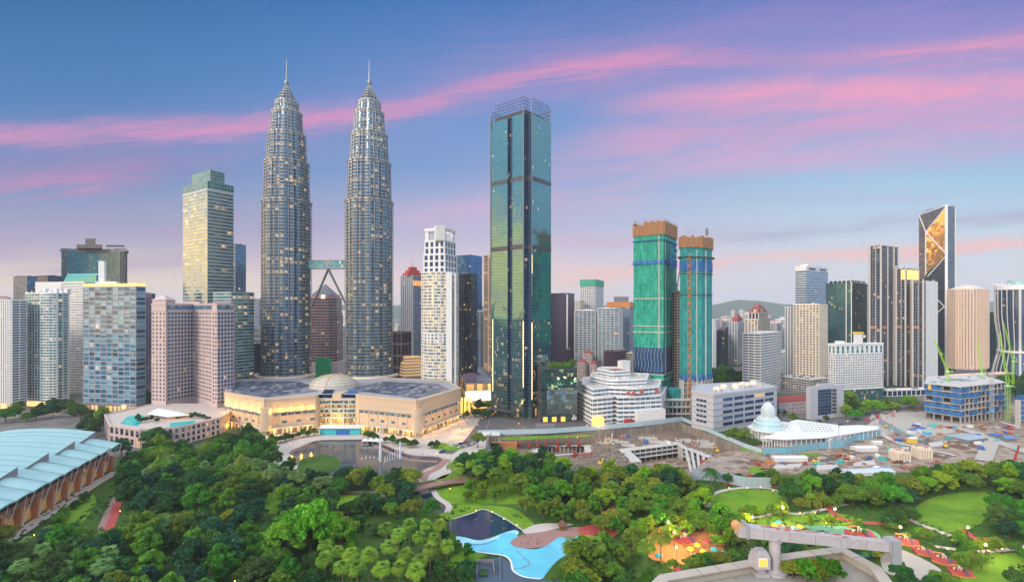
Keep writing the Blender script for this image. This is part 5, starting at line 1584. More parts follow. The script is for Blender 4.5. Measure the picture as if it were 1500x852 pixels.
for k in range(4):
 a, c = pA[k], pA[(k + 1) % 4]
 for i in range(7):
  q_ = lerp(a, c, i / 6); conc.box(q_[0], q_[1], 0, 1.6, 1.6, ZA(570))
 for z in (6, 12, 18, 24): conc.wallbox(a, c, z, z + .8, -6, .8)
q_ = lerp(pA[0], pA[1], .12); conc.box(*q_, ZA(548), 1.4, 1.4, ZA(345) - ZA(548), R(22))
q_ = lerp(pA[3], pA[0], .86); conc.box(q_[0] - .3, q_[1] - .6, ZA(510), 1.5, 1.5, ZA(345) - ZA(510), R(22))
conc.prism(shrink(pA, .9), .1, ZA(572))
conc.build('concrete_frame', PALECONC, b); slab.build_each('exposed_slab', PALECONC, b)
fw = MB()
for k in range(4):
 a, c = pA[k], pA[(k + 1) % 4]
 nn = 14
 for i in range(nn):
  t0, t1 = i / nn, (i + .86) / nn
  h_ = (ZA(327) if (i < 5 and k == 3) else ZA(323)) + 1.2 * math.sin(i * 2.1 + k)
  fw.wallbox(lerp(a, c, t0), lerp(a, c, t1), ZA(343), h_, -.6, 1.6)
fw.build('orange_formwork', PLY, b)
sc_ = MB()
for k in range(4):
 a, c = pA[k], pA[(k + 1) % 4]
 for i in range(19):
  q_ = lerp(a, c, i / 18); sc_.bar((*q_, ZA(326)), (*q_, ZA(318)), .13)
 sc_.bar((*a, ZA(319)), (*c, ZA(319)), .13)
sc_.build('rebar_and_rails', paint("rusty_rebar", (.22, .13, .09), .8), b)
bn = MB()
for k in range(4): bn.wallbox(pA[k], pA[(k + 1) % 4], ZA(385) + .01 * k, ZA(380), -.3, 1.0 + .01 * k)
bn.build_each('blue_net_belt', NETB, b)
cp = MB()
for k in range(4):
 a, c = pA[k], pA[(k + 1) % 4]
 cp.wallbox(a, c, ZA(384) - 1.4, ZA(384) - .8, -.2, 3.4 if k in (1, 2) else 2.0); cp.wallbox(a, c, ZA(351), ZA(351) + .5, -.2, 2.6)
for i in range(5): cp.box(*P(986 + (i % 2), Y + 8), ZA(360 + i * 8), 8, 5, 3, R(22))
cp.build_each('catch_platform', BLUE, b)

# slimmer netted tower with hoist mast
Y = 668
pB = [P(996, Y + 8), P(1001, Y - 3), P(1028, Y), P(1043, Y + 20), P(1041, Y + 45), P(1000, Y + 42)]
b = empty('netted_tower', (*centre(pB), 0), 'slimmer teal netted tower under construction with an orange hoist mast up its front', 'skyscraper', 'netted towers under construction')
ZB = lambda py: zat(py, Y)
net, conc, fw, bn = MB(), MB(), MB(), MB()
for k in range(6):
 a, c = pB[k], pB[(k + 1) % 6]
 netting(net, a, c, ZB(556), ZB(362), seed=9, uo=k * 40, amp=.25)
 for i in range(7): fw.wallbox(lerp(a, c, i / 7), lerp(a, c, (i + .88) / 7), ZB(363) + (i % 3) * .5, ZB(347) + 1.6 * math.sin(i * 2.3 + k) + .05 * k, -.6, 1.8 - .2 * (i % 2))
 bn.wallbox(a, c, ZB(396) + .01 * k, ZB(382), -.3, .8 + .01 * k)
 bn.wallbox(a, c, ZB(556) - .01 * k, ZB(549), -.3, .8 + .01 * k)
 for z in (6, 13, 20, 27, 34, 41): conc.wallbox(a, c, z, z + 1.0, -5, .6)
 for i in range(4):
  q_ = lerp(a, c, i / 4); conc.box(*q_, 0, 1.6, 1.6, ZB(556))
conc.prism(shrink(pB, .85), .1, ZB(557))
for t in (.35,):
 q_ = lerp(pB[2], pB[3], t); conc.box(q_[0], q_[1] - .5, ZB(556), 1.6, 1.6, ZB(366) - ZB(556))
q_ = lerp(pB[1], pB[2], .72); conc.box(q_[0], q_[1] - .5, ZB(556), 1.0, 1.0, ZB(366) - ZB(556))
net.build('teal_netting', NETT, b); fw.build('orange_formwork', PLY, b); bn.build_each('blue_net_belt', NETB, b); conc.build('concrete_frame', PALECONC, b)
cp = MB()
for k in range(6):
 a, c = pB[k], pB[(k + 1) % 6]
 for py in (376, 400, 431): cp.wallbox(a, c, ZB(py) + .02 * k, ZB(py) + .7, -.2, (4.0 if py == 376 else 1.6))
for i in range(14):
 q_ = lerp(pB[1], pB[2], i / 13); cp.bar((*q_, ZB(344)), (*q_, ZB(336)), .12)
cp.box(*lerp(pB[2], pB[3], .5), ZB(343), 3, 3, 9)
cp.build_each('catch_platform', MIDGREY, b)
hm_ = MB(); hp_ = lerp(pB[1], pB[2], .28); hp_ = (hp_[0], hp_[1] - 2.4)
z = 0.0; k = 0
while z < ZB(372):
 for sx in (-2.2, 2.2): hm_.bar((hp_[0] + sx, hp_[1], z), (hp_[0] + sx, hp_[1], min(z + 5, ZB(372))), .32)
 hm_.bar((hp_[0] - 2.2, hp_[1], z), (hp_[0] + 2.2, hp_[1], z), .4)
 s = 2.2 if k % 2 else -2.2
 hm_.bar((hp_[0] - s, hp_[1], z), (hp_[0] + s, hp_[1], z + 5), .3)
 if k % 2: hm_.box(hp_[0], hp_[1] + .9, z + 1, 3.4, 1.0, 2.2)
 z += 5; k += 1
hm_.build('hoist_mast', ORANGE, b)

# concrete link block between the two, with netted podium and small crane
Y = 720
b = T('concrete_core_block', 'half built concrete core with red brown openings between the two netted towers', 984, 996, 1004, Y, 428, PALECONC, glazing("open_floors", (.10, .05, .04), lit=.01, metal=0, rough=.8, mull=.2, mullc=(.2, .17, .15)), 30, fh=4, bay=4, pier=(.5, .3), band=(.8, .4), clutter=3)
mb = MB(); q = foot(978, 988, 1004, 668, 70)
for k in range(4): netting(mb, q[k], q[(k + 1) % 4], 6, zat(570, 668), seed=2, uo=k * 30)
mb.face([(*x, zat(570, 668)) for x in q])
mb.build('green_netting', NETT, b)
mb = MB()
for i in range(3): mb.wallbox(P(965, 650), P(1012, 650), 3 + i * 9, 4.2 + i * 9, -8, 0)
for i in range(8): mb.box(*P(966 + i * 6.4, 654), 0, 1.2, 1.2, 24)
mb.build('open_podium_deck', PALECONC, b)
# ================================================================== RIGHT CLUSTER
# grey parking building
p = [P(1013, 592), P(1045, 566), P(1138, 622), P(1110, 668), P(1018, 640)]
b = empty('grey_parking_building', (*centre(p), 0), 'long grey panelled building with dark ribbon windows and domed roof tanks beside the mosque', 'building')
fr, gl = MB(), MB()
zt = 42.5
for k in range(5):
 a, c = p[k], p[(k + 1) % 5]
 fr.face([(*a, .1), (*c, .1), (*c, zt), (*a, zt)])
 fr.wallbox(a, c, zt - .2, zt + 1.4, -.8, .6 + .01 * k)
fr.face([(*x, zt) for x in p])
a, c = p[1], p[2]
st = []
for j in range(5):
 for i in range(5):
  t0 = .14 + i * .165; z0 = 6 + j * 7
  p_, q_ = lerp(a, c, t0), lerp(a, c, t0 + .145)
  st.append((*lerp(p_, q_, .5), z0, math.hypot(q_[0] - p_[0], q_[1] - p_[1]), 3.8, math.atan2(q_[1] - p_[1], q_[0] - p_[0]), i, j))
a, c = p[0], p[1]
for j in range(5):
 p_, q_ = lerp(a, c, .3), lerp(a, c, .62)
 for i in range(3):
  m_ = lerp(p_, q_, i / 2); st.append((*m_, 9 + j * 6, 4.2, 2.6, math.atan2(c[1] - a[1], c[0] - a[0]), i, j))
fr.build('wall', GREYPANEL, b)
put_windows(b, st, G_NAVY)
mb = MB()
for k in (0, 1):
 a, c = p[k], p[k + 1]
 for j in range(6): mb.wallbox(a, c, 4.6 + j * 7, 5.0 + j * 7, 0, .35)
mb.build('panel_joint', MIDGREY, b)
mb = MB()
for i in range(9):
 c0 = lerp(P(1050, 600), P(1112, 645), i / 8.5); mb.lathe([(4.6, zt), (4.4, zt + 2.6), (3, zt + 4.2), (.5, zt + 4.8)], c0[0] + (i % 2) * 4, c0[1] + (i % 3) * 5, 14)
mb.build_each('roof_tank', CREAM, b)
mb = MB(); rnd = random.Random(5)
for i in range(16):
 c0 = lerp(P(1042, 585), P(1118, 640), rnd.random()); mb.box(c0[0], c0[1] + rnd.uniform(-4, 8), zt, rnd.uniform(2, 6), rnd.uniform(2, 5), rnd.uniform(1, 3), .6)
mb.build_each('roof_plant', PALECONC, b)

# mosque: ribbed glass dome on a drum, white roofs with triangular openings
cx, cy = at(1125, 634, 6)
b = empty('domed_mosque', (cx, cy, 0), 'mosque with a pale ribbed onion dome and low white roofs behind a blue hoarding', 'mosque')
s_ = 0.80
mb, g2 = MB(), MB()
prof = [(20.5, 12), (19.5, 13.5), (17, 18), (13.5, 21.5), (11, 23.5)]
prof2 = [(7.2, 23.6), (8.2, 25.5), (8.8, 29), (8.0, 33), (5.6, 36.5), (2.6, 38.6), (.3, 39.4)]
g2.lathe([(r * .975 * s_, z) for r, z in prof], cx, cy, 32); 
for pr in (prof, prof2):
 for sct in range(24):
  ph = 2 * math.pi * sct / 24
  for (r0, z0), (r1, z1) in zip(pr, pr[1:]): mb.bar((cx + r0 * s_ * math.cos(ph), cy + r0 * s_ * math.sin(ph), z0), (cx + r1 * s_ * math.cos(ph), cy + r1 * s_ * math.sin(ph), z1), .22)
for r, z in prof[1:]: mb.lathe([(r * s_, z - .3), (r * s_ + .35, z - .3), (r * s_ + .35, z + .3), (r * s_, z + .3)], cx, cy, 32)
mb.tube((cx, cy, 39), (cx, cy, 43.5), .22, .05, 6)
g3 = MB(); g3.lathe([(r * .97 * s_, z) for r, z in prof2], cx, cy, 24)
do = g2.build('dome_skirt', glazing("dome_glass", (.30, .50, .52), lit=0, metal=.3), b); mb.build('dome_rib', WHITE, do); g3.build('upper_dome', paint("pale_dome_panel", (.46, .56, .60), .35, var=.1), b)
mb = MB(); mb.prism([(cx + 23 * s_ * math.cos(2 * math.pi * (i + .5) / 8) * 1.08, cy + 23 * s_ * math.sin(2 * math.pi * (i + .5) / 8) * 1.08) for i in range(8)], 10, 12, base=True)
for i in range(24):
 ph = 2 * math.pi * i / 24; mb.box(cx + 21 * s_ * math.cos(ph), cy + 21 * s_ * math.sin(ph), 0, .9, .9, 10)
mb.prism([(cx + 18 * s_ * math.cos(2 * math.pi * i / 8), cy + 18 * s_ * math.sin(2 * math.pi * i / 8)) for i in range(8)], 0, 10)
mb.build('drum', WHITE, b)
def slab(mb, pts, z, th=.9, zl=None):
 q_ = [at(*x, z) for x in pts]
 mb.prism(list(reversed(q_)) if sum((q_[i][0] * q_[(i + 1) % len(q_)][1] - q_[(i + 1) % len(q_)][0] * q_[i][1]) for i in range(len(q_))) < 0 else q_, z - th, z, base=True)
 return q_
mb = MB(); col = MB()
R1 = slab(mb, [(1114, 640), (1150, 643), (1212, 640), (1228, 637), (1228, 622), (1168, 614), (1158, 616), (1152, 630)], 11)
R2 = slab(mb, [(1212, 645), (1230, 637), (1286, 628), (1288, 624), (1260, 622), (1230, 623)], 9)
R3 = slab(mb, [(1108, 632), (1135, 640), (1160, 630), (1158, 618), (1130, 616), (1108, 624)], 6)
mb.build_each('roof', WHITE, b)
rnd = random.Random(2)
for poly, z in ((R1, 11), (R2, 9)):
 for k in range(len(poly)):
  for i in range(8):
   q_ = lerp(lerp(poly[k], poly[(k + 1) % len(poly)], i / 8), centre(poly), .06); col.box(*q_, 0, .6, .6, z - 1)
 col.prism(shrink(poly if (poly[1][0] - poly[0][0]) > 0 else poly, .7), .1, z - 1.2)
col.build_each('column', OFFWHITE, b)
mb = MB()
for i in range(9):
 for j in range(5):
  q_ = at(1170 + i * 5.2 + j * 1.8, 619 + j * 3.1, 11.05)
  w_ = 1.5
  mb.face([(q_[0] - w_, q_[1] - 1.2, 11.06), (q_[0] + w_, q_[1] - 1.2, 11.06), (q_[0], q_[1] + 1.6, 11.06)])
mb.build('roof_opening', G_NAVY, b)

T('striped_office_block', 'pale mauve office block with continuous dark window bands behind the grey panelled building', 1088, 1114, 1143, 800, 489, OFFWHITE, G_PURPLE, 46, fh=4.3, bay=9, pier=(1.0, .45), band=(2.3, .6), clutter=6, plant=OFFWHITE)
# tower with gabled turret crown behind
Y = 1150
b = T('gabled_crown_tower', 'beige tower with arched gables and brown hipped roof against the hill', 1091, 1110, 1128, Y, 468, CREAM, G_WIN, 42, fh=5, bay=7, pier=(2.4, .5), band=(2.0, .4), clutter=0)
mb, rr, g2 = MB(), MB(), MB()
q = foot(1096, 1111, 1125, Y + 8, 42); qs = shrink(q, .95)
for k in range(4): facade(mb, g2, qs[k], qs[(k + 1) % 4], zat(468, Y), zat(458, Y), 16, 7, (2.2, .6), (2.5, .5))
for k in range(4):
 rr.frust(shrink([lerp(qs[k], x, .35) for x in qs], 1.15), zat(458, Y), shrink([lerp(qs[k], x, .35) for x in qs], .1), zat(452, Y))
mb.prism(shrink(q, .6), zat(458, Y), zat(451, Y)); rr.frust(shrink(q, .75), zat(451, Y), shrink(q, .05), zat(444, Y))
mb.build('turret', CREAM, b); g2.build('turret_glazing', G_NAVY, b); rr.build('hipped_roof', ROOFRED, b)
b = T('domed_teal_tower', 'teal glass tower with white corner columns and small brown pyramid roof', 1068, 1080, 1091, 1250, 472, OFFWHITE, G_BLUE, 35, fh=4.5, bay=6, pier=(1.6, .5), band=(1.4, .3), clutter=0)
mb = MB(); q = foot(1070, 1080, 1090, 1255, 35); mb.prism(shrink(q, .75), zat(472, 1250), zat(466, 1250)); mb.frust(shrink(q, .7), zat(466, 1250), shrink(q, .05), zat(459, 1250)); mb.build('pyramid_roof', ROOFRED, b)
mb = MB(); mb.wallbox(lerp(q[0], q[3], .2), lerp(q[0], q[3], .8), zat(512, 1250), zat(480, 1250), -3, -2); 
q2 = foot(1068, 1080, 1091, 1250, 35); g2 = MB(); g2.wallbox(lerp(q2[0], q2[1], .15), lerp(q2[0], q2[1], .85), zat(505, 1250), zat(480, 1250), 0, 1); g2.build('dark_teal_panel', G_TEALD, b)
T('white_slab', 'narrow white slab beside the slimmer netted tower', 1040, 1048, 1053, 1150, 469, WHITE, G_FAR, 25, fh=4, bay=6, pier=(2, .4), band=(1.4, .3), clutter=2)
T('dark_low_tower', 'dark gridded low tower beside the teal pyramid roofed tower', 1052, 1061, 1068, 1180, 484, DARKGREY, G_DARK, 25, fh=4, bay=5, pier=(.6, .3), band=(1.0, .3), clutter=2)
T('white_purple_slab', 'white and purple slab behind the cream condo tower', 1150, 1158, 1168, 1010, 450, OFFWHITE, G_PURPLE, 48, fh=4, bay=6, pier=(2.2, .5), band=(.8, .3), clutter=2)
Y = 1100
b = tower('round_green_block', 'round teal glass block with low conical roof beside the cream condo tower', 'building', octa(1152, Y, 15, .29), zat(516, Y), OFFWHITE, G_GREEN, fh=4.5, bay=4, pier=(.8, .4), band=(1.2, .4), clutter=0)
mb = MB(); mb.frust(octa(1152, Y, 16, .29), zat(516, Y) + 1.5, shrink(octa(1152, Y, 16, .29), .1), zat(510, Y)); mb.build('conical_roof', AQUAROOF, b)

# blue office tower with white crown
Y = 1100
p = foot(1165, 1181, 1213, Y, 55)
b = tower('blue_banded_office_tower', 'blue glass office tower with white crown band behind the cream condo tower', 'building', p, zat(396, Y), OFFWHITE, G_BLUE, fh=5.2, bay=8, pier=(0, 0), band=(1.6, .4), clutter=0, parapet=0)
mb = MB(); mb.prism(shrink(p, 1.01), zat(396, Y), zat(389, Y)); mb.prism(shrink(p, .7), zat(389, Y), zat(386, Y)); mb.build('white_crown', OFFWHITE, b)
mb = MB()
for t in (.12, .6): mb.wallbox(lerp(p[0], p[1], t), lerp(p[0], p[1], t + .28), zat(394.5, Y), zat(391.5, Y), 0, .9)
mb.build_each('crown_window', G_NAVY, b)
# cream condo
b = T('cream_condo_tower', 'cream balconied condo tower standing on a parking podium in front of the blue office tower', 1162, 1200, 1212, 880, 446, CREAM, G_WIN, 52, fh=4.6, bay=5.6, pier=(2.2, .9), band=(1.9, .9), z0=20, clutter=5, plant=CREAM, styles={0: dict(pier=(3.2, .5), band=(1.6, .3))})
T('parking_podium', 'beige parking podium with open decks below the cream condo tower', 1143, 1190, 1216, 840, 557, PALECONC, G_WIN, 60, fh=4.4, bay=4.5, pier=(.6, .4), band=(1.5, .5), clutter=6)
# dark green glass tower
b = T('dark_green_glass_tower', 'dark green glass tower with white fins and set back white roof storey', 1210, 1247, 1272, 950, 415, DARKGREY, G_TEALD, 52, fh=4.2, bay=4.2, pier=(.35, .25), band=(.5, .25), clutter=0)
q = foot(1210, 1247, 1272, 950, 52)
mb = MB(); mb2 = MB()
for x, z0 in ((q[0], 20), (lerp(q[0], q[3], .2), 20), (lerp(q[0], q[1], .95), 60)): mb.box(x[0], x[1] - .3, z0, 1.5, 1.5, zat(412, 950) - z0, R(52))
qs = shrink(q, .86)
for k in range(4): facade(mb, mb2, qs[k], qs[(k + 1) % 4], zat(415, 950) + .1, zat(410, 950), 6, 7, (1.2, .4), (1.0, .5))
mb.face([(*x, zat(410, 950)) for x in qs])
mb.build_each('white_fin', OFFWHITE, b); mb2.build('roof_storey_glazing', G_NAVY, b)
# white grid hotel
Y = 760
p = foot(1213, 1224, 1294, Y, 75)
b = empty('white_grid_hotel', (*centre(p), 0), 'bright white slab hotel with a dense grid of small windows and teal glass base', 'building')
zt, z0 = zat(505, Y), zat(571, Y)
mb = MB(); st = []; g2 = MB(); fr = MB(); g4 = MB()
for k in range(4):
 a, c = p[k], p[(k + 1) % 4]
 mb.face([(*a, z0), (*c, z0), (*c, zt), (*a, zt)])
 windows(b, G_WIN, a, c, z0 + 1, zt - 14, 3.7, 4.6, 2.6, 1.7, st, sill=1)
 L = math.hypot(c[0] - a[0], c[1] - a[1]); nn = max(2, round(L / 9.2))
 for i in range(nn):
  p_, q_ = lerp(a, c, (i + .3) / nn), lerp(a, c, (i + .7) / nn)
  for jj in (0, 1): g4.wallbox(p_, q_, zt - 13 + jj * 5.5, zt - 8 + jj * 5.5, -.1, .15)
 facade(fr, g2, a, c, .1, z0, 4.4, 5, (.4, .3), (.6, .3))
 mb.wallbox(a, c, z0 - .5, z0 + 1.2, -.4, 1.2); mb.wallbox(a, c, zt - .6, zt + 1.6, -.6, .7)
mb.face([(*x, zt) for x in p])
wo_ = mb.build('wall', WHITE, b); fr.build('base_frame', DARKGREY, b); g2.build('teal_glazing', G_GREEN, b); g4.build_each('teal_window', G_GREEN, b)
put_windows(b, st, G_WIN)
mb = MB(); mb.box(*P(1257, Y + 14), zt, 9, 8, zat(489, Y) - zt); mb.box(*P(1230, Y + 16), zt, 10, 9, 5); mb.box(*P(1262, Y + 15), zat(495, Y), 5, 10, 4); mb.build('roof_tower', OFFWHITE, wo_)
mb = MB(); mb.box(*P(1257, Y + 14), zat(489, Y) + .05, 11, 10, 2.4); mb.build('yellow_roof_cap', YELLOW, wo_)

# red roofed barrack, grey cube
p = foot(1136, 1142, 1183, 660, 70)
b = empty('red_roofed_block', (*centre(p), 0), 'low mauve block with red hipped roof behind the mosque', 'building')
mb = MB(); st = []
zt = zat(590, 660)
for k in range(4):
 a, c = p[k], p[(k + 1) % 4]; mb.face([(*a, .1), (*c, .1), (*c, zt), (*a, zt)]); windows(b, G_WIN, a, c, 1, zt - .5, 4.2, 5, 1.6, 1.7, st)
mb.build('wall', paint("mauve_render", (.52, .44, .46), .8), b); put_windows(b, st, G_WIN)
mb = MB(); mb.frust(shrink(p, 1.1), zt, [lerp(p[0], p[3], .5), lerp(p[1], p[2], .4), lerp(p[1], p[2], .6), lerp(p[0], p[3], .55)], zt + 8); mb.build('roof', ROOFRED, b)
p = foot(1181, 1187, 1236, 630, 68)
b = empty('grey_cube_building', (*centre(p), 0), 'plain pale grey cube building with a tall dark glass panel in its front', 'building')
zt = zat(567, 630)
mb = MB(); mb.prism(p, .1, zt); mb.prism(shrink(p, .5), zt + .05, zt + 3); mb.build('wall', paint("cube_grey", (.44, .44, .47), .6, var=.08), b)
g2 = MB(); a, c = p[0], p[1]
p_, q_ = lerp(a, c, .22), lerp(a, c, .62); n_ = (0, -1)
L = math.hypot(c[0] - a[0], c[1] - a[1]); nx, ny = (c[1] - a[1]) / L, -(c[0] - a[0]) / L
g2.face([(p_[0] + nx * .2, p_[1] + ny * .2, 5), (q_[0] + nx * .2, q_[1] + ny * .2, 5), (q_[0] + nx * .2, q_[1] + ny * .2, zt - 4), (p_[0] + nx * .2, p_[1] + ny * .2, zt - 4)], [(0, 0), (6, 0), (6, 8), (0, 8)])
g2.build('dark_glass_panel', G_NAVY, b)
mb = MB()
for j in range(7): mb.wallbox(lerp(a, c, .64), lerp(a, c, .76), 6 + j * 4.6, 9 + j * 4.6, 0, .8)
mb.build_each('louvre', DARKGREY, b)

# three slim black and white residential towers
for (l, c, r, top, Y, lab) in ((1273, 1290, 1316, 355, 900, 'tallest of three slim charcoal towers with pale concrete fins, beside the white grid hotel'),
                               (1312, 1326, 1346, 389, 905, 'middle of three slim charcoal towers, with a gold lit top floor'),
                               (1336, 1352, 1373, 409, 880, 'shortest of three slim charcoal towers with pale concrete fins, in front of the faceted tower')):
 p = foot(l, c, r, Y, 60)
 b = tower('slim_charcoal_tower', lab, 'building', p, zat(top + 5, Y), MIDGREY, G_DARK, fh=5.0, bay=5.5, pier=(.5, .5), band=(1.0, .8), clutter=3, parapet=1.5, z0=14, group='slim charcoal towers')
 mb = MB()
 C_, B_, D_, A_ = p
 for x, w_, zt2 in ((lerp(A_, C_, .03), 3.4, top - 1), (C_, 3.2, top), (lerp(A_, C_, .55), 1.4, top + 4), (lerp(C_, B_, .38), 2.6, top + 2), (lerp(C_, B_, .72), 3.2, top), (lerp(C_, B_, .97), 2.6, top + 3), (D_, 3, top)):
  mb.box(x[0], x[1] - .2, 0, w_, w_ * .8, zat(zt2, Y), R(60))
 mb.build_each('concrete_fin', paint("fin_concrete", (.50, .47, .45), .7, var=.1), b)
 mb = MB()
 if top == 409:
  mb.wallbox(lerp(C_, B_, .18), lerp(C_, B_, .98), .2, zat(top + 2, Y), -.2, .9); mb.build('blank_wall', WHITE, b); mb = MB()
 if top == 389:
  mb.wallbox(lerp(C_, B_, .1), lerp(C_, B_, .9), zat(409, Y), zat(395, Y), .1, 1.2); mb.wallbox(lerp(A_, C_, .6), lerp(A_, C_, 1), zat(409, Y), zat(395, Y), .1, 1.2)
  mb.build_each('gold_lit_floor', GOLDLIT, b); mb = MB()
 mb.wallbox(lerp(A_, C_, .1), lerp(A_, C_, .7), zat(481, Y), zat(477, Y), .1, .6); mb.wallbox(lerp(C_, B_, .1), lerp(C_, B_, .35), zat(481, Y), zat(477, Y), .1, .6)
 mb.build_each('warm_lit_floor', glow_mat("dim_warm_floor", (.42, .16, .06), .35), b)
 mb = MB(); mb.prism(shrink(p, .92), .1, 14); mb.build('base', DARKGREY, b)
b = T('ribbed_parking_podium', 'dark curved parking podium with pale ribs below the slim charcoal towers', 1290, 1300, 1362, 800, 572, OFFWHITE, G_NAVY, 80, fh=8, bay=9, pier=(.9, .7), band=(1.4, .9), clutter=5)
T('site_wall_block', 'long grey retaining wall block along the road below the slim charcoal towers', 1296, 1300, 1360, 690, 596, MIDGREY, G_NAVY, 85, fh=8, bay=60, pier=(0, 0), band=(7, .3), clutter=0)

# faceted golden tower
Y = 1020
p = foot(1346, 1386, 1399, Y, 60)
C_, B_, D_, A_ = p
b = empty('faceted_golden_tower', (*centre(p), 0), 'tall faceted tower with white diagonal frame and glass tinted with golden sunset reflection', 'skyscraper')
Z = lambda py: zat(py, Y)
tops = {0: Z(301), 1: zat(301, p[1][1]), 2: zat(306, p[2][1]), 3: zat(315, p[3][1])}
g_d, g_g, fr = MB(), MB(), MB()
def quad(mb, a, z0a, z1a, c, z0c, z1c, nu=8, fl=4.5): mb.face([(*a, z0a), (*c, z0c), (*c, z1c), (*a, z1a)], [(0, z0a / fl), (nu, z0c / fl), (nu, z1c / fl), (0, z1a / fl)])
quad(g_d, C_, 0, tops[0], B_, 0, tops[1]); quad(g_d, B_, 0, tops[1], D_, 0, tops[2]); quad(g_d, D_, 0, tops[2], A_, 0, tops[3])
# front-left face split by diagonals: A(left) .. C(right)
def F_(t, py, d=0.0):
 y_ = A_[1] + (C_[1] - A_[1]) * t
 return (A_[0] + (C_[0] - A_[0]) * t, y_ - d, max(.1, zat(py, y_)))
def poly3(mb, pts, n=8): mb.face([F_(t, py, d) for t, py, d in pts], [(t * 9, F_(t, py)[2] / 4.5) for t, py, d in pts])
a1 = (.22, 340, 2.0)                       # facet vertex pushed outward
poly3(g_d, [(0, 315, 0), a1, (1, 301, 0)])
poly3(g_d, [(0, 380, 0), (.2, 392, 1.5), a1, (0, 315, 0)])
poly3(g_g, [a1, (1, 372, 0), (1, 301, 0)])
poly3(g_g, [a1, (.2, 405, 1.5), (.25, 402, 1.2), (1, 372, 0)])
poly3(g_d, [(.2, 405, 1.5), (.3, 412, 1), (1, 560, 0), (1, 372, 0)])
poly3(g_d, [(0, 380, 0), (0, 590, 0), (1, 590, 0), (1, 560, 0), (.3, 412, 1), (.2, 405, 1.5), (.2, 392, 1.5)])
g_d.build('dark_glazing', glazing("ilmenite_glass", (.10, .13, .18), lit=.01, metal=.7, mull=.0, mullh=.25, mullc=(.03, .03, .04), tilt=.03), b)
g_g.build('sunset_gold_glazing', G_SUNSET, b)
def rib(p0, p1, w_): fr.bar((p0[0], p0[1] - .6, p0[2]), (p1[0], p1[1] - .6, p1[2]), w_)
rib(F_(*a1), F_(1, 372), 1.7); rib(F_(*a1), F_(.22, 402, 1.6), 1.6); rib(F_(*a1), F_(0, 315), 1.4); rib(F_(*a1), F_(1, 302), 1.1); rib(F_(.3, 405, 1.2), F_(1, 374), 1.3)
rib(F_(.62, 436), F_(1, 452), 1.3); rib(F_(.62, 460), F_(1, 446), 1.3)
rib(F_(0, 315), F_(1, 301), 1.0)
fr.box(*lerp(C_, A_, -.0), 0, 4.2, 4.2, Z(300), R(60)); fr.box(B_[0], B_[1], 0, 1.5, 1.5, Z(302), R(60))
fr.bar((*C_, Z(301)), (*B_, Z(300)), 1.2)
fr.build('white_frame', WHITE, b)
mb = MB(); mb.face([(*C_, tops[0]), (*B_, tops[1]), (*D_, tops[2]), (*A_, tops[3])]); mb.build('roof', ROOFGREY, b)

# peach condo tower
p = [P(1388, 985), P(1400, 966), P(1408, 962), P(1412, 958), P(1430, 955), P(1434, 960), P(1448, 975), P(1449, 1015), P(1392, 1020)]
Y = 960
b = tower('peach_condo_tower', 'peach coloured condo tower with balconied faces and shallow hipped roof behind the blue netted site', 'building', p, zat(424, Y), PEACH, G_WIN, fh=4.6, bay=4.8, pier=(2.1, .7), band=(1.9, .5), z0=24, clutter=0,
          styles={0: dict(pier=(1.2, 1.2), band=(2.0, 1.2)), 6: dict(pier=(2.0, .6))})
mb = MB(); mb.frust(shrink(p, .95), zat(424, Y) + 1, shrink(p, .35), zat(417, Y)); mb.build('hipped_roof', paint("cream_roof", (.60, .55, .47), .7), b)
b = T('peach_parking_podium', 'peach coloured parking podium with open decks below the peach condo tower', 1384, 1400, 1484, 900, 551, PEACH, G_WIN, 75, fh=4.4, bay=6, pier=(.8, .4), band=(1.7, .5), clutter=8, plant=PALECONC)
T('green_glass_slab', 'small dark green glass slab behind the peach condo tower', 1446, 1458, 1469, 1100, 458, DARKGREY, G_TEALD, 60, fh=4, bay=4, pier=(.3, .3), band=(.6, .3), clutter=3)
# waisted white tower
Y = 990
b = empty('waisted_white_tower', (*P(1492, Y), 0), 'white columned tower that narrows at its waist, behind the lime green cranes', 'building')
c0 = P(1494, Y)
def wr(z): return 36 - 6.5 * math.exp(-((z - 68) / 38.0) ** 2) + 5 * max(0, (60 - z) / 60)
mb, g2 = MB(), MB()
zs = [0, 10, 20, 30, 40, 50, 60, 70, 80, 90, 100, 115, 130, 150, 165, 178]
for za, zb in zip(zs, zs[1:]):
 for i in range(24):
  a0, a1_ = 2 * math.pi * i / 24, 2 * math.pi * (i + 1) / 24
  q_ = lambda r, t, z: (c0[0] + r * math.cos(t), c0[1] + r * math.sin(t), z)
  g2.face([q_(wr(za) * .95, a0, za), q_(wr(za) * .95, a1_, za), q_(wr(zb) * .95, a1_, zb), q_(wr(zb) * .95, a0, zb)], [(i * 2, za / 4), (i * 2 + 2, za / 4), (i * 2 + 2, zb / 4), (i * 2, zb / 4)])
  mb.bar(q_(wr(za), a0, za), q_(wr(zb), a0, zb), 1.0)
  if i % 6 == 3: mb.bar(q_(wr(za) * 1.0, a0, za), q_(wr(zb) * 1.0, a0, zb), 2.6)
rr_ = lambda r: [(c0[0] + r * math.cos(2 * math.pi * i / 36), c0[1] + r * math.sin(2 * math.pi * i / 36)) for i in range(36)]
mb.prism(rr_(33.5), 54, 58, base=True); mb.prism(rr_(37), 177, 186, base=True)
for i in range(18): mb.box(c0[0] + 36 * math.cos(i / 18 * 6.283), c0[1] + 36 * math.sin(i / 18 * 6.283), 186, 3, 3, 4)
mb.build('white_columns', WHITE, b); g2.build('glazing', G_NAVY, b)
mb = MB(); mb.prism(rr_(18), 186.1, 196); mb.build('roof_house', AQUAROOF, b)

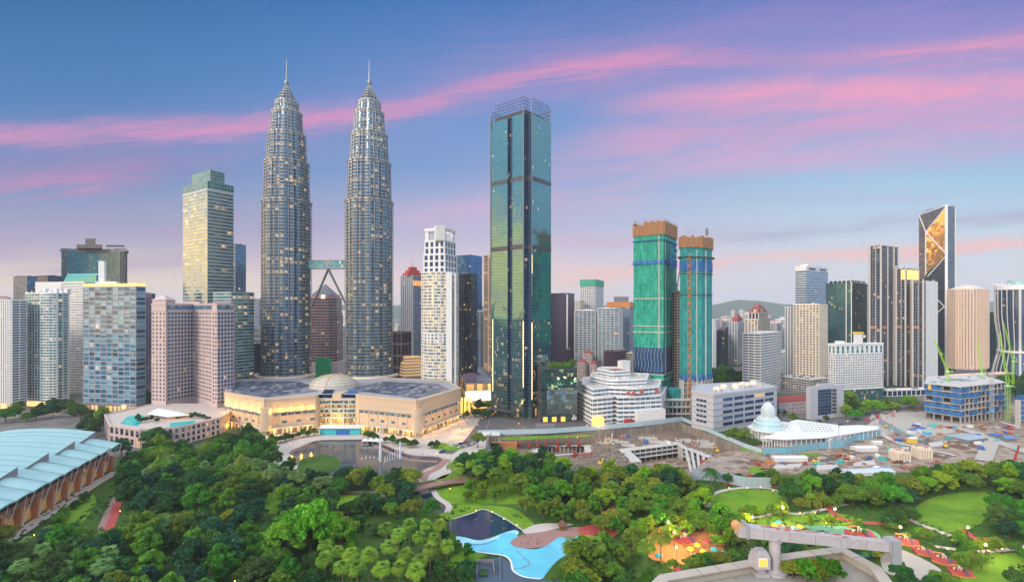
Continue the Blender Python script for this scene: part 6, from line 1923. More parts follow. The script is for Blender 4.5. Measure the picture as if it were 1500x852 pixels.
# blue netted building under construction
p = [P(1354, 640), P(1407, 608), P(1474, 648), P(1440, 720), P(1358, 705)]
b = empty('blue_netted_site_building', (*centre(p), 0), 'low unfinished concrete building wrapped in blue netting on the construction site', 'construction')
sl, nt_, cl = MB(), MB(), MB()
for j in range(6):
 z = 8.5 + j * 7.2
 sl.prism(p, z, z + .9, base=True)
 if j < 5:
  nt_ = MB()
  for k in range(5):
   a, c = p[k], p[(k + 1) % 5]
   L = math.hypot(c[0] - a[0], c[1] - a[1]); nn = max(3, round(L / 9))
   rnd = random.Random(j * 10 + k)
   for i in range(nn):
    if rnd.random() < (.86 if k != 1 else .45):
     netting(nt_, lerp(lerp(a, c, i / nn), centre(p), -.006), lerp(lerp(a, c, (i + 1) / nn), centre(p), -.006), z + 1, z + 1 + rnd.uniform(4.4, 6.1), fh=3, bay=4, amp=.3, seed=i + j * 5, uo=i * 9)
  nt_.build_each('blue_netting', NETB, b)
for k in range(5):
 a, c = p[k], p[(k + 1) % 5]; L = math.hypot(c[0] - a[0], c[1] - a[1]); nn = max(3, round(L / 9))
 for i in range(nn):
  q_ = lerp(lerp(a, c, i / nn), centre(p), .03); cl.box(*q_, 0, 1.3, 1.3, 44.5)
cl.prism(shrink(p, .6), .1, 44.0)
for i in range(24):
 rnd = random.Random(i); q_ = lerp(centre(p), lerp(p[rnd.randrange(5)], p[rnd.randrange(5)], rnd.random()), rnd.uniform(.2, .85)); cl.bar((*q_, 45.4), (*q_, 48), .25)
sl.build('floor_slab', PALECONC, b); cl.build('concrete_frame', CONC, b)
mb = MB()
for i in range(26):
 rnd = random.Random(i + 50); q_ = lerp(centre(p), lerp(p[rnd.randrange(5)], p[rnd.randrange(5)], rnd.random()), rnd.uniform(.1, .8)); mb.box(*q_, 45.45, rnd.uniform(2, 7), rnd.uniform(1, 4), rnd.uniform(.3, 1.6), rnd.random() * 3)
mb.build_each('deck_materials', paint("mixed_site_stock", (.20, .30, .34), .8, var=.5, scale=.3), b)
mb = MB(); mb.wallbox(lerp(p[0], p[1], .12), lerp(p[0], p[1], .2), 38, 44, 0, .8); mb.build('yellow_skip', YELLOW, b)
p = foot(1488, 1494, 1560, 600, 70)
b = empty('blue_netted_site_building', (*centre(p), 0), 'corner of a second, smaller blue netted building beyond the hoist tower', 'construction')
sl, nt_ = MB(), MB()
for j in range(5):
 sl.prism(p, 6 + j * 6, 6.8 + j * 6, base=True)
 nt_ = MB()
 for k in range(4): netting(nt_, p[k], p[(k + 1) % 4], 6.9 + j * 6, 11.9 + j * 6, seed=j, uo=k * 20)
 nt_.build_each('blue_netting', NETB, b)
for k in range(4):
 for i in range(4): sl.box(*lerp(p[k], p[(k + 1) % 4], i / 4), 0, 1.2, 1.2, 30)
sl.build('floor_slab', PALECONC, b)

# ------------------------------------------------------------------ the far city
rnd = random.Random(21)
FARM = [paint("far_cream", (.62, .56, .50), .8), paint("far_white", (.68, .68, .68), .8), paint("far_mauve", (.48, .46, .52), .8), paint("far_pinkish", (.60, .48, .44), .8), paint("far_blue_grey", (.34, .40, .48), .7)]
cells = []
LABEL_FAR = {0: 'hazy cream apartment block far off in the city behind the towers', 1: 'hazy white apartment block far off in the city behind the towers', 2: 'hazy mauve grey block far off in the city behind the towers', 3: 'hazy pinkish block far off in the city behind the towers', 4: 'hazy blue grey glass block far off in the city behind the towers'}
zones = [(586, 622, 14, 470, 500), (1040, 1170, 40, 470, 520), (838, 932, 16, 470, 520), (1196, 1300, 12, 470, 520), (1440, 1480, 10, 462, 500), (0, 60, 8, 425, 470), (362, 392, 6, 460, 500), (494, 514, 8, 452, 500), (586, 622, 10, 468, 500), (493, 512, 6, 452, 480), (838, 932, 18, 462, 505), (1042, 1100, 20, 452, 490), (1120, 1168, 14, 456, 490), (1440, 1500, 8, 470, 500), (-40, 60, 10, 430, 470), (700, 720, 4, 470, 500), (1208, 1290, 10, 465, 500), (368, 392, 5, 462, 490), (1042, 1170, 22, 475, 505), (560, 620, 8, 480, 505), (840, 1000, 10, 480, 510)]
protos = {}
for (l, r, n, t0, t1) in zones:
 for i in range(n):
  Y = rnd.uniform(1400, 3200)
  px = l + (r - l) * (i + rnd.random()) / n
  top = rnd.uniform(t0, t1)
  h_ = zat(top, Y)
  if h_ < 12: h_ = rnd.uniform(14, 45)
  k = rnd.randrange(5)
  w_ = rnd.uniform(22, 46); d_ = rnd.uniform(18, 34); th = rnd.uniform(15, 65)
  c0 = P(px, Y); a_ = R(th)
  q = [(c0[0] + x * math.cos(a_) - y * math.sin(a_), c0[1] + x * math.sin(a_) + y * math.cos(a_)) for x, y in ((-w_ / 2, -d_ / 2), (w_ / 2, -d_ / 2), (w_ / 2, d_ / 2), (-w_ / 2, d_ / 2))]
  mb = MB()
  for e in range(4):
   p_, q_ = q[e], q[(e + 1) % 4]; L = math.hypot(q_[0] - p_[0], q_[1] - p_[1])
   mb.face([(*p_, 0), (*q_, 0), (*q_, h_), (*p_, h_)], [(e * 40, 0), (e * 40 + round(L / 5), 0), (e * 40 + round(L / 5), round(h_ / 4)), (e * 40, round(h_ / 4))], 1)
   if rnd.random() < .7: mb.wallbox(lerp(p_, q_, .38), lerp(p_, q_, .62), 0, h_ + 2.5, -.5, 1.2)
   mb.wallbox(p_, q_, h_ - 1, h_ + 1.5 + e * .02, -.5, .5 + e * .01)
  mb.face([(*x, h_) for x in q])
  mb.box(*c0, h_ + .1, w_ * .4, d_ * .4, rnd.uniform(3, 7), a_)
  if rnd.random() < .35: mb.frust(shrink(q, .9), h_ + 1.6, shrink(q, .2), h_ + rnd.uniform(5, 10), 2)
  tag(mb.build('far_apartment_block', [FARM[k], G_FARD if k == 4 else G_FAR, ROOFRED], org=(*c0, 0)), LABEL_FAR[k], 'building', 'far ' + LABEL_FAR[k].split(' far')[0].replace('hazy ', '') + 's')
# ================================================================== CONVENTION CENTRE
wA = Vector((-349, 434, 0)); wB = Vector((-283, 205, 0))
wd_ = (wA - wB).normalized(); wL = (wA - wB).length          # from near end to far end
wn = Vector((wd_.y, -wd_.x, 0))                              # outward (towards the park)
def cp_(s_, o_, z): v_ = wB + wd_ * s_ + wn * o_; return (v_.x, v_.y, z)
cc = empty('convention_centre', (wA.x, wA.y, 0), 'long brick convention hall with a pale aqua roof of overlapping shells beside the wooded park', 'building')
NB = 14; bw = wL / NB
mb = MB()
mb.face([cp_(0, 0, .1), cp_(wL, 0, .1), cp_(wL, 0, 15), cp_(0, 0, 15)])
mb.face([cp_(wL, 0, .1), cp_(wL, -110, .1), cp_(wL, -110, 15), cp_(wL, 0, 15)])
mb.wallbox(cp_(0, 0, 0)[:2], cp_(wL, 0, 0)[:2], 14.2, 15.3, -1, .8)
mb.build('brick_wall', BRICK, cc)
gl, wn_, pr, la_, st_, bd = MB(), MB(), MB(), MB(), MB(), MB()
facade(bd, gl, cp_(0, -1.5, 0)[:2], cp_(wL, -1.5, 0)[:2], 15.3, 22, 3.3, 3.0, (.25, .3), (.3, .3))
facade(bd, gl, cp_(wL, -1.5, 0)[:2], cp_(wL, -108, 0)[:2], 15.3, 24, 4, 4, (.25, .3), (.3, .3))
for i in range(NB + 1):
 p_ = cp_(i * bw, 1.6, 0); pr.box(p_[0], p_[1], .1, 3.2, 3.2, 13, math.atan2(wd_.y, wd_.x))
 for dx in (-1, 1):
  st_.tube(cp_(i * bw, 3.2, 3 if dx < 0 else 1), cp_(i * bw + dx * 4.5, 8.0, 22.2), .28, .22, 7)
 if i < NB:
  a_, c_ = cp_(i * bw + 2.4, .25, 0), cp_((i + 1) * bw - 2.4, .25, 0)
  pts = []
  for k in range(9):
   t = k / 8; pts.append((*lerp(a_, c_, t), 7 + 2.6 * math.sin(math.pi * t)))
  la_.mark(); la_.face([(*a_[:2], 1)] + [(*c_[:2], 1)] + list(reversed(pts)))
  for k in range(3):
   q0 = cp_(i * bw + (k + .7) * bw / 3.6, .12, 0); q1 = cp_(i * bw + (k + .7) * bw / 3.6 + 1.3, .12, 0)
   wn_.mark(); wn_.face([(*q0[:2], 10.5), (*q1[:2], 10.5), (*q1[:2], 12.8), (*q0[:2], 12.8)])
gl.build('clerestory_glazing', G_NAVY, cc); bd.build('clerestory_mullions', DARKGREY, cc)
pr.build_each('pier', paint("lit_orange_brick", (.55, .20, .09), .8), cc); st_.build_each('strut', OFFWHITE, cc)  # warm light on the piers put into their brick colour
la_.build_each('lit_arch', glow_mat("dim_yellow_arch", (.42, .22, .04), .30), cc); wn_.build_each('window', G_WIN, cc)
# lower roof strip with a scalloped eave
mb = MB()
NS = 112
for i in range(NS):
 s0, s1 = wL * i / NS, wL * (i + 1) / NS
 def ev(s_):
  ph = (s_ / bw) % 1.0
  return 9.0 + 1.6 * math.sin(math.pi * ph), 23.0 + 1.6 * math.sin(math.pi * ph)
 def inn(s_):
  ph = (s_ / bw) % 1.0
  return -13.0, 29.2 + 1.8 * math.sin(math.pi * ph)
 o0, z0 = ev(s0); o1, z1 = ev(s1 - .001); i0, y0 = inn(s0); i1, y1 = inn(s1 - .001)
 def mid(o_, z_, ii, yy): return (o_ + ii) / 2, (z_ + yy) / 2 + .2
 m0, q0 = mid(o0, z0, i0, y0); m1, q1 = mid(o1, z1, i1, y1)
 mb.face([cp_(s0, o0, z0), cp_(s1, o1, z1), cp_(s1, m1, q1), cp_(s0, m0, q0)])
 mb.face([cp_(s0, m0, q0), cp_(s1, m1, q1), cp_(s1, i1, y1), cp_(s0, i0, y0)])
 mb.face([cp_(s0, o0, z0 - .9), cp_(s1, o1, z1 - .9), cp_(s1, o1, z1), cp_(s0, o0, z0)])
 mb.face([cp_(s1, o1, z1 - .9), cp_(s0, o0, z0 - .9), cp_(s0, -2, 22), cp_(s1, -2, 22)])
mb.build('lower_roof', AQUAROOF, cc)
sm = MB()
for i in range(NB + 1): sm.bar(cp_(i * bw, 9, 23.2), cp_(i * bw, -13, 29.7), .22)
for k in range(NB // 2):
 for i in range(1, 5):
  fs = i / 5; s_ = wL - (k + 1) * bw * 2 + bw * 2 * fs + (2.5 * fs if k else 0)
  sm.mark(); pc_ = len(sm.pc); pv_ = None
  for j in range(13):
   ft = j / 12; z = 29.2 + 5.4 * fs ** 1.3 + 7.5 * math.sin(math.pi * (.08 + ft * .80)) - 2.0 - max(0, ft - .7) * 22
   q_ = cp_(s_, -12.0 - 92 * ft + 2.5 * fs, z + .12)
   if pv_: sm.bar(pv_, q_, .14)
   pv_ = q_
  del sm.pc[pc_:]
sm.build_each('roof_seam', paint("aqua_seam", (.16, .34, .37), .6), cc)
# overlapping shells
for k in range(NB // 2):
 s0, s1 = wL - (k + 1) * bw * 2, wL - k * bw * 2
 mb = MB(); cl_ = MB()
 NSs, NT_ = 8, 12
 def sp(i, j):
  fs, ft = i / NSs, j / NT_
  s_ = s0 + (s1 - s0) * fs
  z = 29.2 + 5.4 * fs ** 1.3 + 7.5 * math.sin(math.pi * (.08 + ft * .80)) - 2.0
  z -= max(0, ft - .7) * 22
  return cp_(s_ + (2.5 * fs if k else 0), -12.0 - 92 * ft + 2.5 * fs, z)
 for i in range(NSs):
  for j in range(NT_):
   mb.face([sp(i, j), sp(i + 1, j), sp(i + 1, j + 1), sp(i, j + 1)])
 for j in range(NT_):           # riser at the far, high end
  a_, c_ = sp(NSs, j), sp(NSs, j + 1)
  cl_.face([a_, c_, (c_[0], c_[1], c_[2] - 7), (a_[0], a_[1], a_[2] - 7)])
 for i in range(NSs):
  a_, c_ = sp(i, 0), sp(i + 1, 0)
  cl_.face([(a_[0], a_[1], 28), (c_[0], c_[1], 28), c_, a_])
 so = mb.build('roof_shell', AQUAROOF, cc, smooth=True); cl_.build('clerestory', MIDGREY, so)

# ================================================================== ROOF TERRACE WITH CLEANING CRANE (near right)
zq = 100.0
def rq(px, py, z=101.2): return at(px, py, z)
out = [rq(900, 905), rq(967, 843), rq(1098, 821), rq(1150, 812), rq(1233, 801), rq(1290, 832), rq(1340, 900)]
out = list(reversed(out))
# order counter clockwise from above
if sum(out[i][0] * out[(i + 1) % len(out)][1] - out[(i + 1) % len(out)][0] * out[i][1] for i in range(len(out))) < 0: out.reverse()
b = empty('roof_terrace_building', (*centre(out), 0), 'near building roof with a broad stone parapet, below the cleaning crane', 'building')
mb = MB(); mb.prism(out, .1, zq - .1, cap=False); mb.build('wall', MIDGREY, b)
mb = MB(); mb.face([(*x, zq) for x in out]); mb.build('roof', paint("roof_screed", (.30, .28, .24), .9, var=.4, scale=.4, scale2=3), b)
mb = MB(); jt = MB()
cen = centre(out)
for k in range(len(out)):
 a_, c_ = out[k], out[(k + 1) % len(out)]
 mb.wallbox(a_, c_, zq + .01, zq + 1.15, -1.1, 0); mb.wallbox(a_, c_, zq + 1.16 + .004 * k, zq + 1.36 + .004 * k, -1.55, .15)
 L = math.hypot(c_[0] - a_[0], c_[1] - a_[1])
 for i in range(1, int(L / 3.2)):
  t = i * 3.2 / L; jt.wallbox(lerp(a_, c_, t), lerp(a_, c_, t + .05 / L), zq + 1.1, zq + 1.405, -1.56, .16)
mb.build('parapet', paint("parapet_stone", (.42, .37, .31), .85, var=.22, scale=.6, scale2=5), b); jt.build('parapet_joints', DARKGREY, b)
mb = MB()
for q_ in ([(1150, 843), (1195, 826), (1222, 826), (1232, 842)],):
 pts = [at(*x, zq) for x in q_]; mb.prism(list(reversed(pts)) if True else pts, zq + .02, zq + .5)
mb.build('planter', DARKGREY, b)
# cleaning crane
q0 = at(1135, 838, zq)
BM = empty('roof_cleaning_crane', (*q0, zq), 'weathered grey facade cleaning crane with a long jib and orange lit cab', 'crane')
GREYW = paint("weathered_grey_paint", (.43, .40, .41), .6, var=.36, scale=.5, scale2=4)
mb = MB(); mb.lathe([(1.75, zq), (1.75, zq + .35), (1.3, zq + .45), (.85, zq + .7), (.80, zq + 5.2), (.95, zq + 5.25), (.95, zq + 5.6), (.8, zq + 5.65)], *q0, 24)
for i in range(14): mb.box(q0[0] + 1.4 * math.cos(i / 14 * 6.283), q0[1] + 1.4 * math.sin(i / 14 * 6.283), zq + .36, .16, .16, .14)
for i in range(12): mb.box(q0[0] + .92 * math.cos(i / 12 * 6.283), q0[1] + .92 * math.sin(i / 12 * 6.283), zq + 4.75, .14, .14, .5)
mb.build('column', GREYW, BM)
Yj = q0[1]
mb = MB()
xl, xr = ray(1079) * Yj, ray(1302) * Yj
zl0, zl1 = zat(782, Yj) - .1, zat(767, Yj)
zr0, zr1 = zat(805.5, Yj), zat(792, Yj)
def jb(x, h0, h1, wd): return [(x, Yj - wd, h0), (x, Yj + wd, h0), (x, Yj + wd, h1), (x, Yj - wd, h1)]
ns = 6
for i in range(ns):
 t0, t1 = i / ns, (i + 1) / ns - .0025
 A0 = jb(xl + (xr - xl) * t0, zl0 + (zr0 - zl0) * t0, zl1 + (zr1 - zl1) * t0, .85 - .2 * t0); A1 = jb(xl + (xr - xl) * t1, zl0 + (zr0 - zl0) * t1, zl1 + (zr1 - zl1) * t1, .85 - .2 * t1)
 mb.hexa([A0[0], A1[0], A1[1], A0[1]], [A0[3], A1[3], A1[2], A0[2]])
mb.build('jib', GREYW, BM)
mb = MB()
xc = ray(1091) * Yj; mb.box(xc, Yj, zl0 - .2, .25, 2.2, zl1 - zl0 + .5)
xc = ray(1303) * Yj; mb.box(xc + .5, Yj, zr0 - 1.7, 1.3, 1.9, zr1 - zr0 + 2.1); mb.box(xc - .35, Yj, zr0 - .2, .3, 1.7, zr1 - zr0 + .5)
mb.build('jib_head', paint("jib_head_grey", (.32, .33, .35), .5), BM)
mb = MB(); xc = ray(1080) * Yj; mb.tube((xc, Yj - .7, zl1 - .35), (xc, Yj + .7, zl1 - .35), .72, n=16); mb.build('end_drum', paint("faded_orange", (.55, .30, .12), .7, var=.3), BM)
mb = MB()
for i in range(26):
 rnd = random.Random(i); t = .12 + .6 * rnd.random(); x = xl + (xr - xl) * t; mb.box(x, Yj + rnd.uniform(-.5, .5), zl1 + (zr1 - zl1) * t + .004 * (i + 1), rnd.uniform(.3, 1.3), .25, .01)
mb.build('rust_streaks', paint("rust_red", (.45, .13, .09), .9, var=.4), BM)
cx_, cy_ = ray(1113) * (Yj - .6), Yj - .6
zc0, zc1 = zat(826, Yj), zat(803, Yj)
mb = MB()
mb.box(cx_, cy_, zc0, 2.2, 2.0, (zc1 - zc0) * .78); mb.box(cx_ + .1, cy_ + .2, zc0 + (zc1 - zc0) * .78 + .01, 1.9, 1.7, (zc1 - zc0) * .16)
mb.box(cx_ + .2, cy_ + .2, zc0 + (zc1 - zc0) * .945, 1.3, 1.3, .3); mb.box(cx_ + 1.25, cy_ + .3, zc0 + .2, .3, 1.2, 1.5); mb.box(cx_ - 1.2, cy_ + .2, zc0 + .1, .25, 1.4, 1.3)
cab = mb.build('cab', GREYW, BM)
mb = MB(); mb.box(cx_, cy_ - 1.03, zc0 + .42, 1.36, .06, 1.3); mb.build('cab_window_frame', WHITE, cab)
mb = MB()
for i in range(3): mb.box(cx_ - .4 + i * .4, cy_ - 1.08, zc0 + .52, .34, .05, 1.1)
mb.build('lit_window', glow_mat("orange_cab_light", (1.0, .42, .06), 1.0), cab)
mb = MB(); mb.box(cx_ + .1, cy_ + .1, zq, 2.0, 2.0, .5); mb.box(cx_ + .1, cy_, zq + .5, 1.0, 1.0, zc0 - zq - .5); mb.build('cab_plinth', GREYW, BM)
mb = MB(); mb.box(q0[0] + 2.3, q0[1] + .3, zq, 1.5, .9, .8, .3); tag(mb.build('cabinet_box', WHITE, org=(q0[0] + 2.3, q0[1] + .3, zq)), 'small white equipment box on the near roof beside the crane column', 'box')

# ================================================================== CONSTRUCTION SITE
def fence(px, h_, mat, label, name='hoarding', step=4.0, z=0.0, world=False, postmat=None):
 pts = px if world else [at(*p, z) for p in px]
 b = empty(name, (*pts[0], z), label, 'fence')
 pan, po = MB(), MB()
 for a_, c_ in zip(pts, pts[1:]):
  L = math.hypot(c_[0] - a_[0], c_[1] - a_[1]); n = max(1, round(L / step))
  for i in range(n):
   pan.wallbox(lerp(a_, c_, i / n + .004), lerp(a_, c_, (i + 1) / n - .004), z + .05, z + h_ + (.06 if i % 2 else 0), -.06, .06)
   q_ = lerp(a_, c_, i / n); po.box(*q_, z, .3, .3, h_ + .25)
 pan.build('panels', mat, b); po.build('posts', postmat or GREYPANEL, b)
 return b
HBLUE = paint("pale_blue_hoarding", (.42, .55, .60), .6, var=.22, scale=.12)
HTURQ = paint("turquoise_hoarding", (.16, .42, .52), .6, var=.15)
fence([(700, 637), (745, 636), (800, 635), (868, 630), (940, 624), (1000, 616)], 5.5, HBLUE, 'long pale blue hoarding fence along the back edge of the excavation')
fence([(1000, 616), (1045, 636), (1092, 656), (1116, 664)], 4.5, HBLUE, 'pale hoarding fence running from the excavation corner to the mosque')
fence([(1118, 666), (1150, 665), (1200, 657), (1236, 655), (1252, 646), (1290, 638)], 6.5, HTURQ, 'turquoise hoarding fence curving round the front of the mosque')
fence([(1288, 620), (1308, 632), (1328, 645)], 7, paint("grey_hoarding", (.34, .38, .44), .6), 'grey ribbed hoarding beside the blue roofed sheds on the construction site')
fence([(1014, 702), (1038, 703), (1060, 706), (1090, 713), (1130, 714)], 8, paint("slate_blue_hoarding", (.30, .38, .44), .7), 'slate blue hoarding wall between the park lawn and the dirt site')
fence([(1000, 700), (1020, 690), (1050, 678), (1082, 672)], 2.2, PALECONC, 'low pale barrier along the path in front of the excavation', 'barrier')
# grass strips on the site edge
sheet('grass_verge', [(1092, 652), (1120, 664), (1116, 668), (1086, 658)], .30, LAWN)
sheet('grass_verge', [(1150, 668), (1200, 662), (1200, 666), (1152, 672)], .30, LAWN)
sheet('grass_verge', [(1100, 684), (1117, 684), (1117, 692), (1098, 692)], .30, LAWN)
sheet('grass_verge', [(745, 640), (860, 636), (860, 639), (750, 644)], -6.8 if False else .05, LAWN)

def shed(px, py, sx, sy, h_, rz, roofmat, wallmat, label, gable=1.2, name='site_shed', cat='shed', group=None):
 c0 = at(px, py)
 b = empty(name, (*c0, 0), label, cat, group)
 mb = MB(); mb.box(*c0, .1, sx, sy, h_, rz); mb.build('wall', wallmat, b)
 mb = MB()
 c, s = math.cos(rz), math.sin(rz)
 tr = lambda x, y: (c0[0] + x * c - y * s, c0[1] + x * s + y * c)
 X, Yy = sx / 2 + .5, sy / 2 + .5
 z = h_ + .15
 mb.face([(*tr(-X, -Yy), z), (*tr(X, -Yy), z), (*tr(X, 0), z + gable), (*tr(-X, 0), z + gable)]); mb.face([(*tr(-X, 0), z + gable), (*tr(X, 0), z + gable), (*tr(X, Yy), z), (*tr(-X, Yy), z)])
 mb.face([(*tr(-X, -Yy), z), (*tr(-X, 0), z + gable), (*tr(-X, Yy), z)]); mb.face([(*tr(X, -Yy), z), (*tr(X, Yy), z), (*tr(X, 0), z + gable)])
 mb.build('roof', roofmat, b)
 return b
shed(1156, 674, 30, 8, 3.2, .02, WHITE, OFFWHITE, 'long low white roofed shed on the dirt in front of the mosque')
shed(1266, 659, 22, 9, 3.2, .05, OFFWHITE, OFFWHITE, 'white flat roofed shed on the dirt behind the twin gatehouses')
shed(1284, 651, 9, 5, 3, .05, WHITE, OFFWHITE, 'small white shed above the white flat roofed shed on the dirt')
shed(1415, 644, 32, 22, 3.6, .35, paint("grey_sheet_roof", (.36, .42, .46), .4), MIDGREY, 'wide grey sheet roofed shed in the middle of the construction yard', .8)
shed(1336, 634, 9, 6, 4, .4, BLUE, OFFWHITE, 'smaller of the bright blue roofed site sheds beside the grey hoarding')
shed(1348, 632, 9, 7, 4, .4, BLUE, OFFWHITE, 'deeper of the bright blue roofed site sheds beside the grey hoarding')
shed(1312, 632, 11, 6, 3.5, -.5, TEAL, PALECONC, 'teal roofed site shed at the back of the grey hoarding')
shed(1358, 636, 8, 5, 3, .4, paint("sea_green_roof", (.20, .48, .45), .5), SKYBLUE, 'small sea green roofed shed beside the yellow cabin')
shed(1366, 626, 18, 6, 2.6, .5, paint("green_sheet", (.05, .42, .36), .6), PALECONC, 'green sheeted lean-to running along the pale yard')
shed(1336, 648, 8, 5, 4.6, .12, WHITE, YELLOW, 'yellow site cabin with a white roof at the end of the grey hoarding')
shed(1458, 640, 13, 7, 3, .4, BLUE, MIDGREY, 'blue roofed shed beside the rusty steel stack in the yard')
shed(1476, 645, 12, 7, 3, .3, paint("mid_blue_sheet", (.05, .22, .55), .5), MIDGREY, 'mid blue roofed shed under the thick white pipe')
shed(1270, 693, 42, 12, 2.4, .12, paint("pale_blue_roof", (.50, .58, .64), .4), OFFWHITE, 'long pale blue roof half hidden behind trees below the gatehouses')
for px, lab in ((1318, 'left'), (1350, 'right')):
 py = 675 if lab == 'left' else 670
 c0 = at(px, py)
 b = empty('gatehouse', (*c0, 0), 'cream gatehouse with tall openings, ' + ('nearer the pale blue roof' if lab == 'left' else 'nearer the grey sheet roofed shed'), 'gatehouse', 'pair of gatehouses')
 mb, g2 = MB(), MB()
 h_ = 9.5; sx = 11
 mb.box(c0[0], c0[1], h_ - 1.6, sx, sx, 1.6); mb.box(c0[0], c0[1], h_ + .02, sx * .86, sx * .86, 1.4)
 for i in range(5):
  for s_ in (-1, 1):
   mb.box(c0[0] + (i - 2) * sx / 4.3, c0[1] + s_ * sx * .46, .1, 1.5, 1.2, h_ - 1.75)
   if 0 < i < 4: mb.box(c0[0] + s_ * sx * .46, c0[1] + (i - 2) * sx / 4.3, .1, 1.2, 1.5, h_ - 1.75)
 g2.box(c0[0], c0[1], .2, sx * .84, sx * .84, h_ - 2)
 mb.build('stone_frame', CREAM, b); g2.build('dark_interior', TIMBER, b)
 mb = MB(); rnd = random.Random(px)
 for i in range(14): mb.box(c0[0] + rnd.uniform(-5, 5), c0[1] + rnd.uniform(-5, 5), h_ + 1.43, rnd.uniform(1, 2.6), rnd.uniform(1, 2), rnd.uniform(.3, 1.4), rnd.random())
 mb.build('rubble_roof', ROSE, b)

# cranes
def lattice_mast(mb, x, y, z0, z1, w_=2.0, t=.28):
 for sx in (-1, 1):
  for sy in (-1, 1): mb.bar((x + sx * w_ / 2, y + sy * w_ / 2, z0), (x + sx * w_ / 2, y + sy * w_ / 2, z1), t)
 n = max(2, round((z1 - z0) / (w_ * 1.2)))
 for i in range(n):
  za, zb = z0 + (z1 - z0) * i / n, z0 + (z1 - z0) * (i + 1) / n
  s = 1 if i % 2 else -1
  for sy in (-1, 1): mb.bar((x - s * w_ / 2, y + sy * w_ / 2, za), (x + s * w_ / 2, y + sy * w_ / 2, zb), t * .7)
  for sx in (-1, 1): mb.bar((x + sx * w_ / 2, y - s * w_ / 2, za), (x + sx * w_ / 2, y + s * w_ / 2, zb), t * .7)
def lattice_beam(mb, a, c, w0, w1, t=.25, n=14):
 a, c = Vector(a), Vector(c); d = (c - a).normalized(); s = d.cross(Vector((0, 1, 0))).normalized(); y = Vector((0, 1, 0))
 pts = []
 for i in range(n + 1):
  m_ = a.lerp(c, i / n); w_ = w0 + (w1 - w0) * i / n
  pts.append([m_ + s * w_ * .5, m_ - s * w_ * .5 + y * w_ * .5, m_ - s * w_ * .5 - y * w_ * .5])
 for k in range(3): mb.bar(pts[0][k], pts[-1][k], t)
 for i in range(n):
  for k in range(3): mb.bar(pts[i][k], pts[i + 1][(k + 1) % 3], t * .6)
def luffer(px, Y, zb, zm, tip, mat, label, w_=2.2, group=None):
 x = P(px, Y)[0]
 b = empty('tower_crane', (x, Y, zb), label, 'crane', group)
 mb = MB(); lattice_mast(mb, x, Y, zb, zm, w_); mb.build('mast', mat, b)
 tp = (P(tip[0], Y)[0], Y, zat(tip[1], Y))
 mb = MB(); lattice_beam(mb, (x, Y, zm + 1.5), tp, w_ * .9, .7); mb.build('jib', mat, b)
 s = -1 if tp[0] > x else 1
 mb = MB(); mb.box(x, Y, zm, w_ * 1.6, w_ * 1.6, 1.4); mb.box(x + s * 4, Y, zm + .2, 8, 2, 1.0); mb.bar((x, Y, zm + 1.4), (x + s * 2.5, Y, zm + 9), .4); mb.bar((x + s * 7, Y, zm + 1), (x + s * 2.5, Y, zm + 9), .3); mb.bar(tp, (x + s * 2.5, Y, zm + 9), .14)
 mb.build('slewing_deck', mat, b)
 mb = MB(); mb.box(x + s * 7, Y, zm - .8, 2.4, 2.4, 2.2); mb.build('counterweight', MIDGREY, b)
 mb = MB(); mb.box(x - s * 1.8, Y - 1.8, zm + .2, 1.8, 1.8, 2.2); mb.build('cab', WHITE, b)
luffer(1388, 650, 45, zat(545, 650), (1367, 495), LIME, 'short lime green crane standing on the blue netted site building', 2.4)
luffer(1438, 690, 45, zat(548, 690), (1431, 496), LIME, 'thin lime green crane in front of the peach condo tower', 2.0)
luffer(1476, 622, 0, zat(566, 622), (1464, 487), LIME, 'largest lime green crane, standing on the ground beside the hoist tower', 3.2)
luffer(1484, 800, 20, zat(530, 800), (1469, 470), LIME, 'pale green crane boom at the foot of the waisted white tower', 2.0)
luffer(992, 715, zat(428, 715), zat(418, 715), (996, 396), DARKGREY, 'small dark crane on the half built concrete core', 1.6)
b = empty('hoist_tower', (*P(1453, 616), 0), 'grey green lattice hoist tower against the blue netted site building', 'hoist')
mb = MB(); lattice_mast(mb, *P(1453, 616), 0, zat(545, 616), 2.6, .3); mb.build('mast', GREYPANEL, b)
mb = MB(); mb.box(*P(1453, 613), 14, 3, 2.4, 3); mb.build('hoist_cage', SKYBLUE, b)
# red crawler crane, piling rigs in the excavation
def rig(px, py, zb, top_h, lean, label, group=None, jib=None):
 c0 = at(px, py, zb)
 b = empty('piling_rig', (*c0, zb), label, 'piling rig', group)
 mb = MB(); mb.box(c0[0] - 1.3, c0[1], zb, 1.0, 5, 1.1); mb.box(c0[0] + 1.3, c0[1], zb, 1.0, 5, 1.1); mb.build('track', BLACK, b)
 mb = MB(); mb.box(c0[0], c0[1] + .4, zb + 1.2, 3.2, 4.8, 2.2); mb.box(c0[0] + .9, c0[1] - 1.6, zb + 3.4, 1.3, 1.6, 1.2); mb.build('body', RED, b)
 mb = MB(); lattice_mast(mb, c0[0] - .2, c0[1] - 2.8, zb + 1, zb + top_h, 1.1, .35); mb.build('mast', RED, b)
 if jib:
  mb = MB(); lattice_beam(mb, (c0[0], c0[1], zb + 3), (c0[0] + jib[0], c0[1], zb + jib[1]), 1.6, .8, .4); mb.build('boom', RED, b)
 return b
rl = 'red piling rig in the row standing in the dirt of the excavation'
for i, (px, py, h_) in enumerate(((760, 656, 9), (776, 656, 9), (788, 655, 10), (800, 654, 9), (816, 660, 11), (833, 655, 12), (848, 654, 12), (818, 652, 10))):
 rig(px, py, PITZ, h_, 0, rl, 'red piling rigs in a row in the excavation')
rig(842, 669, PITZ, 8, 0, 'red machine with a long low boom, nearest in the excavation', None, (20, 4))
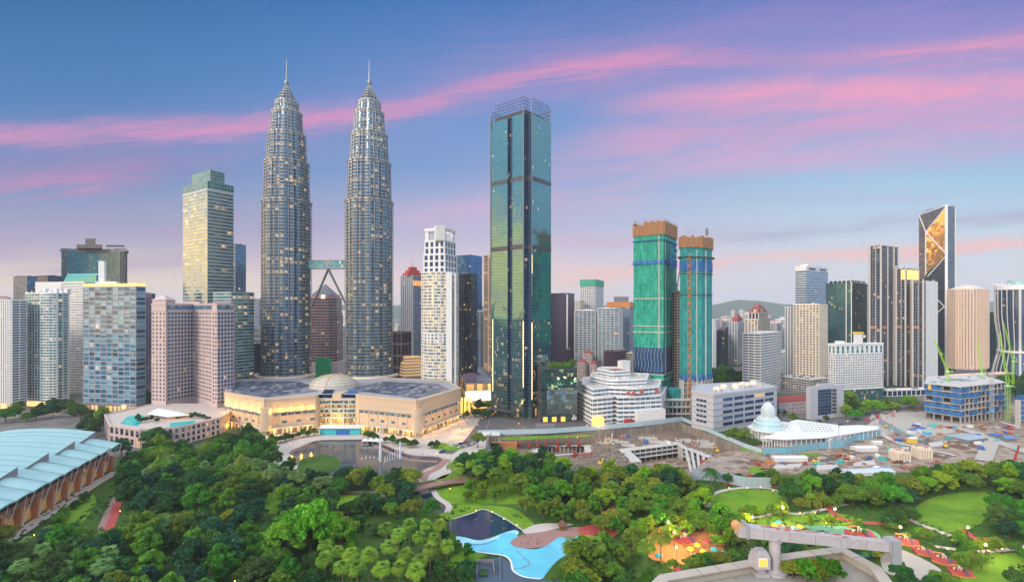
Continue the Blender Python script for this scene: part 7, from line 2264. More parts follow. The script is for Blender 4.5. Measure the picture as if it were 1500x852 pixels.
rig(1030, 680, -7, 5, 0, 'red machine with a slanted boom at the corner of the deep pit', None, (8, 7))
rig(1482, 690, 0, 6, 0, 'red crawler crane with a raised boom at the edge of the park', None, (6, 22))
mb = MB(); c0 = at(739, 652, -3); mb.box(c0[0], c0[1], -7, 26, 5, 7.5); 
tag(mb.build('rusty_container_stack', paint("rust_orange_steel", (.42, .16, .07), .8, var=.3, scale=.3), org=(*c0, -7)), 'rust orange steel stack under the hoarding in the excavation', 'container')
mb = MB(); c0 = at(728, 652, -3); mb.box(c0[0] - 2, c0[1], -7, 9, 5, 7); tag(mb.build('dark_red_container', MAROON, org=(*c0, -7)), 'dark red container beside the rust orange steel stack', 'container')
mb = MB(); c0 = at(796, 632); mb.box(c0[0] + 2, c0[1], .1, 22, 4, 9); tag(mb.build('grey_site_container', MIDGREY, org=(*c0, 0)), 'grey site container on the pale blue hoarding below the dark glass annex', 'container')
for i, px in enumerate((712, 726)):
 mb = MB(); c0 = at(px, 636.5 + i); mb.box(c0[0], c0[1], .1, 9, 3, 3.2); mb.box(c0[0] + 4, c0[1], .4, 2, 2.6, 2.4)
 tag(mb.build('white_truck', WHITE, org=(*c0, 0)), 'white box truck inside the hoarding, ' + ('nearer the street' if i == 0 else 'nearer the rust orange steel stack'), 'truck')
for i in range(18):
 rnd = random.Random(i + 7)
 px, py = rnd.uniform(1262, 1312), 0
 py = 617 - (px - 1262) * .2 + rnd.uniform(-3, 3)
 c0 = at(px, py)
 mb = MB()
 for s_ in (-1.6, 1.6): mb.bar((c0[0] + s_, c0[1], .1), (c0[0] + s_, c0[1], 4.2), .28)
 for z in (1.2, 2.8, 4.2): mb.bar((c0[0] - 1.6, c0[1], z), (c0[0] + 1.6, c0[1], z), .3)
 tag(mb.build('red_steel_frame', RED if i % 3 else WHITE, org=(*c0, 0)), ('red' if i % 3 else 'white') + ' steel frame in the jumble stacked beyond the mosque roof', 'steel frame', ('red' if i % 3 else 'white') + ' steel frames stacked on the site')
for i in range(80):                        # loose stacks of stock on the dirt
 rnd = random.Random(i + 99)
 if i < 40: px, py = rnd.uniform(1296, 1495), rnd.uniform(618, 664)
 else: px, py = rnd.uniform(1110, 1380), rnd.uniform(668, 688)
 c0 = at(px, py); mt = rnd.choice([(BLUE, 'blue'), (BRICK, 'rusty red'), (PALECONC, 'pale'), (TIMBER, 'dark brown'), (RED, 'red'), (CYAN, 'turquoise')])
 mb = MB(); rz = rnd.random() * 3
 for k in range(rnd.randrange(2, 5)): mb.box(c0[0] + rnd.uniform(-1.5, 1.5), c0[1] + rnd.uniform(-1.5, 1.5), .2 + k * .7, rnd.uniform(2, 6), rnd.uniform(1, 2.6), .65, rz + rnd.uniform(-.2, .2))
 tag(mb.build('material_stack', mt[0], org=(*c0, 0)), mt[1] + ' stack of building materials lying loose on the construction dirt', 'stack', mt[1] + ' material stacks on the site')
mb = MB(); mb.tube((*at(1465, 622)[:2], 4), (*at(1492, 634)[:2], 7), .7, n=10); tag(mb.build('white_pipe', WHITE, org=(*at(1465, 622), 0)), 'thick white pipe slanting over the blue sheds in the yard', 'pipe')
# blue truck by the lawn
c0 = at(1108, 701)
b = empty('dump_truck', (*c0, 0), 'blue and red dump truck parked behind the slate blue hoarding', 'truck')
mb = MB(); mb.box(c0[0] + 1, c0[1], 1, 7, 3, 2.2); mb.build('bed', BLUE, b)
mb = MB(); mb.box(c0[0] - 4.6, c0[1], .9, 3, 2.9, 3); mb.build('cab', RED, b)
for dx in (-4.5, 0, 3):
 mb = MB(); mb.tube((c0[0] + dx, c0[1] - 1.6, .8), (c0[0] + dx, c0[1] + 1.6, .8), .8, n=12); mb.build('wheels', BLACK, b)
# rubble on the excavation floor
rub = MB()
for i in range(900):
 rnd = random.Random(i)
 t = rnd.random(); a_ = lerp(at(735, 650, PITZ), at(1040, 650, PITZ), t); c0 = (a_[0], a_[1] - rnd.uniform(0, 110))
 def inside(p, poly):
  r = False; j = len(poly) - 1
  for q in range(len(poly)):
   if (poly[q][1] > p[1]) != (poly[j][1] > p[1]) and p[0] < (poly[j][0] - poly[q][0]) * (p[1] - poly[q][1]) / (poly[j][1] - poly[q][1]) + poly[q][0]: r = not r
   j = q
  return r
 if not inside(c0, PIT) or inside(c0, DEEP) or inside(c0, DEEP2): continue
 s = rnd.uniform(.6, 2.6); rub.box(*c0, PITZ, s * rnd.uniform(.8, 2.5), s, s * rnd.uniform(.3, .9), rnd.random() * 3)
tag(rub.build('rubble', PITWALL), kind='stuff')

# ================================================================== PARK THINGS
# footbridge
pts = smooth_loop([at(*p, 4) for p in [(540, 724), (570, 721), (605, 716), (640, 708), (672, 702), (700, 699)]], 5, False)
b = empty('footbridge', (*pts[10], 0), 'pink paved footbridge curving over the canal between lake and pond', 'bridge')
dk, rl_, ab = MB(), MB(), MB()
for i, (a_, c_) in enumerate(zip(pts, pts[1:])):
 t = i / len(pts); z = 1.2 + 3.2 * math.sin(math.pi * min(1, max(0, t)))
 z2 = 1.2 + 3.2 * math.sin(math.pi * min(1, (i + 1) / len(pts)))
 L = math.hypot(c_[0] - a_[0], c_[1] - a_[1]); nx, ny = (c_[1] - a_[1]) / L * 4, -(c_[0] - a_[0]) / L * 4
 lo = [(a_[0] + nx, a_[1] + ny, z - .9), (c_[0] + nx, c_[1] + ny, z2 - .9), (c_[0] - nx, c_[1] - ny, z2 - .9), (a_[0] - nx, a_[1] - ny, z - .9)]
 dk.hexa(lo, [(q[0], q[1], q[2] + .9) for q in lo])
 for s in (1, -1):
  rl_.bar((a_[0] + nx * s, a_[1] + ny * s, z + 1.1), (c_[0] + nx * s, c_[1] + ny * s, z2 + 1.1), .14); rl_.bar((a_[0] + nx * s, a_[1] + ny * s, z), (a_[0] + nx * s, a_[1] + ny * s, z + 1.1), .14)
dk.build('deck', PINKPAVE, b); rl_.build('railing', BRICK, b)
# fountain jets
def jet_mat():
 m, t, b_ = new_mat("fountain_spray")
 b_.inputs['Base Color'].default_value = (.75, .80, .86, 1); b_.inputs['Roughness'].default_value = .6
 co = t.n('TexCoord').outputs['Object']
 mp = t.n('Mapping'); mp.inputs['Scale'].default_value = (3, 3, .35); t.l(co, mp.inputs[0])
 t.l(t.sstep(t.noise(mp.outputs[0], 1.0, 4), .25, .6), b_.inputs['Alpha'])
 return m
JET = jet_mat()
for i, (px, py, h_) in enumerate([(557, 676, 36), (586, 672, 17)] + [(564 + k * 3.6, 677 - k * .9, 6 + k * .7) for k in range(6)] + [(530 + k * 6, 671 + (k - 2) ** 2 * .5, 2.5) for k in range(5)]):
 c0 = at(px, py)
 mb = MB(); r = 1.3 if h_ > 30 else (1.2 if h_ > 12 else .5)
 mb.lathe([(r * .8, .2), (r, h_ * .15), (r * .8, h_ * .5), (r * .6, h_ * .8), (r * .35, h_ * .95), (.08, h_)], *c0, 10)
 lab = ['tallest fountain jet, a single white column of water in the lake', 'second tallest fountain jet, a broad white plume ending the slanting row'][i] if i < 2 else ('low white fountain jet in the slanting row between the two tall plumes' if i < 8 else 'small fountain spout in the arc beside the tallest jet')
 tag(mb.build('fountain_jet', JET, org=(*c0, 0)), lab, 'fountain', None if i < 2 else ('row of low fountain jets' if i < 8 else 'arc of small spouts'))
# red canopies, hut
for px, py, rz, lab in ((893, 758, .15, 'red sheet canopy nearer the dark timber hut'), (908, 752, -.1, 'red sheet canopy nearer the excavation trees')):
 c0 = at(px, py)
 b = empty('red_canopy', (*c0, 0), lab, 'canopy', 'red canopies by the playground')
 mb = MB(); mb.box(c0[0], c0[1], 3.3, 11, 7, .35, rz); mb.build('roof', RED, b)
 for sx in (-4.5, 4.5):
  for sy in (-2.8, 2.8):
   mb = MB(); mb.tube((c0[0] + sx, c0[1] + sy, .1), (c0[0] + sx, c0[1] + sy, 3.3), .15, n=6); mb.build('post', DARKGREY, b)
c0 = at(824, 775)
b = empty('timber_hut', (*c0, 0), 'small dark timber hut with a tiered roof at the edge of the pool deck', 'hut')
mb = MB(); mb.box(*c0, .3, 3.6, 3.4, 2.8); mb.build('wall', TIMBER, b)
mb = MB(); sq = [(c0[0] - 2.8, c0[1] - 2.6), (c0[0] + 2.8, c0[1] - 2.6), (c0[0] + 2.8, c0[1] + 2.6), (c0[0] - 2.8, c0[1] + 2.6)]
mb.frust(sq, 3.1, shrink(sq, .5), 4.4); mb.frust(shrink(sq, .62), 4.5, shrink(sq, .1), 6); mb.build('roof', TIMBER, b)
# plant enclosure on the slate deck
c0 = at(712, 838)
b = empty('planted_enclosure', (*c0, 0), 'grey walled enclosure with a small green bed on the dark deck by the pool', 'enclosure')
mb = MB()
A_ = [at(698, 848), at(700, 826), at(722, 826), at(724, 842)]
for a_, c_ in zip(A_, A_[1:]): mb.wallbox(a_, c_, .3, 2.6, -.25, .25)
mb.wallbox(at(732, 818), at(733, 850), .3, 1.2, -.2, .2); mb.build('wall', MIDGREY, b)
mb = MB(); mb.prism([at(702, 845), at(714, 845), at(714, 836), at(703, 836)], .35, 1.3); mb.build('hedge', MATS["hedge_leaf"], b)
# giant floor lily: dark lettering-like tile motif in the pool
mb = MB()
pth = [(757, 806), (764, 812), (768, 818), (775, 822), (772, 829), (762, 832), (752, 833)]
for a_, c_ in zip(pth, pth[1:]):
 for i in range(5):
  rnd = random.Random(int(a_[0] * 7 + i)); q = at(*lerp(a_, c_, i / 5)); mb.box(q[0] + rnd.uniform(-.6, .6), q[1] + rnd.uniform(-.6, .6), .22, 1.0, .5, .04, rnd.random() * 3)
tag(mb.build('stepping_stones', MIDGREY, org=(*at(765, 815), .2)), 'chain of dark stepping stones winding through the blue pool', 'stones')
b = empty('mural_wall', (*at(1272, 812), 0), 'low wall painted turquoise and yellow beside the near roof', 'wall')
mb = MB(); mb.wallbox(at(1244, 818), at(1280, 815), .1, 7, -.6, 0); mb.build('turquoise_panel', SKYBLUE, b)
mb = MB(); mb.wallbox(at(1280.2, 815), at(1294, 814), .1, 7, -.6, 0); mb.build('yellow_panel', YELLOW, b)
sheet('paving', [(1290, 812), (1306, 803), (1330, 808), (1378, 834), (1362, 848), (1325, 846), (1296, 836)], .2, ROADCONC)
# playground units
def play_unit(label, loc, rz, group):
 b = empty('play_structure', (*loc, 0), label, 'play structure', group)
 b['_o'] = (*loc, 0)
 x0, y0 = loc
 mb = MB(); mb.hexa([(x0 - 8, y0 - 4, .25), (x0 + 8, y0 - 4, .25), (x0 + 8, y0 + 4, .25), (x0 - 8, y0 + 4, .25)], [(x0 - 8, y0 - 4, 1.0), (x0 + 8, y0 - 4, .4), (x0 + 8, y0 + 4, 2.6), (x0 - 8, y0 + 4, 3.2)]); mb.build('ramp', RED, b)
 mb = MB()
 for i in range(10):
  t0, t1 = i / 10, (i + 1) / 10
  f = lambda t: (x0 - 8 + 16 * t, y0 - 4.2 - 2.5 * math.sin(math.pi * t))
  mb.wallbox(f(t0), f(t1), .2, 1.1, -.5, .5)
 mb.build('curved_kerb', ORANGE, b)
 for i in range(3):
  mb = MB(); x = x0 - 5 + i * 3.1 + (i % 2) * .8; hh = (3.6, 5.2, 4.2)[i]; mb.tube((x, y0 + 2, 1), (x + 1.2 - i, y0 + 1.4, hh), .4, .5, 8); mb.box(x + 1.2 - i, y0 + 1.4, hh, 1.9, 1.2, .5, i); mb.build('column', CREAM, b)
 mb = MB(); mb.hexa([(x0 + 2, y0 - 6, .3), (x0 + 4, y0 - 6, .3), (x0 + 4, y0 + 2, 3), (x0 + 2, y0 + 2, 3)], [(x0 + 2, y0 - 6, .6), (x0 + 4, y0 - 6, .6), (x0 + 4, y0 + 2, 3.3), (x0 + 2, y0 + 2, 3.3)]); mb.build('slide', PURPLE, b)
 mb = MB(); mb.box(x0 - 4, y0 + 2.8, 5.2, 6, 2.4, .3, .2); mb.build('shade_panel', ORANGE, b)
 return b
lp = 'red play ramp with orange kerb and cream columns in the row beyond the near roof'
gp = 'row of red play ramps'
pu = play_unit(lp, at(1262, 786), 0, gp)
kid = {}
for o in bpy.data.objects:
 if o.parent: kid.setdefault(o.parent, []).append(o)
for i, (px, py) in enumerate(((1328, 795), (1354, 810), (1384, 823), (1408, 840))):
 copy_tree(pu, kid, (*at(px, py), 0), (-.5, -.2, -.6, -.3)[i], (.75, .62, .72, .66)[i])
copy_tree(pu, kid, (*at(1006, 792), 0), .4, .8, 'red play ramp standing alone among the bright trees on the orange play floor', 'row of red play ramps')
copy_tree(pu, kid, (*at(1150, 778), 0), .1, .7, 'small red play ramp just beyond the cleaning crane jib', 'row of red play ramps')
for i, (px, py, m_, col_) in enumerate(((1012, 812, YELLOW, 'yellow'), (1022, 806, YELLOW, 'yellow'), (1030, 815, YELLOW, 'yellow'), (986, 838, YELLOW, 'yellow'), (1172, 778, YELLOW, 'yellow'), (1135, 776, YELLOW, 'yellow'), (1046, 812, TEAL, 'teal'), (1020, 822, SKYBLUE, 'blue'), (1036, 800, RED, 'red'), (996, 780, TEAL, 'teal'), (1140, 772, CYAN, 'turquoise'), (1168, 829, RED, 'red'), (1060, 818, TEAL, 'teal'), (965, 822, CYAN, 'turquoise'), (992, 842, RED, 'red'))):
 c0 = at(px, py)
 b = empty('play_parasol', (*c0, 0), col_ + ' domed play parasol on a thin post in the playground', 'parasol', col_ + ' play parasols')
 mb = MB(); mb.tube((*c0, .1), (*c0, 3.2), .14, n=6); mb.build('post', OFFWHITE, b)
 mb = MB(); mb.lathe([(2.2, 3.0), (2.0, 3.6), (1.4, 4.1), (.6, 4.4), (.05, 4.5)], *c0, 10); mb.build('shade', m_, b)

# lamps
def lamp(px, py, h_, label, group, strong):
 c0 = at(px, py, h_)
 b = empty('park_lamp', (*c0, 0), label, 'lamp', group)
 mb = MB(); mb.tube((*c0, 0.1), (*c0, h_ - .4), .16, .10, 8); mb.lathe([(.5, .1), (.4, .5), (.18, .8)], *c0, 8); mb.build('post', DARKGREY, b)
 mb = MB(); mb.ball((*c0, h_), .5 if strong else .34, 8); mb.build('lamp_globe', BULB if strong else AMBER, b)
 if strong:
  la = bpy.data.lights.new("lamp_light", 'POINT'); la.energy = 11000; la.color = (1, .70, .26); la.shadow_soft_size = .8
  lo = bpy.data.objects.new("lamp_light", la); lo.location = (*c0, h_ + 1.4); COL.objects.link(lo)
names = {(979, 764): 'bright floodlight lamp among the lime trees outside the playground', (1102, 757): 'bright floodlight lamp just above the drum end of the crane jib', (1147, 743): 'bright floodlight lamp on the small lawn above the crane jib', (1223, 745): 'bright floodlight lamp beside the start of the red track', (1161, 772): 'bright floodlight lamp directly behind the crane jib', (1319, 771): 'bright floodlight lamp below the dark trees past the red track', (1418, 772): 'bright floodlight lamp at the edge of the large lawn', (1444, 797): 'brightest floodlight lamp at the lower path', (991, 801): 'bright floodlight lamp low in the playground by the yellow parasols', (988, 779): 'bright floodlight lamp over the orange play floor'}
for (px, py), lab in names.items(): lamp(px, py, 9, lab, None, True)
for px, py in ((848, 640),): pass
for (px, py) in [(1095, 714), (1114, 713), (1068, 714), (1132, 718), (1172, 750), (1194, 750), (1210, 765), (1395, 790), (1448, 806), (1468, 803), (1490, 802), (1420, 792), (1388, 803), (697, 747), (721, 749), (738, 759), (757, 768), (486, 742), (513, 744), (659, 715), (393, 708), (286, 666), (299, 666), (508, 716), (716, 696), (176, 748), (183, 722), (50, 783), (58, 783), (67, 797), (275, 765), (270, 777), (222, 843), (344, 850), (846, 640), (640, 664), (1402, 706), (1497, 693), (1264, 730), (1489, 768), (230, 606), (75, 606), (118, 600), (150, 612)]:
 lamp(px, py, 3.2, 'short park lamp with a glowing amber globe beside a path', 'amber park lamps', False)

# cars and buses
def car_mesh(bc, long_=4.4):
 mb = MB(); L = long_ / 2
 mb.hexa([(-L, -.9, .35), (L, -.9, .35), (L, .9, .35), (-L, .9, .35)], [(-L + .1, -.88, .9), (L - .15, -.88, .85), (L - .15, .88, .85), (-L + .1, .88, .9)], 0)
 mb.hexa([(-L * .75, -.82, .9), (L * .5, -.82, .86), (L * .5, .82, .86), (-L * .75, .82, .9)], [(-L * .55, -.66, 1.48), (L * .2, -.66, 1.5), (L * .2, .66, 1.5), (-L * .55, .66, 1.48)], 1)
 mb.hexa([(-L * .5, -.62, 1.485), (L * .17, -.62, 1.505), (L * .17, .62, 1.505), (-L * .5, .62, 1.485)], [(-L * .5, -.6, 1.56), (L * .17, -.6, 1.57), (L * .17, .6, 1.57), (-L * .5, .6, 1.56)], 0)
 for sx in (-L * .62, L * .62):
  for sy in (-.86, .86): mb.tube((sx, sy - .1, .34), (sx, sy + .1, .34), .34, n=10, m=2)
 return mb.mesh('car', [bc, G_NAVY, BLACK])
CARC = [(WHITE, 'white'), (paint("silver_car", (.45, .45, .47), .3, metal=.5), 'silver'), (paint("dark_car", (.03, .03, .035), .3), 'black'), (paint("red_car", (.45, .03, .03), .3), 'red'), (paint("blue_car", (.04, .10, .30), .3), 'blue')]
CM = [car_mesh(m_) for m_, _ in CARC]
rnd = random.Random(11)
spots = []
for i in range(38): spots.append((rnd.uniform(0, 190), None, 'on the road in front of the pale apartment towers', 'a'))
for i in range(16): spots.append((None, rnd.random(), 'on the road between the mall and the teal skyscraper', 'b'))
for i in range(7): spots.append((rnd.uniform(150, 195), 'p', 'in the car park behind the convention hall', 'c'))
rd = smooth_loop([at(*p) for p in [(652, 664), (668, 654), (688, 648), (704, 625), (713, 598), (718, 575)]], 8, False)
for i, (px, t, where, g) in enumerate(spots):
 k = rnd.randrange(5)
 if g == 'a':
  pts = [at(-40, 616), at(40, 606), at(110, 600), at(196, 596)]
  tt = rnd.random() * 2.99; a_, c_ = pts[int(tt)], pts[int(tt) + 1]; q = lerp(a_, c_, tt % 1); ang = math.atan2(c_[1] - a_[1], c_[0] - a_[0]); off = rnd.choice([-5, -2, 2, 5])
 elif g == 'b':
  j = int(t * (len(rd) - 2)); a_, c_ = rd[j], rd[j + 1]; q = lerp(a_, c_, rnd.random()); ang = math.atan2(c_[1] - a_[1], c_[0] - a_[0]); off = rnd.choice([-5, -2, 2, 5])
 else:
  q = at(px, rnd.choice([623, 627])); ang = 1.2; off = 0
 o = bpy.data.objects.new('car', CM[k]); o.location = (q[0] - math.sin(ang) * off, q[1] + math.cos(ang) * off, .2); o.rotation_euler = (0, 0, ang); o.scale = (1.25, 1.25, 1.25)
 COL.objects.link(o); tag(o, CARC[k][1] + ' car ' + where, 'car', CARC[k][1] + ' cars ' + where)
for px, py, lab in ((18, 612, 'white and blue bus on the road below the pale apartment slab'),):
 c0 = at(px, py); b = empty('bus', (*c0, 0), lab, 'bus')
 mb = MB(); mb.box(*c0, .6, 12, 2.8, 2.8, .3); mb.build('body', WHITE, b)
 mb = MB(); mb.box(*c0, 1.7, 11.4, 2.86, 1.0, .3); mb.build('windows', G_NAVY, b)
 for dx in (-3.6, 3.6):
  mb = MB(); mb.tube((c0[0] + dx, c0[1] + dx * .3 - 1.4, .6), (c0[0] + dx, c0[1] + dx * .3 + 1.4, .6), .55, n=12); mb.build('wheel', BLACK, b)

# people: one continuous skin-grown body each
def person_mesh(name, arm, stride):
 V_ = [(0, 0, .92), (0, 0, 1.15), (0, 0, 1.42), (0, 0, 1.52), (0, 0, 1.66), (-.1, 0, .88), (-.11, stride, .48), (-.11, stride * 1.2, .06), (.1, 0, .88), (.11, -stride, .48), (.11, -stride * 1.2, .06),
          (-.2, 0, 1.40), (-.25, arm, 1.12), (-.24, arm * 2, .88), (.2, 0, 1.40), (.25, -arm, 1.12), (.24, -arm * 2, .88)]
 E_ = [(0, 1), (1, 2), (2, 3), (3, 4), (0, 5), (5, 6), (6, 7), (0, 8), (8, 9), (9, 10), (2, 11), (11, 12), (12, 13), (2, 14), (14, 15), (15, 16)]
 rd_ = [.15, .14, .16, .07, .11, .10, .075, .055, .10, .075, .055, .075, .055, .04, .075, .055, .04]
 me = bpy.data.meshes.new(name); me.from_pydata(V_, E_, [])
 tmp = bpy.data.objects.new('person', me); tmp.modifiers.new('Skin', 'SKIN')
 for i, r in enumerate(rd_): me.skin_vertices[0].data[i].radius = (r, r)
 me.skin_vertices[0].data[0].use_root = True
 bpy.data.objects.remove(tmp)
 return me
PM = [person_mesh('person', .05, .10), person_mesh('person', .10, .18)]
CLO = [(paint("dark_clothes", (.04, .04, .06), .9), 'dark'), (paint("pale_clothes", (.55, .53, .50), .9), 'pale'), (paint("red_clothes", (.40, .06, .06), .9), 'red'), (paint("blue_clothes", (.08, .16, .36), .9), 'blue')]
PMC = [[None] * 4 for _ in range(2)]
for i in range(2):
 for k in range(4):
  me = PM[i].copy(); me.materials.append(CLO[k][0]); PMC[i][k] = me
def person(q, z, where, rnd):
 k = rnd.randrange(4); i = rnd.randrange(2)
 o = bpy.data.objects.new('person', PMC[i][k]); o.location = (*q, z); o.rotation_euler = (0, 0, rnd.random() * 6.28)
 COL.objects.link(o); md = o.modifiers.new('Skin', 'SKIN'); o.modifiers.new('Subdivision', 'SUBSURF').render_levels = 1
 tag(o, 'person in ' + CLO[k][1] + ' clothes walking ' + where, 'person', 'people in ' + CLO[k][1] + ' clothes ' + where)
rnd = random.Random(31)
for i in range(46):
 t = rnd.random(); person(lerp(at(565, 657), at(700, 655), t) if i % 2 else lerp(at(575, 660), at(650, 672), t) , .3, 'on the lakeside promenade', rnd) if True else None
for i in range(14): person(at(rnd.uniform(400, 460), rnd.uniform(648, 656)), .25, 'on the plaza under the street trees', rnd)
for i in range(12): person(at(rnd.uniform(758, 800), rnd.uniform(786, 800)), .3, 'on the pink deck by the pool', rnd)
for i in range(8): person(pts_ if False else lerp(at(610, 714, 4), at(660, 704, 4), rnd.random()), 4.1, 'on the pink footbridge', rnd)
# ================================================================== TREES
def leaf_mat(name, dark, light, hue=0.10):
 m, t, b = new_mat(name)
 uv = t.n('UVMap').outputs[0]; x, y, _ = t.sep(uv)
 oi = t.n('ObjectInfo').outputs['Random']
 f = t.m('ADD', t.m('MULTIPLY', x, .65), t.m('MULTIPLY', y, .35))
 c = t.mix(f, dark, light)
 hs = t.n('HueSaturation'); t.l(c, hs.inputs['Color'])
 t.l(t.m('ADD', .5 - hue * .35, t.m('MULTIPLY', oi, hue * .7)), hs.inputs['Hue'])
 t.l(t.m('ADD', .78, t.m('MULTIPLY', t.m('FRACT', t.m('MULTIPLY', oi, 7.3)), .5)), hs.inputs['Value'])
 t.l(hs.outputs[0], b.inputs['Base Color'])
 b.inputs['Roughness'].default_value = .55
 b.inputs['Specular IOR Level'].default_value = .25
 tr = t.n('BsdfTranslucent'); t.l(hs.outputs[0], tr.inputs[0])
 mx = t.n('MixShader'); mx.inputs[0].default_value = .22
 out = [n for n in m.node_tree.nodes if n.type == 'OUTPUT_MATERIAL'][0]
 t.l(b.outputs[0], mx.inputs[1]); t.l(tr.outputs[0], mx.inputs[2]); t.l(mx.outputs[0], out.inputs[0])
 return m
LEAF = {
 'dark':  leaf_mat("dark_leaf", (.016, .062, .014), (.072, .205, .036)),
 'teal':  leaf_mat("blue_green_leaf", (.010, .050, .026), (.040, .155, .055)),
 'mid':   leaf_mat("mid_green_leaf", (.036, .125, .010), (.165, .365, .028)),
 'lime':  leaf_mat("lime_leaf", (.075, .210, .008), (.270, .470, .020)),
 'olive': leaf_mat("olive_leaf", (.080, .150, .012), (.270, .360, .036)),
 'palm':  leaf_mat("palm_leaf", (.030, .100, .008), (.260, .440, .030), .04),
 'sage':  leaf_mat("sage_palm_leaf", (.030, .090, .022), (.200, .340, .090), .04),
}
LAND = [("the long convention hall", 120, 720), ("the red running lane", 172, 762), ("the pink hotel podium", 240, 662), ("the short red path in the canopy", 232, 712), ("the lit beige mall wing", 420, 655), ("the lake fountains", 570, 700), ("the round lawn in the lake", 462, 690), ("the pink footbridge", 625, 722),
  ("the narrow canal", 650, 755), ("the dark pond", 715, 748), ("the blue pool", 690, 815), ("the pink pool deck", 795, 772), ("the dark timber hut", 845, 770), ("the red piling rigs", 800, 690), ("the deep excavation", 960, 705), ("the oval lawn", 1080, 735), ("the slate blue hoarding", 1090, 706), ("the red sheet canopies", 905, 758),
  ("the orange play floor", 1010, 790), ("the crane jib", 1160, 800), ("the twin gatehouses", 1335, 695), ("the large mown lawn", 1395, 730), ("the curved red track", 1425, 790), ("the pale blue site roof", 1265, 705), ("the fan palm grove", 560, 835), ("the huge bright green clump", 440, 825), ("the red track fork", 1230, 755),
  ("the grey green palm row", 400, 705), ("the narrow lawn in the canopy", 398, 735), ("the small lawn by the pink path", 505, 740), ("the amber lamps in the deep canopy", 270, 772), ("the bottom of the wooded slope", 150, 860), ("the terrace path", 60, 815), ("the dark hollow in the canopy", 320, 740), ("the site dump truck", 1150, 712), ("the red crawler crane", 1480, 705), ("the lower path lamps", 1480, 785),
  ("the pale plaza", 1350, 865), ("the mosque hoarding", 1210, 708), ("the slate deck", 830, 860), ("the thicket above the slope", 250, 820), ("the green bank of the slope", 350, 850)]
LANDW = [(n_, at(x_, y_)) for n_, x_, y_ in LAND]
WORD = {'dark': 'dark green', 'teal': 'deep blue green', 'mid': 'mid green', 'lime': 'bright lime green', 'olive': 'pale olive green'}
FORM = {'dark': 'dense', 'teal': 'domed', 'mid': 'leafy', 'lime': 'open crowned', 'olive': 'loose crowned'}
KNAME = {'dark': 'broadleaf_tree', 'teal': 'broadleaf_tree', 'mid': 'leafy_tree', 'lime': 'shade_tree', 'olive': 'shade_tree'}
def autolab(k, x, y, s):
 n_ = min(LANDW, key=lambda t: (t[1][0] - x) ** 2 + (t[1][1] - y) ** 2)[0]
 z_ = 'small' if s < .62 else ('large' if s > .95 else 'medium')
 return '%s %s %s tree near %s' % (z_, FORM[k], WORD[k], n_), '%s %s trees near %s' % (z_, WORD[k], n_)
def crown_mesh(name, seed, R_, Hh, lobes, leaves, leaf, flat=.75, openk=0.0):
 """uneven crown of many leaf faces gathered on lobes round the limbs"""
 rg = np.random.default_rng(seed)
 cs = []
 for i in range(lobes):
  ph = i * 2.399 + rg.uniform(-.5, .5); t = (i + .5) / lobes
  rr = math.sqrt(t) * R_ * rg.uniform(.5, 1.12)
  zz = Hh * (1 - (rr / R_) ** 2) * flat * rg.uniform(.45, 1.1) + rg.uniform(-.14, .14) * Hh - .05 * Hh
  lr = R_ * rg.uniform(.10, .29)
  cs.append((rr * math.cos(ph), rr * math.sin(ph), zz, lr))
 for i in range(max(3, lobes // 4)):      # low skirt lobes
  ph = rg.uniform(0, 6.283); rr = R_ * rg.uniform(.35, .85)
  cs.append((rr * math.cos(ph), rr * math.sin(ph), -Hh * rg.uniform(.05, .30), R_ * rg.uniform(.12, .22)))
 cs = np.array(cs)
 wts = cs[:, 3] ** 2; wts /= wts.sum()
 li = rg.choice(len(cs), leaves, p=wts)
 d = rg.normal(size=(leaves, 3)); d[:, 2] = d[:, 2] * .8 + .3
 d /= np.linalg.norm(d, axis=1)[:, None]
 rad = cs[li, 3] * (1.08 - np.abs(rg.normal(0, .30, leaves)))
 pos = cs[li, :3] + d * rad[:, None] * np.array([1.1, 1.1, .75])
 nrm = d * .8 + rg.normal(0, .75, (leaves, 3)); nrm[:, 2] += .45
 nrm /= np.linalg.norm(nrm, axis=1)[:, None]
 a = np.cross(nrm, rg.normal(size=(leaves, 3))); a /= np.linalg.norm(a, axis=1)[:, None]
 bb = np.cross(nrm, a)
 s = leaf * rg.uniform(.5, 1.5, leaves)[:, None]
 asp = rg.uniform(.4, .75, leaves)[:, None]
 v = np.empty((leaves, 4, 3))
 droop = nrm * s * -.18
 v[:, 0] = pos - a * s; v[:, 1] = pos - bb * s * asp + droop * -.5; v[:, 2] = pos + a * s + droop; v[:, 3] = pos + bb * s * asp + droop * -.5
 me = bpy.data.meshes.new(name)
 me.from_pydata(v.reshape(-1, 3).tolist(), [], np.arange(leaves * 4).reshape(-1, 4).tolist())
 lob = rg.random(len(cs))
 uvx = np.clip(lob[li] * .8 + rg.random(leaves) * .2, 0, 1)
 uvy = rg.random(leaves)
 uv = np.repeat(np.stack([uvx, uvy], 1), 4, axis=0)
 ul = me.uv_layers.new(name="UVMap"); ul.data.foreach_set("uv", uv.astype(np.float32).ravel())
 return me, cs
def trunk_mesh(name, cs, zc, seed, r0):
 rg = random.Random(seed); mb = MB()
 fork = zc * .55
 mb.tube((0, 0, 0), (rg.uniform(-.3, .3), rg.uniform(-.3, .3), fork), r0, r0 * .7, 8)
 for c in cs[::3]:
  mb.tube((0, 0, fork - .2), (c[0] * .5, c[1] * .5, zc + c[2] * .4), r0 * .45, r0 * .25, 6); mb.tube((c[0] * .5, c[1] * .5, zc + c[2] * .4), (c[0] * .9, c[1] * .9, zc + c[2] * .9), r0 * .25, r0 * .08, 5)
 return mb.mesh(name, TRUNK)
PROTO = {}
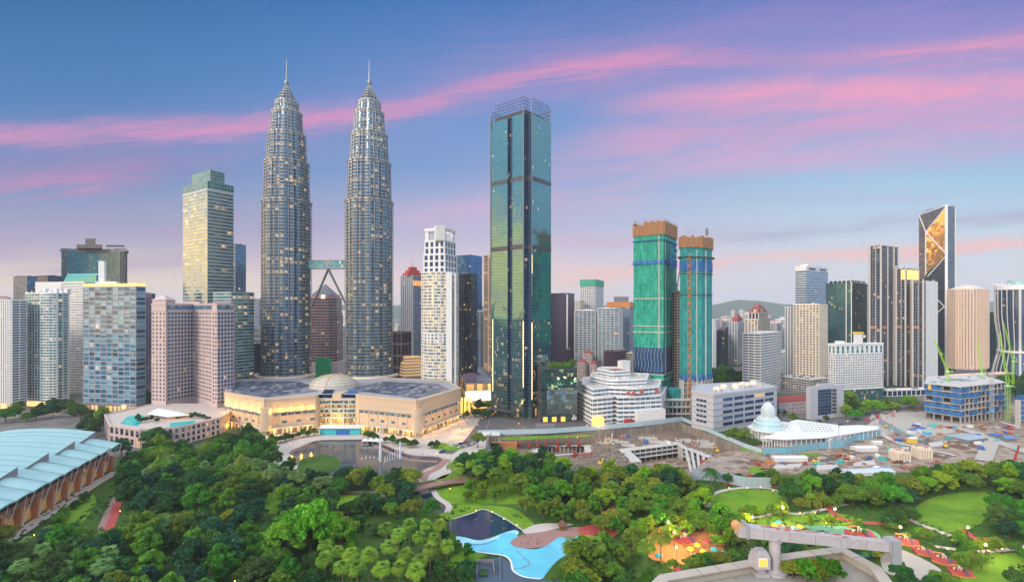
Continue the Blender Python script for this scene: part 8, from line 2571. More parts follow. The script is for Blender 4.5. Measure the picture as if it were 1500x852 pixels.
def proto(kind, i):
 key = (kind, i)
 if key in PROTO: return PROTO[key]
 sd_ = sum(ord(c) for c in kind) * 13 + i * 101
 spec = {'dark': (9.5, 8.0, 58, 9000, .55, .9), 'teal': (8.5, 8.5, 50, 8000, .52, .95), 'mid': (8.5, 8.0, 50, 7500, .55, .9), 'lime': (8.5, 7.5, 46, 6000, .58, .85), 'olive': (8.5, 6.0, 40, 4200, .55, .8)}[kind]
 R_, Hh, nl, nle, lf, fl = spec
 if i == 1: R_, Hh, nl = R_ * 1.12, Hh * .72, int(nl * 1.1)
 if i == 2: R_, Hh = R_ * .82, Hh * 1.35
 if i == 3: R_, Hh, nl = R_ * .95, Hh * 1.05, int(nl * .7)
 me, cs = crown_mesh('crown', sd_, R_, Hh, nl, nle, lf, fl)
 me.materials.append(LEAF[kind])
 zc = 8.5
 tm = trunk_mesh('trunk', cs, zc, sd_, .55)
 PROTO[key] = (me, tm, zc, R_)
 return PROTO[key]
NTREE = [0]
def tree(x, y, kind, rnd, label, group, sc=None, z=0.0, i=None, name=None):
 me, tm, zc, R_ = proto(kind, rnd.randrange(4) if i is None else i)
 s = sc if sc else rnd.uniform(.70, 1.15)
 o = bpy.data.objects.new(name or KNAME[kind], None); o.location = (x, y, z); o.rotation_euler = (0, 0, rnd.random() * 6.28)
 o.scale = (s * rnd.uniform(.84, 1.18), s * rnd.uniform(.84, 1.18), s * rnd.uniform(.82, 1.25))
 COL.objects.link(o); tag(o, label, 'tree', group)
 c = bpy.data.objects.new('crown', me); c.parent = o; c.location = (0, 0, zc); COL.objects.link(c)
 t = bpy.data.objects.new('trunk', tm); t.parent = o; COL.objects.link(t)
 NTREE[0] += 1
 return o
def inside(p, poly):
 r = False; j = len(poly) - 1
 for q in range(len(poly)):
  if (poly[q][1] > p[1]) != (poly[j][1] > p[1]) and p[0] < (poly[j][0] - poly[q][0]) * (p[1] - poly[q][1]) / (poly[j][1] - poly[q][1]) + poly[q][0]: r = not r
  j = q
 return r
KEEP = [[at(*p) for p in q] for q in (
 [(384, 704), (402, 702), (418, 745), (402, 754), (388, 745)],
 [(455, 724), (560, 722), (566, 744), (520, 752), (462, 746)],
 [(640, 742), (700, 735), (760, 742), (800, 770), (880, 765), (910, 785), (850, 800), (800, 850), (690, 880), (655, 800), (655, 770)],
 [(1034, 745), (1050, 715), (1150, 712), (1155, 745), (1240, 738), (1262, 768), (1110, 775), (1060, 760)],
 [(1330, 762), (1345, 735), (1390, 722), (1445, 718), (1460, 738), (1452, 760), (1440, 795), (1400, 790)],
 [(150, 785), (160, 735), (180, 720), (255, 700), (256, 712), (190, 730), (175, 785)],
 [(84, 765), (100, 735), (140, 718), (165, 705), (150, 690), (60, 790), (-10, 850), (-60, 850)],
 [(610, 705), (660, 700), (662, 755), (615, 755)],
 [(950, 778), (985, 768), (1060, 775), (1060, 815), (980, 820)], [(1110, 785), (1290, 772), (1450, 860), (1300, 870), (1240, 800)])]
placed = []
def scatter(px, n, kinds, seed, smin=.7, smax=1.1, dmin=8.5, keep=True, z=0.0, sort=True):
 poly = [at(*p, z) for p in px]
 rnd = random.Random(seed)
 x0, x1 = min(p[0] for p in poly), max(p[0] for p in poly); y0, y1 = min(p[1] for p in poly), max(p[1] for p in poly)
 c = 0
 for _ in range(n * 40):
  if c >= n: break
  p = (rnd.uniform(x0, x1), rnd.uniform(y0, y1))
  if not inside(p, poly): continue
  if keep and any(inside(p, k) for k in KEEP): continue
  s = rnd.uniform(smin, smax)
  if any((p[0] - q[0]) ** 2 + (p[1] - q[1]) ** 2 < (dmin * (s + q[2]) * .5) ** 2 for q in placed): continue
  placed.append((*p, s)); c += 1
  k = rnd.choice(kinds)
  tree(*p, k, rnd, *autolab(k, *p, s), s, z)
D = ['dark', 'dark', 'teal', 'mid']
scatter([(-60, 812), (60, 800), (160, 800), (260, 795), (380, 800), (430, 850), (430, 940), (-60, 940)], 60, ['dark', 'teal', 'dark', 'mid', 'mid', 'mid', 'olive'], 1, .75, 1.15, 10.5)
scatter([(178, 690), (230, 668), (330, 664), (380, 690), (384, 745), (390, 800), (260, 795), (215, 780), (190, 745)], 62, ['dark', 'dark', 'teal', 'mid', 'mid', 'olive'], 2, .75, 1.15, 10.0)
scatter([(385, 690), (430, 700), (455, 716), (560, 730), (620, 724), (660, 750), (640, 765), (560, 760), (420, 762), (395, 740)], 26, ['dark', 'mid', 'olive', 'teal'], 3, .6, .95, 9.0, True)
scatter([(420, 775), (560, 770), (650, 775), (665, 810), (650, 880), (600, 960), (440, 960), (430, 870)], 30, ['dark', 'teal', 'dark'], 4, .42, .66, 9.0)
for i, (px, py, s) in enumerate(((415, 822, 1.45), (455, 815, 1.7), (500, 820, 1.4), (430, 800, 1.3), (480, 798, 1.35))):
 q = at(px, py); placed.append((*q, s * 1.2)); tree(*q, 'lime', random.Random(i + 40), 'huge bright green tree in the clump above the fan palms', 'huge bright green trees', s, 0, i % 3)
scatter([(655, 700), (720, 680), (770, 684), (860, 710), (1000, 708), (1010, 735), (940, 762), (870, 745), (800, 742), (770, 728), (720, 712)], 62, ['dark', 'mid', 'teal', 'mid', 'lime', 'olive'], 5, .75, 1.1, 9.5)
scatter([(770, 752), (800, 745), (880, 755), (925, 770), (905, 790), (850, 768), (800, 768)], 18, ['olive', 'mid', 'olive'], 6, .5, .8, 7.5, False)
scatter([(655, 720), (700, 712), (760, 730), (740, 738), (690, 736)], 9, ['mid', 'lime', 'olive'], 7, .4, .6, 6, False)
scatter([(820, 870), (860, 828), (930, 815), (960, 838), (965, 880), (940, 960), (800, 960)], 20, ['dark', 'mid', 'olive', 'mid'], 8, .6, .95, 8.5, False)
scatter([(920, 775), (1000, 760), (1075, 762), (1095, 785), (1070, 805), (1000, 790), (940, 800)], 24, ['lime', 'lime', 'olive', 'mid'], 9, .5, .75, 7.5, False)
scatter([(940, 745), (1030, 745), (1045, 762), (950, 772)], 9, ['lime', 'mid', 'olive'], 17, .6, .85, 8, False)
scatter([(1005, 735), (1020, 722), (1045, 722), (1035, 745)], 5, ['olive', 'lime'], 18, .55, .75, 7, False)
scatter([(1085, 757), (1130, 748), (1160, 745), (1150, 760)], 7, ['lime', 'olive', 'mid'], 10, .4, .6, 5, False)
scatter([(1150, 735), (1170, 712), (1250, 716), (1340, 712), (1420, 700), (1560, 700), (1600, 742), (1480, 735), (1440, 718), (1390, 722), (1345, 732), (1330, 750), (1240, 738)], 62, ['dark', 'mid', 'teal', 'mid', 'olive', 'mid', 'lime'], 11, .75, 1.1, 9.5)
scatter([(1300, 775), (1320, 752), (1335, 765), (1340, 790), (1305, 785)], 6, ['dark', 'mid'], 12, .45, .75, 7, False)
scatter([(1455, 770), (1475, 752), (1580, 755), (1600, 800), (1470, 796)], 13, ['dark', 'mid', 'teal'], 13, .6, .95, 9, False)
scatter([(1395, 822), (1420, 812), (1450, 818), (1440, 840), (1410, 838)], 6, ['mid', 'olive'], 14, .35, .55, 5, False)
scatter([(1255, 862), (1300, 850), (1370, 862), (1420, 880), (1400, 930), (1270, 930)], 14, ['dark', 'mid', 'dark'], 15, .5, .8, 8, False)
scatter([(1085, 822), (1120, 805), (1230, 798), (1290, 818), (1240, 830)], 18, ['dark', 'teal', 'mid'], 16, .5, .75, 8, False)
scatter([(325, 648), (380, 650), (398, 668), (432, 690), (424, 704), (350, 694), (318, 670)], 16, ['dark', 'teal', 'mid', 'dark'], 71, .75, 1.05, 8.5, False)
scatter([(400, 712), (470, 722), (560, 726), (610, 730), (640, 752), (560, 756), (470, 752), (410, 748)], 16, ['dark', 'mid', 'olive', 'teal'], 72, .4, .7, 8, True)
scatter([(60, 790), (100, 745), (140, 728), (150, 745), (120, 770), (80, 800)], 8, ['dark', 'mid'], 73, .3, .55, 6, False)
scatter([(1050, 700), (1100, 700), (1180, 712), (1160, 722), (1050, 712)], 7, ['mid', 'dark', 'olive'], 74, .35, .6, 6, False)
scatter([(430, 722), (460, 712), (520, 708), (600, 714), (605, 722), (520, 728), (450, 730)], 13, ['dark', 'mid', 'olive', 'teal'], 61, .8, 1.1, 9, False)
scatter([(1180, 772), (1260, 768), (1330, 778), (1400, 790), (1450, 800), (1560, 790), (1560, 812), (1440, 812), (1330, 790), (1200, 776)], 22, ['lime', 'olive', 'mid'], 62, .28, .52, 5, False)
scatter([(1440, 820), (1480, 808), (1570, 815), (1600, 880), (1470, 880)], 9, ['mid', 'olive', 'dark'], 63, .3, .5, 7, False)
scatter([(1050, 760), (1100, 765), (1120, 790), (1080, 805), (1055, 790)], 9, ['lime', 'olive', 'mid'], 64, .45, .7, 6, False)
scatter([(1000, 830), (1040, 818), (1070, 812), (1080, 822), (1000, 845), (960, 850)], 9, ['mid', 'olive', 'dark'], 65, .35, .55, 5.5, False)
scatter([(1160, 748), (1210, 735), (1230, 742), (1205, 752)], 8, ['mid', 'olive', 'lime'], 66, .4, .65, 6, False)
scatter([(690, 800), (650, 815), (630, 860), (660, 880), (684, 850)], 7, ['mid', 'dark'], 67, .4, .6, 7, False)
# single trees one can point to
for px, py, k, s, lab in ((1130, 708, 'mid', .72, 'round dense green tree standing alone beside the slate blue hoarding'), (1378, 722, 'lime', 1.15, 'bright lime green tree at the upper edge of the large lawn'), (1090, 650, 'olive', .9, 'olive tree in front of the grey panelled building beside the mosque'), (1075, 646, 'mid', .8, 'green tree beside the mosque behind the pale hoarding'), (1105, 652, 'olive', .6, 'small olive tree just beside the mosque dome'),
                          (192, 742, 'dark', 1.0, 'dark tree beside the red running lane near the convention hall'), (700, 655, 'olive', .9, 'olive tree at the street end of the excavation beside the road'), (228, 658, 'dark', 1.45, 'tall dark tree in front of the pink hotel podium'), (178, 668, 'teal', .9, 'dark tree at the corner of the pink hotel podium')):
 q = at(px, py); tree(*q, k, random.Random(px), lab, None, s, 0, 0)
# street and background trees
def street(lst, kinds, label, group, seed, smin=.5, smax=.8):
 rnd = random.Random(seed)
 for px, py in lst: 
  k = rnd.choice(kinds); word = {'dark': 'dark green', 'teal': 'deep blue green', 'mid': 'mid green', 'lime': 'bright lime green', 'olive': 'pale olive green'}[k]
  tree(*at(px, py), k, rnd, word + ' ' + label, word + ' ' + group, rnd.uniform(smin, smax), name='street_tree')
street([(398, 651), (404, 649), (412, 648), (420, 645), (428, 643), (436, 641), (444, 640), (452, 639), (460, 638)], ['mid', 'dark'], 'street tree on the plaza before the lit wing of the mall', 'plaza trees by the lit wing', 50, .38, .5)
street([(538, 640), (545, 643), (552, 644), (565, 648), (575, 650), (585, 652), (592, 653), (600, 655), (606, 655), (632, 656), (640, 655)], ['mid', 'dark'], 'street tree on the plaza before the far wing of the mall', 'plaza trees by the far wing', 51, .35, .5)
street([(684, 612), (686, 604), (698, 610), (702, 602), (712, 612), (715, 600), (690, 598), (705, 592)], ['dark', 'mid'], 'street tree on the road beside the mall', 'street trees beside the mall', 52, .6, .85)
street([(8, 618), (22, 612), (40, 618), (52, 614), (70, 602), (78, 598), (88, 604), (96, 598), (104, 605), (112, 610), (60, 604), (118, 615), (134, 622), (142, 628), (150, 622), (30, 606), (76, 612), (128, 634), (136, 640)], ['dark', 'teal', 'mid'], 'street tree at the foot of the pale apartment towers', 'street trees by the pale towers', 53, .7, 1.2)
street([(216, 590), (220, 596), (224, 600)], ['dark'], 'tree between the patchwork glass tower and the pink hotel', 'trees beside the pink hotel', 54, .8, 1.1)
street([(1040, 560), (1048, 556), (1056, 558), (1064, 560), (1072, 562), (1080, 560), (1086, 564), (1052, 566), (1062, 568), (1044, 570), (1074, 570)], ['dark', 'mid'], 'tree in the clump behind the grey panelled building', 'trees behind the grey panelled building', 55, 1.1, 1.6)
street([(1240, 600), (1248, 606), (1256, 602), (1264, 607), (1272, 604), (1282, 606), (1292, 604), (1300, 600), (1310, 602), (1320, 598), (1328, 600), (1240, 612), (1252, 614), (1336, 598), (1246, 594)], ['mid', 'dark', 'lime'], 'tree along the road below the white grid hotel', 'trees below the white grid hotel', 56, .75, 1.1)
street([(1478, 572), (1484, 576), (1490, 572), (1496, 578), (1502, 574), (1488, 582), (1496, 588), (1508, 586), (1472, 566)], ['dark', 'teal'], 'tree below the waisted white tower ', 'trees below the waisted white tower', 57, 1.2, 1.7)
street([(374, 590), (380, 594), (376, 586), (384, 588)], ['dark'], 'tree at the foot of the twin tower beside the golden office tower', 'trees by the nearer twin tower', 58, 1.0, 1.4)
street([(1150, 608), (1162, 618), (1175, 622), (1140, 612), (1186, 624), (1210, 618), (1200, 626)], ['mid', 'dark'], 'small tree behind the mosque roofs', 'small trees behind the mosque', 59, .35, .6)
# roof gardens
rnd = random.Random(77)
pz, zz = ANNEX
for i in range(9):
 q = lerp(lerp(pz[0], pz[1], .2 + .09 * i), pz[2], .05 + .10 * (i % 3)); tree(*q, 'lime' if i % 3 == 0 else 'mid', rnd, ('bright lime green' if i % 3 == 0 else 'mid green') + ' tree in the roof garden of the dark glass annex', ('lime' if i % 3 == 0 else 'mid green') + ' trees of the annex roof garden', .55, zz - 1, name='roof_tree')
for i, (px, py) in enumerate(((202, 616), (208, 619), (214, 618), (222, 616), (230, 618), (280, 613), (286, 611), (292, 612), (298, 613), (304, 615))):
 q = at(px, py, zp); tree(*q, 'dark', rnd, 'small dark tree on the pool terrace of the pink hotel', 'small trees on the pool terrace', .33, zp, name='terrace_tree')
for i, (px, py) in enumerate(((1162, 846), (1176, 842), (1190, 838), (1204, 838), (1216, 842), (1182, 852), (1200, 852), (1222, 852))):
 q = at(px, py, zq); tree(*q, 'mid' if i % 2 else 'olive', rnd, ('mid green' if i % 2 else 'pale olive') + ' shrub in the planter on the near roof', ('mid green' if i % 2 else 'olive') + ' shrubs on the near roof', .16, zq, name='shrub')

# palms
def fan_palm_mesh(seed, nfr=26, rad=3.9):
 rg = random.Random(seed); mb = MB()
 for i in range(nfr):
  az = i * 2.399 + rg.uniform(-.2, .2); elv = math.asin(max(-.30, min(.97, -.28 + 1.25 * ((i + .5) / nfr) + rg.uniform(-.08, .08))))
  st = Vector((math.cos(az) * math.cos(elv), math.sin(az) * math.cos(elv), math.sin(elv)))
  c = st * rad * rg.uniform(.50, .64)
  side = st.cross(Vector((0, 0, 1))).normalized(); up = side.cross(st).normalized()
  u = .25 + .75 * rg.random()
  # blade turned half towards the outside so the open fan is seen
  tl = rg.uniform(.45, .95)
  ax = (st * math.cos(tl) - up * math.sin(tl)).normalized()
  fl = rad * rg.uniform(.40, .50)
  nb = 13
  for k in range(nb):
   a0 = -2.3 + 4.6 * k / nb; a1 = -2.3 + 4.6 * (k + .70) / nb; am = (a0 + a1) / 2
   d0 = ax * math.cos(a0) + side * math.sin(a0); d1 = ax * math.cos(a1) + side * math.sin(a1); dm = ax * math.cos(am) + side * math.sin(am)
   tip = c + dm * fl - Vector((0, 0, .16 * fl))
   v = rg.random()
   mb.face([c, c + d0 * fl * .66, tip, c + d1 * fl * .66], [(u, v)] * 4)
  mb.face([Vector((0, 0, 0)), c + side * .07, c - side * .07], [(u * .3, .1)] * 3)
 return mb
def feather_palm_mesh(seed, nfr=26, rad=4.2):
 rg = random.Random(seed); mb = MB()
 for i in range(nfr):
  az = i * 2.399; elv = rg.uniform(-.2, 1.2); u = rg.random()
  h = Vector((math.cos(az), math.sin(az), 0)); side = Vector((-math.sin(az), math.cos(az), 0))
  pts = []
  for k in range(8):
   t = k / 7; pts.append(h * rad * t * math.cos(elv * (1 - t * .4)) + Vector((0, 0, rad * (t * math.sin(elv) - 1.0 * t * t))))
  for a, c in zip(pts, pts[1:]):
   for s in (-1, 1):
    for q in range(2):
     m = a.lerp(c, q * .5); e = m + side * s * rad * .24 + (c - a) * .6 - Vector((0, 0, .3)); v = rg.random()
     mb.face([m, m.lerp(c, .5), e], [(u, v)] * 3)
 return mb
FP = [fan_palm_mesh(i) for i in range(3)]; HP = [feather_palm_mesh(i + 5) for i in range(2)]
SKIRT = leaf_mat("dry_palm_skirt", (.12, .07, .02), (.34, .18, .05))
PMESH = {}
def palm(px, py, zc, kind, label, group, rnd, sc=1.0):
 q = at(px, py, zc)
 key = (kind, rnd.randrange(3) if kind != 'feather' else rnd.randrange(2))
 if key not in PMESH:
  mb = (HP if kind == 'feather' else FP)[key[1]]
  PMESH[key] = mb.mesh('crown', LEAF['palm'] if kind == 'fan' else (LEAF['sage'] if kind == 'sage' else (SKIRT if kind == 'dry' else LEAF['dark'])))
 tk = ('trunk', round(zc))
 if tk not in PMESH:
  t = MB(); t.lathe([(.55, 0), (.36, .6), (.30, zc * .5), (.26, zc - .3), (.34, zc)], 0, 0, 8); PMESH[tk] = t.mesh('trunk', PALMTRUNK)
 o = bpy.data.objects.new('palm_tree', None); o.location = (*q, 0); o.rotation_euler = (0, 0, rnd.random() * 6.28); COL.objects.link(o); tag(o, label, 'palm tree', group)
 c = bpy.data.objects.new('crown', PMESH[key]); c.parent = o; c.location = (0, 0, zc); c.scale = (sc,) * 3; COL.objects.link(c)
 t = bpy.data.objects.new('trunk', PMESH[tk]); t.parent = o; COL.objects.link(t)
rnd = random.Random(5)
for px, py in ((565, 774), (584, 783), (600, 769), (614, 787), (624, 769), (645, 769), (476, 799), (494, 809), (476, 819), (514, 812), (541, 814), (570, 802), (594, 812), (523, 832), (560, 834), (609, 837), (616, 822), (636, 789), (502, 830), (585, 832), (630, 805), (655, 800)):
 palm(px, py, 15, 'fan', 'bright yellow green fan palm in the grove beside the blue pool', 'fan palms by the pool', rnd, rnd.uniform(1.15, 1.45))
for px, py in ((341, 683), (360, 676), (386, 680), (400, 683), (402, 695), (417, 690), (442, 700), (458, 696), (467, 707), (352, 688), (375, 690), (392, 694), (430, 696), (480, 704), (374, 678)):
 palm(px, py, 13, 'sage', 'grey green fan palm in the row along the path by the lake', 'grey green palms by the lake', rnd, rnd.uniform(1.25, 1.55))
for px, py in ((216, 690), (300, 682), (250, 672), (212, 770), (238, 765), (40, 795), (62, 805), (30, 830), (90, 832), (150, 830), (160, 810)):
 palm(px, py, 13, 'sage', 'grey green fan palm poking through the dark canopy near the convention hall', 'palms in the dark canopy', rnd, rnd.uniform(1.2, 1.5))
for px, py in ((662, 682), (672, 686), (690, 680), (700, 688), (708, 684)):
 palm(px, py, 13, 'fan', 'fan palm beside the far end of the pink footbridge', 'palms by the footbridge', rnd, 1.5)
for px, py in ((838, 800), (856, 796), (872, 800)):
 palm(px, py, 13, 'fan', 'fan palm with a rusty dry skirt across the blue pool from the grove', 'palms across the pool', rnd, 1.7)
 palm(px, py + 3, 12, 'dry', 'dry rust brown palm head tucked among the palms across the blue pool', 'dry palms across the pool', rnd, 1.2)
palm(968, 786, 15, 'fan', 'lone fan palm on a tall trunk at the edge of the playground', None, rnd, 1.7)
palm(948, 800, 13, 'fan', 'fan palm with bare trunk just outside the playground', None, rnd, 1.5)
palm(1041, 688, 12, 'feather', 'dark feathery palm at the end of the slate blue hoarding', None, rnd, 1.9)
palm(1190, 838, zq + 1.5 - 98, 'feather', 'x', None, rnd, 1) if False else None

# low shrubs and undergrowth beneath the trees: more than anybody could count
rg = np.random.default_rng(12)
ug_poly = [at(*p) for p in [(-90, 960), (-60, 800), (165, 690), (330, 652), (400, 672), (440, 712), (610, 718), (700, 690), (770, 678), (1010, 704), (1130, 716), (1500, 700), (1700, 760), (1700, 960)]]
waters = [[at(*p) for p in q] for q in ([(600, 690), (640, 700), (665, 745), (650, 756), (612, 750), (600, 720)], [(650, 770), (668, 752), (712, 742), (790, 768), (880, 762), (912, 785), (850, 800), (800, 855), (900, 890), (684, 890), (686, 815), (660, 800)],
 [(1034, 745), (1050, 712), (1150, 710), (1156, 742), (1110, 754), (1060, 754)], [(1335, 757), (1350, 735), (1390, 722), (1442, 718), (1458, 736), (1450, 758), (1400, 782)], [(950, 776), (985, 767), (1045, 770), (1064, 792), (1050, 816), (1000, 826), (948, 815)], [(1098, 790), (1100, 774), (1280, 764), (1340, 790), (1450, 850), (1440, 880), (1290, 870), (1240, 800)],
 [(-10, 850), (150, 690), (180, 690), (130, 745), (60, 820)], [(150, 780), (160, 735), (180, 722), (178, 780)], [(640, 690), (700, 684), (770, 705), (800, 760), (700, 745), (640, 740)], [(450, 718), (565, 716), (570, 748), (455, 748)], [(455, 716), (560, 716), (640, 704), (735, 686), (735, 696), (640, 716), (560, 726), (455, 722)])]
V4 = []; UV4 = []
x0, x1 = min(p[0] for p in ug_poly), max(p[0] for p in ug_poly); y0, y1 = min(p[1] for p in ug_poly), max(p[1] for p in ug_poly)
cnt = 0
while cnt < 5200:
 x, y = rg.uniform(x0, x1), rg.uniform(y0, y1)
 if rg.random() < (y - 380) / 400: continue
 if not inside((x, y), ug_poly) or any(inside((x, y), q) for q in waters): continue
 if mnoise.noise(Vector((x / 22, y / 22, 5))) < -.12: continue
 cnt += 1
 r = rg.uniform(.5, 1.7); lu = rg.random(); n_ = 16
 d = rg.normal(size=(n_, 3)); d[:, 2] = np.abs(d[:, 2]); d /= np.linalg.norm(d, axis=1)[:, None]
 pos = d * r * np.array([1, 1, .8]) * rg.uniform(.6, 1, (n_, 1)) + np.array([x, y, .1])
 nn_ = d + rg.normal(0, .6, (n_, 3)); nn_ /= np.linalg.norm(nn_, axis=1)[:, None]
 a = np.cross(nn_, rg.normal(size=(n_, 3))); a /= np.linalg.norm(a, axis=1)[:, None]; b2 = np.cross(nn_, a)
 s_ = rg.uniform(.3, .75, (n_, 1))
 V4.append(np.stack([pos - a * s_, pos - b2 * s_ * .6, pos + a * s_, pos + b2 * s_ * .6], 1).reshape(-1, 3)); UV4.append(np.repeat(np.stack([np.full(n_, lu), rg.random(n_)], 1), 4, 0))
V4 = np.concatenate(V4); UV4 = np.concatenate(UV4)
me = bpy.data.meshes.new('undergrowth'); me.from_pydata(V4.tolist(), [], np.arange(len(V4)).reshape(-1, 4).tolist())
me.uv_layers.new(name="UVMap").data.foreach_set("uv", UV4.astype(np.float32).ravel())
me.materials.append(leaf_mat("undergrowth_leaf", (.014, .055, .012), (.085, .200, .028)))
o = bpy.data.objects.new('undergrowth', me); COL.objects.link(o); tag(o, kind='stuff')
# ================================================================== SITE MACHINES AND STREET LIFE
def excavator(px, py, rz, z, mat, label, group):
 c0 = at(px, py, z)
 b = empty('excavator', (*c0, z), label, 'excavator', group)
 c, s = math.cos(rz), math.sin(rz)
 tr = lambda x, y, h: (c0[0] + x * c - y * s, c0[1] + x * s + y * c, z + h)
 for sy in (-1.3, 1.3):
  mb = MB(); q = tr(0, sy, 0); mb.box(q[0], q[1], z + .1, 4.6, .8, 1.0, rz); mb.build('track', BLACK, b)
 mb = MB(); q = tr(-.4, 0, 0); mb.box(q[0], q[1], z + 1.2, 4.2, 3.0, 1.3, rz); q = tr(-1.6, 0, 0); mb.box(q[0], q[1], z + 2.5, 1.6, 2.8, .8, rz); mb.build('body', mat, b)
 mb = MB(); q = tr(.9, .8, 0); mb.box(q[0], q[1], z + 2.51, 1.5, 1.2, 1.5, rz); mb.build('cab', G_NAVY, b)
 mb = MB(); mb.bar(tr(1.4, -.4, 2.0), tr(4.6, -.4, 5.4), .55); mb.bar(tr(4.6, -.4, 5.4), tr(7.2, -.4, 2.4), .42); bo = mb.build('boom', mat, b)
 mb = MB(); q = tr(7.2, -.4, 1.2); mb.hexa([tr(6.6, -1, 1.2), tr(7.8, -1, 1.0), tr(7.8, .2, 1.0), tr(6.6, .2, 1.2)], [tr(6.7, -1, 2.4), tr(7.5, -1, 2.4), tr(7.5, .2, 2.4), tr(6.7, .2, 2.4)]); mb.build('bucket', DARKGREY, bo)
for px, py, rz, z, m_, lab in ((1195, 678, .4, .3, YELLOW, 'yellow excavator on the dirt below the mosque hoarding'), (1240, 672, 2.6, .3, ORANGE, 'orange excavator on the dirt beside the white flat roofed shed'), (1385, 655, 1.0, .3, YELLOW, 'yellow excavator beside the grey sheet roofed shed'), (1300, 626, .2, .3, YELLOW, 'yellow excavator among the steel frames in the yard'),
                              (1440, 628, 2.2, .3, ORANGE, 'orange excavator at the foot of the hoist tower'), (890, 650, .3, PITZ, YELLOW, 'yellow excavator on the excavation floor behind the deep pit'), (960, 694, 2.0, PITZ, ORANGE, 'orange excavator on the excavation floor near the park trees'), (1050, 662, 1.5, PITZ, YELLOW, 'yellow excavator at the far corner of the excavation'), (880, 680, .9, PITZ, YELLOW, 'yellow excavator in the excavation near the piling rigs')):
 excavator(px, py, rz, z, m_, lab, None)
CN = [(BLUE, 'blue'), (WHITE, 'white'), (BRICK, 'rust red'), (TEAL, 'teal'), (MIDGREY, 'grey'), (ORANGE, 'orange')]
rnd = random.Random(64)
for i in range(30):
 if i < 14: px, py, z, wh = rnd.uniform(1300, 1490), rnd.uniform(616, 660), .3, 'in the construction yard'
 elif i < 24: px, py, z, wh = rnd.uniform(1120, 1300), rnd.uniform(668, 690), .3, 'on the dirt before the mosque'
 else: px, py, z, wh = rnd.uniform(860, 1040), rnd.uniform(640, 655), PITZ, 'on the excavation floor'
 c0 = at(px, py, z); m_, col_ = CN[rnd.randrange(6)]; rz = rnd.choice([.1, .5, 1.2, 2.0])
 mb = MB(); mb.box(*c0, z, 7, 2.6, 2.7, rz)
 for k in range(6): mb.box(c0[0] + math.cos(rz) * (k - 2.5) * 1.15, c0[1] + math.sin(rz) * (k - 2.5) * 1.15, z + .1, .25, 2.75, 2.5, rz)
 tag(mb.build('cargo_container', m_, org=(*c0, z)), col_ + ' ribbed steel container standing ' + wh, 'container', col_ + ' containers ' + wh)
# poured slabs and soil heaps
for px in ([(1130, 688), (1170, 687), (1176, 681), (1138, 682)], [(1196, 690), (1230, 688), (1226, 682), (1196, 683)], [(1300, 664), (1330, 662), (1332, 656), (1304, 658)], [(1250, 684), (1284, 682), (1280, 676), (1250, 678)], [(1362, 656), (1384, 654), (1380, 648), (1360, 650)]):
 q = [at(*x) for x in px]; mb = MB()
 if sum(q[i][0] * q[(i + 1) % 4][1] - q[(i + 1) % 4][0] * q[i][1] for i in range(4)) < 0: q.reverse()
 mb.prism(q, .2, 1.5); struct(mb.build('ground', PALECONC))
SOIL = paint("dark_red_soil", (.16, .085, .055), .95, var=.4, scale=.3, scale2=2)
for i, (px, py, r) in enumerate(((1405, 655, 9), (1428, 654, 7), (1296, 672, 6), (1180, 672, 7), (1150, 682, 6), (1352, 664, 7), (1222, 668, 6), (1376, 668, 8), (1108, 676, 7), (1262, 688, 7))):
 c0 = at(px, py); mb = MB(); rn = random.Random(i); n = 14
 rings = []
 for f, h_ in ((1.0, 0), (.75, .35), (.45, .72), (.15, 1.0)):
  rings.append([(c0[0] + r * f * rn.uniform(.8, 1.15) * math.cos(6.283 * k / n), c0[1] + r * f * rn.uniform(.8, 1.15) * math.sin(6.283 * k / n), .1 + r * .30 * h_ * rn.uniform(.85, 1.1)) for k in range(n)])
 for a_, c_ in zip(rings, rings[1:]):
  for k in range(n): mb.face([a_[k], a_[(k + 1) % n], c_[(k + 1) % n], c_[k]])
 mb.face(rings[-1])
 tag(mb.build('soil_heap', SOIL, org=(*c0, 0)), 'heap of dark red soil lying on the construction dirt', 'soil heap', 'soil heaps on the construction dirt')
# ramps at the right of the deep pit
for i in range(5):
 a_ = at(1004 + i * 9, 655 + i * 4, PITZ); c_ = at(1012 + i * 6, 690 - i * 2, PITZ)
 mb = MB(); mb.wallbox(a_, c_, PITZ - 3.2 * i * .5 - .6, PITZ + .9 - i * .3, -1.2, 1.2)
 tag(mb.build('concrete_beam', PALECONC, org=(*a_, PITZ)), 'bare concrete ground beam running down beside the deep pit', 'concrete beam', 'ground beams beside the deep pit')
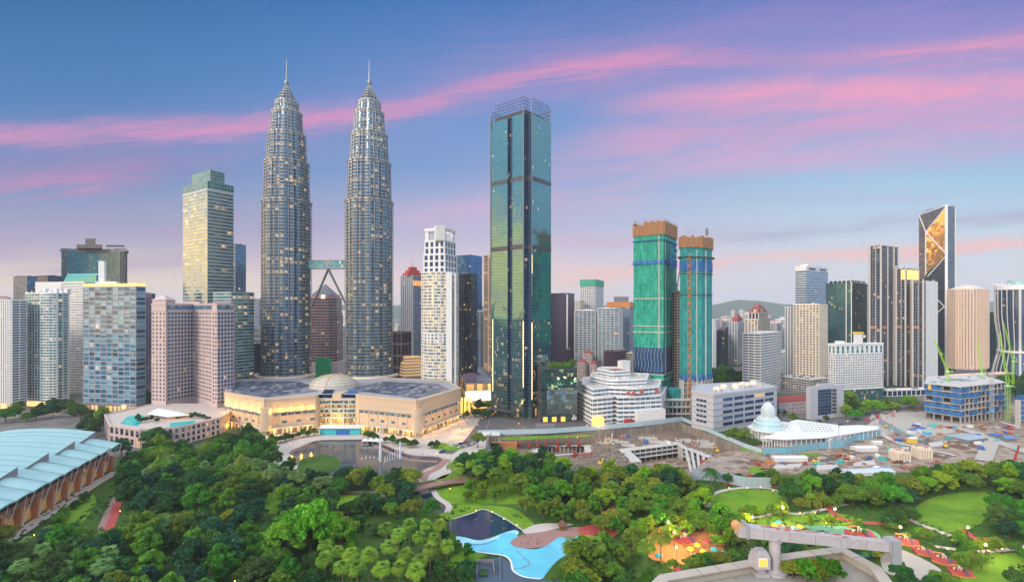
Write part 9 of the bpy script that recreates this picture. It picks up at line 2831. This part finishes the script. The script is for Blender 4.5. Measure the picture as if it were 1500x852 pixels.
# cars on the road below the white hotel, street lamps by the mall
pr = [at(1140, 619), at(1230, 622), at(1290, 601), at(1350, 589)]
rnd = random.Random(9)
for i in range(16):
 t = rnd.random() * 2.99; a_, c_ = pr[int(t)], pr[int(t) + 1]; q = lerp(a_, c_, t % 1); ang = math.atan2(c_[1] - a_[1], c_[0] - a_[0]); off = rnd.choice([-3, 0, 3]); k = rnd.randrange(5)
 o = bpy.data.objects.new('car', CM[k]); o.location = (q[0] - math.sin(ang) * off, q[1] + math.cos(ang) * off, .2); o.rotation_euler = (0, 0, ang); o.scale = (1.25,) * 3
 COL.objects.link(o); tag(o, CARC[k][1] + ' car on the road below the white grid hotel', 'car', CARC[k][1] + ' cars below the white grid hotel')
for i, (px, py) in enumerate(((676, 622), (684, 614), (690, 606), (696, 598), (702, 590), (706, 612), (714, 600), (700, 622), (668, 632), (722, 606), (860, 622), (880, 622), (800, 622), (760, 620))):
 lamp(px, py, 6, 'amber street lamp on the road beside the mall and the teal skyscraper', 'amber street lamps by the mall', False)
 if i % 4 == 0 or i > 9:
  la = bpy.data.lights.new("street_light", 'POINT'); la.energy = 9000; la.color = (1, .50, .12); la.shadow_soft_size = 1
  lo = bpy.data.objects.new("street_light", la); lo.location = (*at(px, py, 6), 8); COL.objects.link(lo)
for px, py, e_ in ((120, 592, 9000), (75, 596, 9000), (40, 600, 7000), (180, 598, 7000)):
 la = bpy.data.lights.new("street_light", 'POINT'); la.energy = e_; la.color = (1, .50, .12); la.shadow_soft_size = 1
 lo = bpy.data.objects.new("street_light", la); lo.location = (*at(px, py, 6), 8); COL.objects.link(lo)

# broken basement walls and column stubs on the excavation floor
rnd = random.Random(15)
for i in range(26):
 t = rnd.random(); a_ = lerp(at(870, 640, PITZ), at(1050, 645, PITZ), t); a_ = (a_[0], a_[1] - rnd.uniform(0, 40))
 if not inside(a_, PIT) or inside(a_, DEEP) or inside(a_, DEEP2): continue
 mb = MB(); L = rnd.uniform(6, 22); rz = rnd.choice([-.12, -.12, 1.3]); h_ = rnd.uniform(1.2, 4.2)
 mb.box(*a_, PITZ, L, .8, h_, rz)
 for k in range(int(L / 4)): mb.box(a_[0] + math.cos(rz) * (k * 4 - L / 2), a_[1] + math.sin(rz) * (k * 4 - L / 2), PITZ, .9, 1.1, h_ + rnd.uniform(.3, 2.5), rz)
 tag(mb.build('broken_wall', PALECONC, org=(*a_, PITZ)), 'broken concrete basement wall with column stubs on the excavation floor', 'wall stub', 'broken walls on the excavation floor')
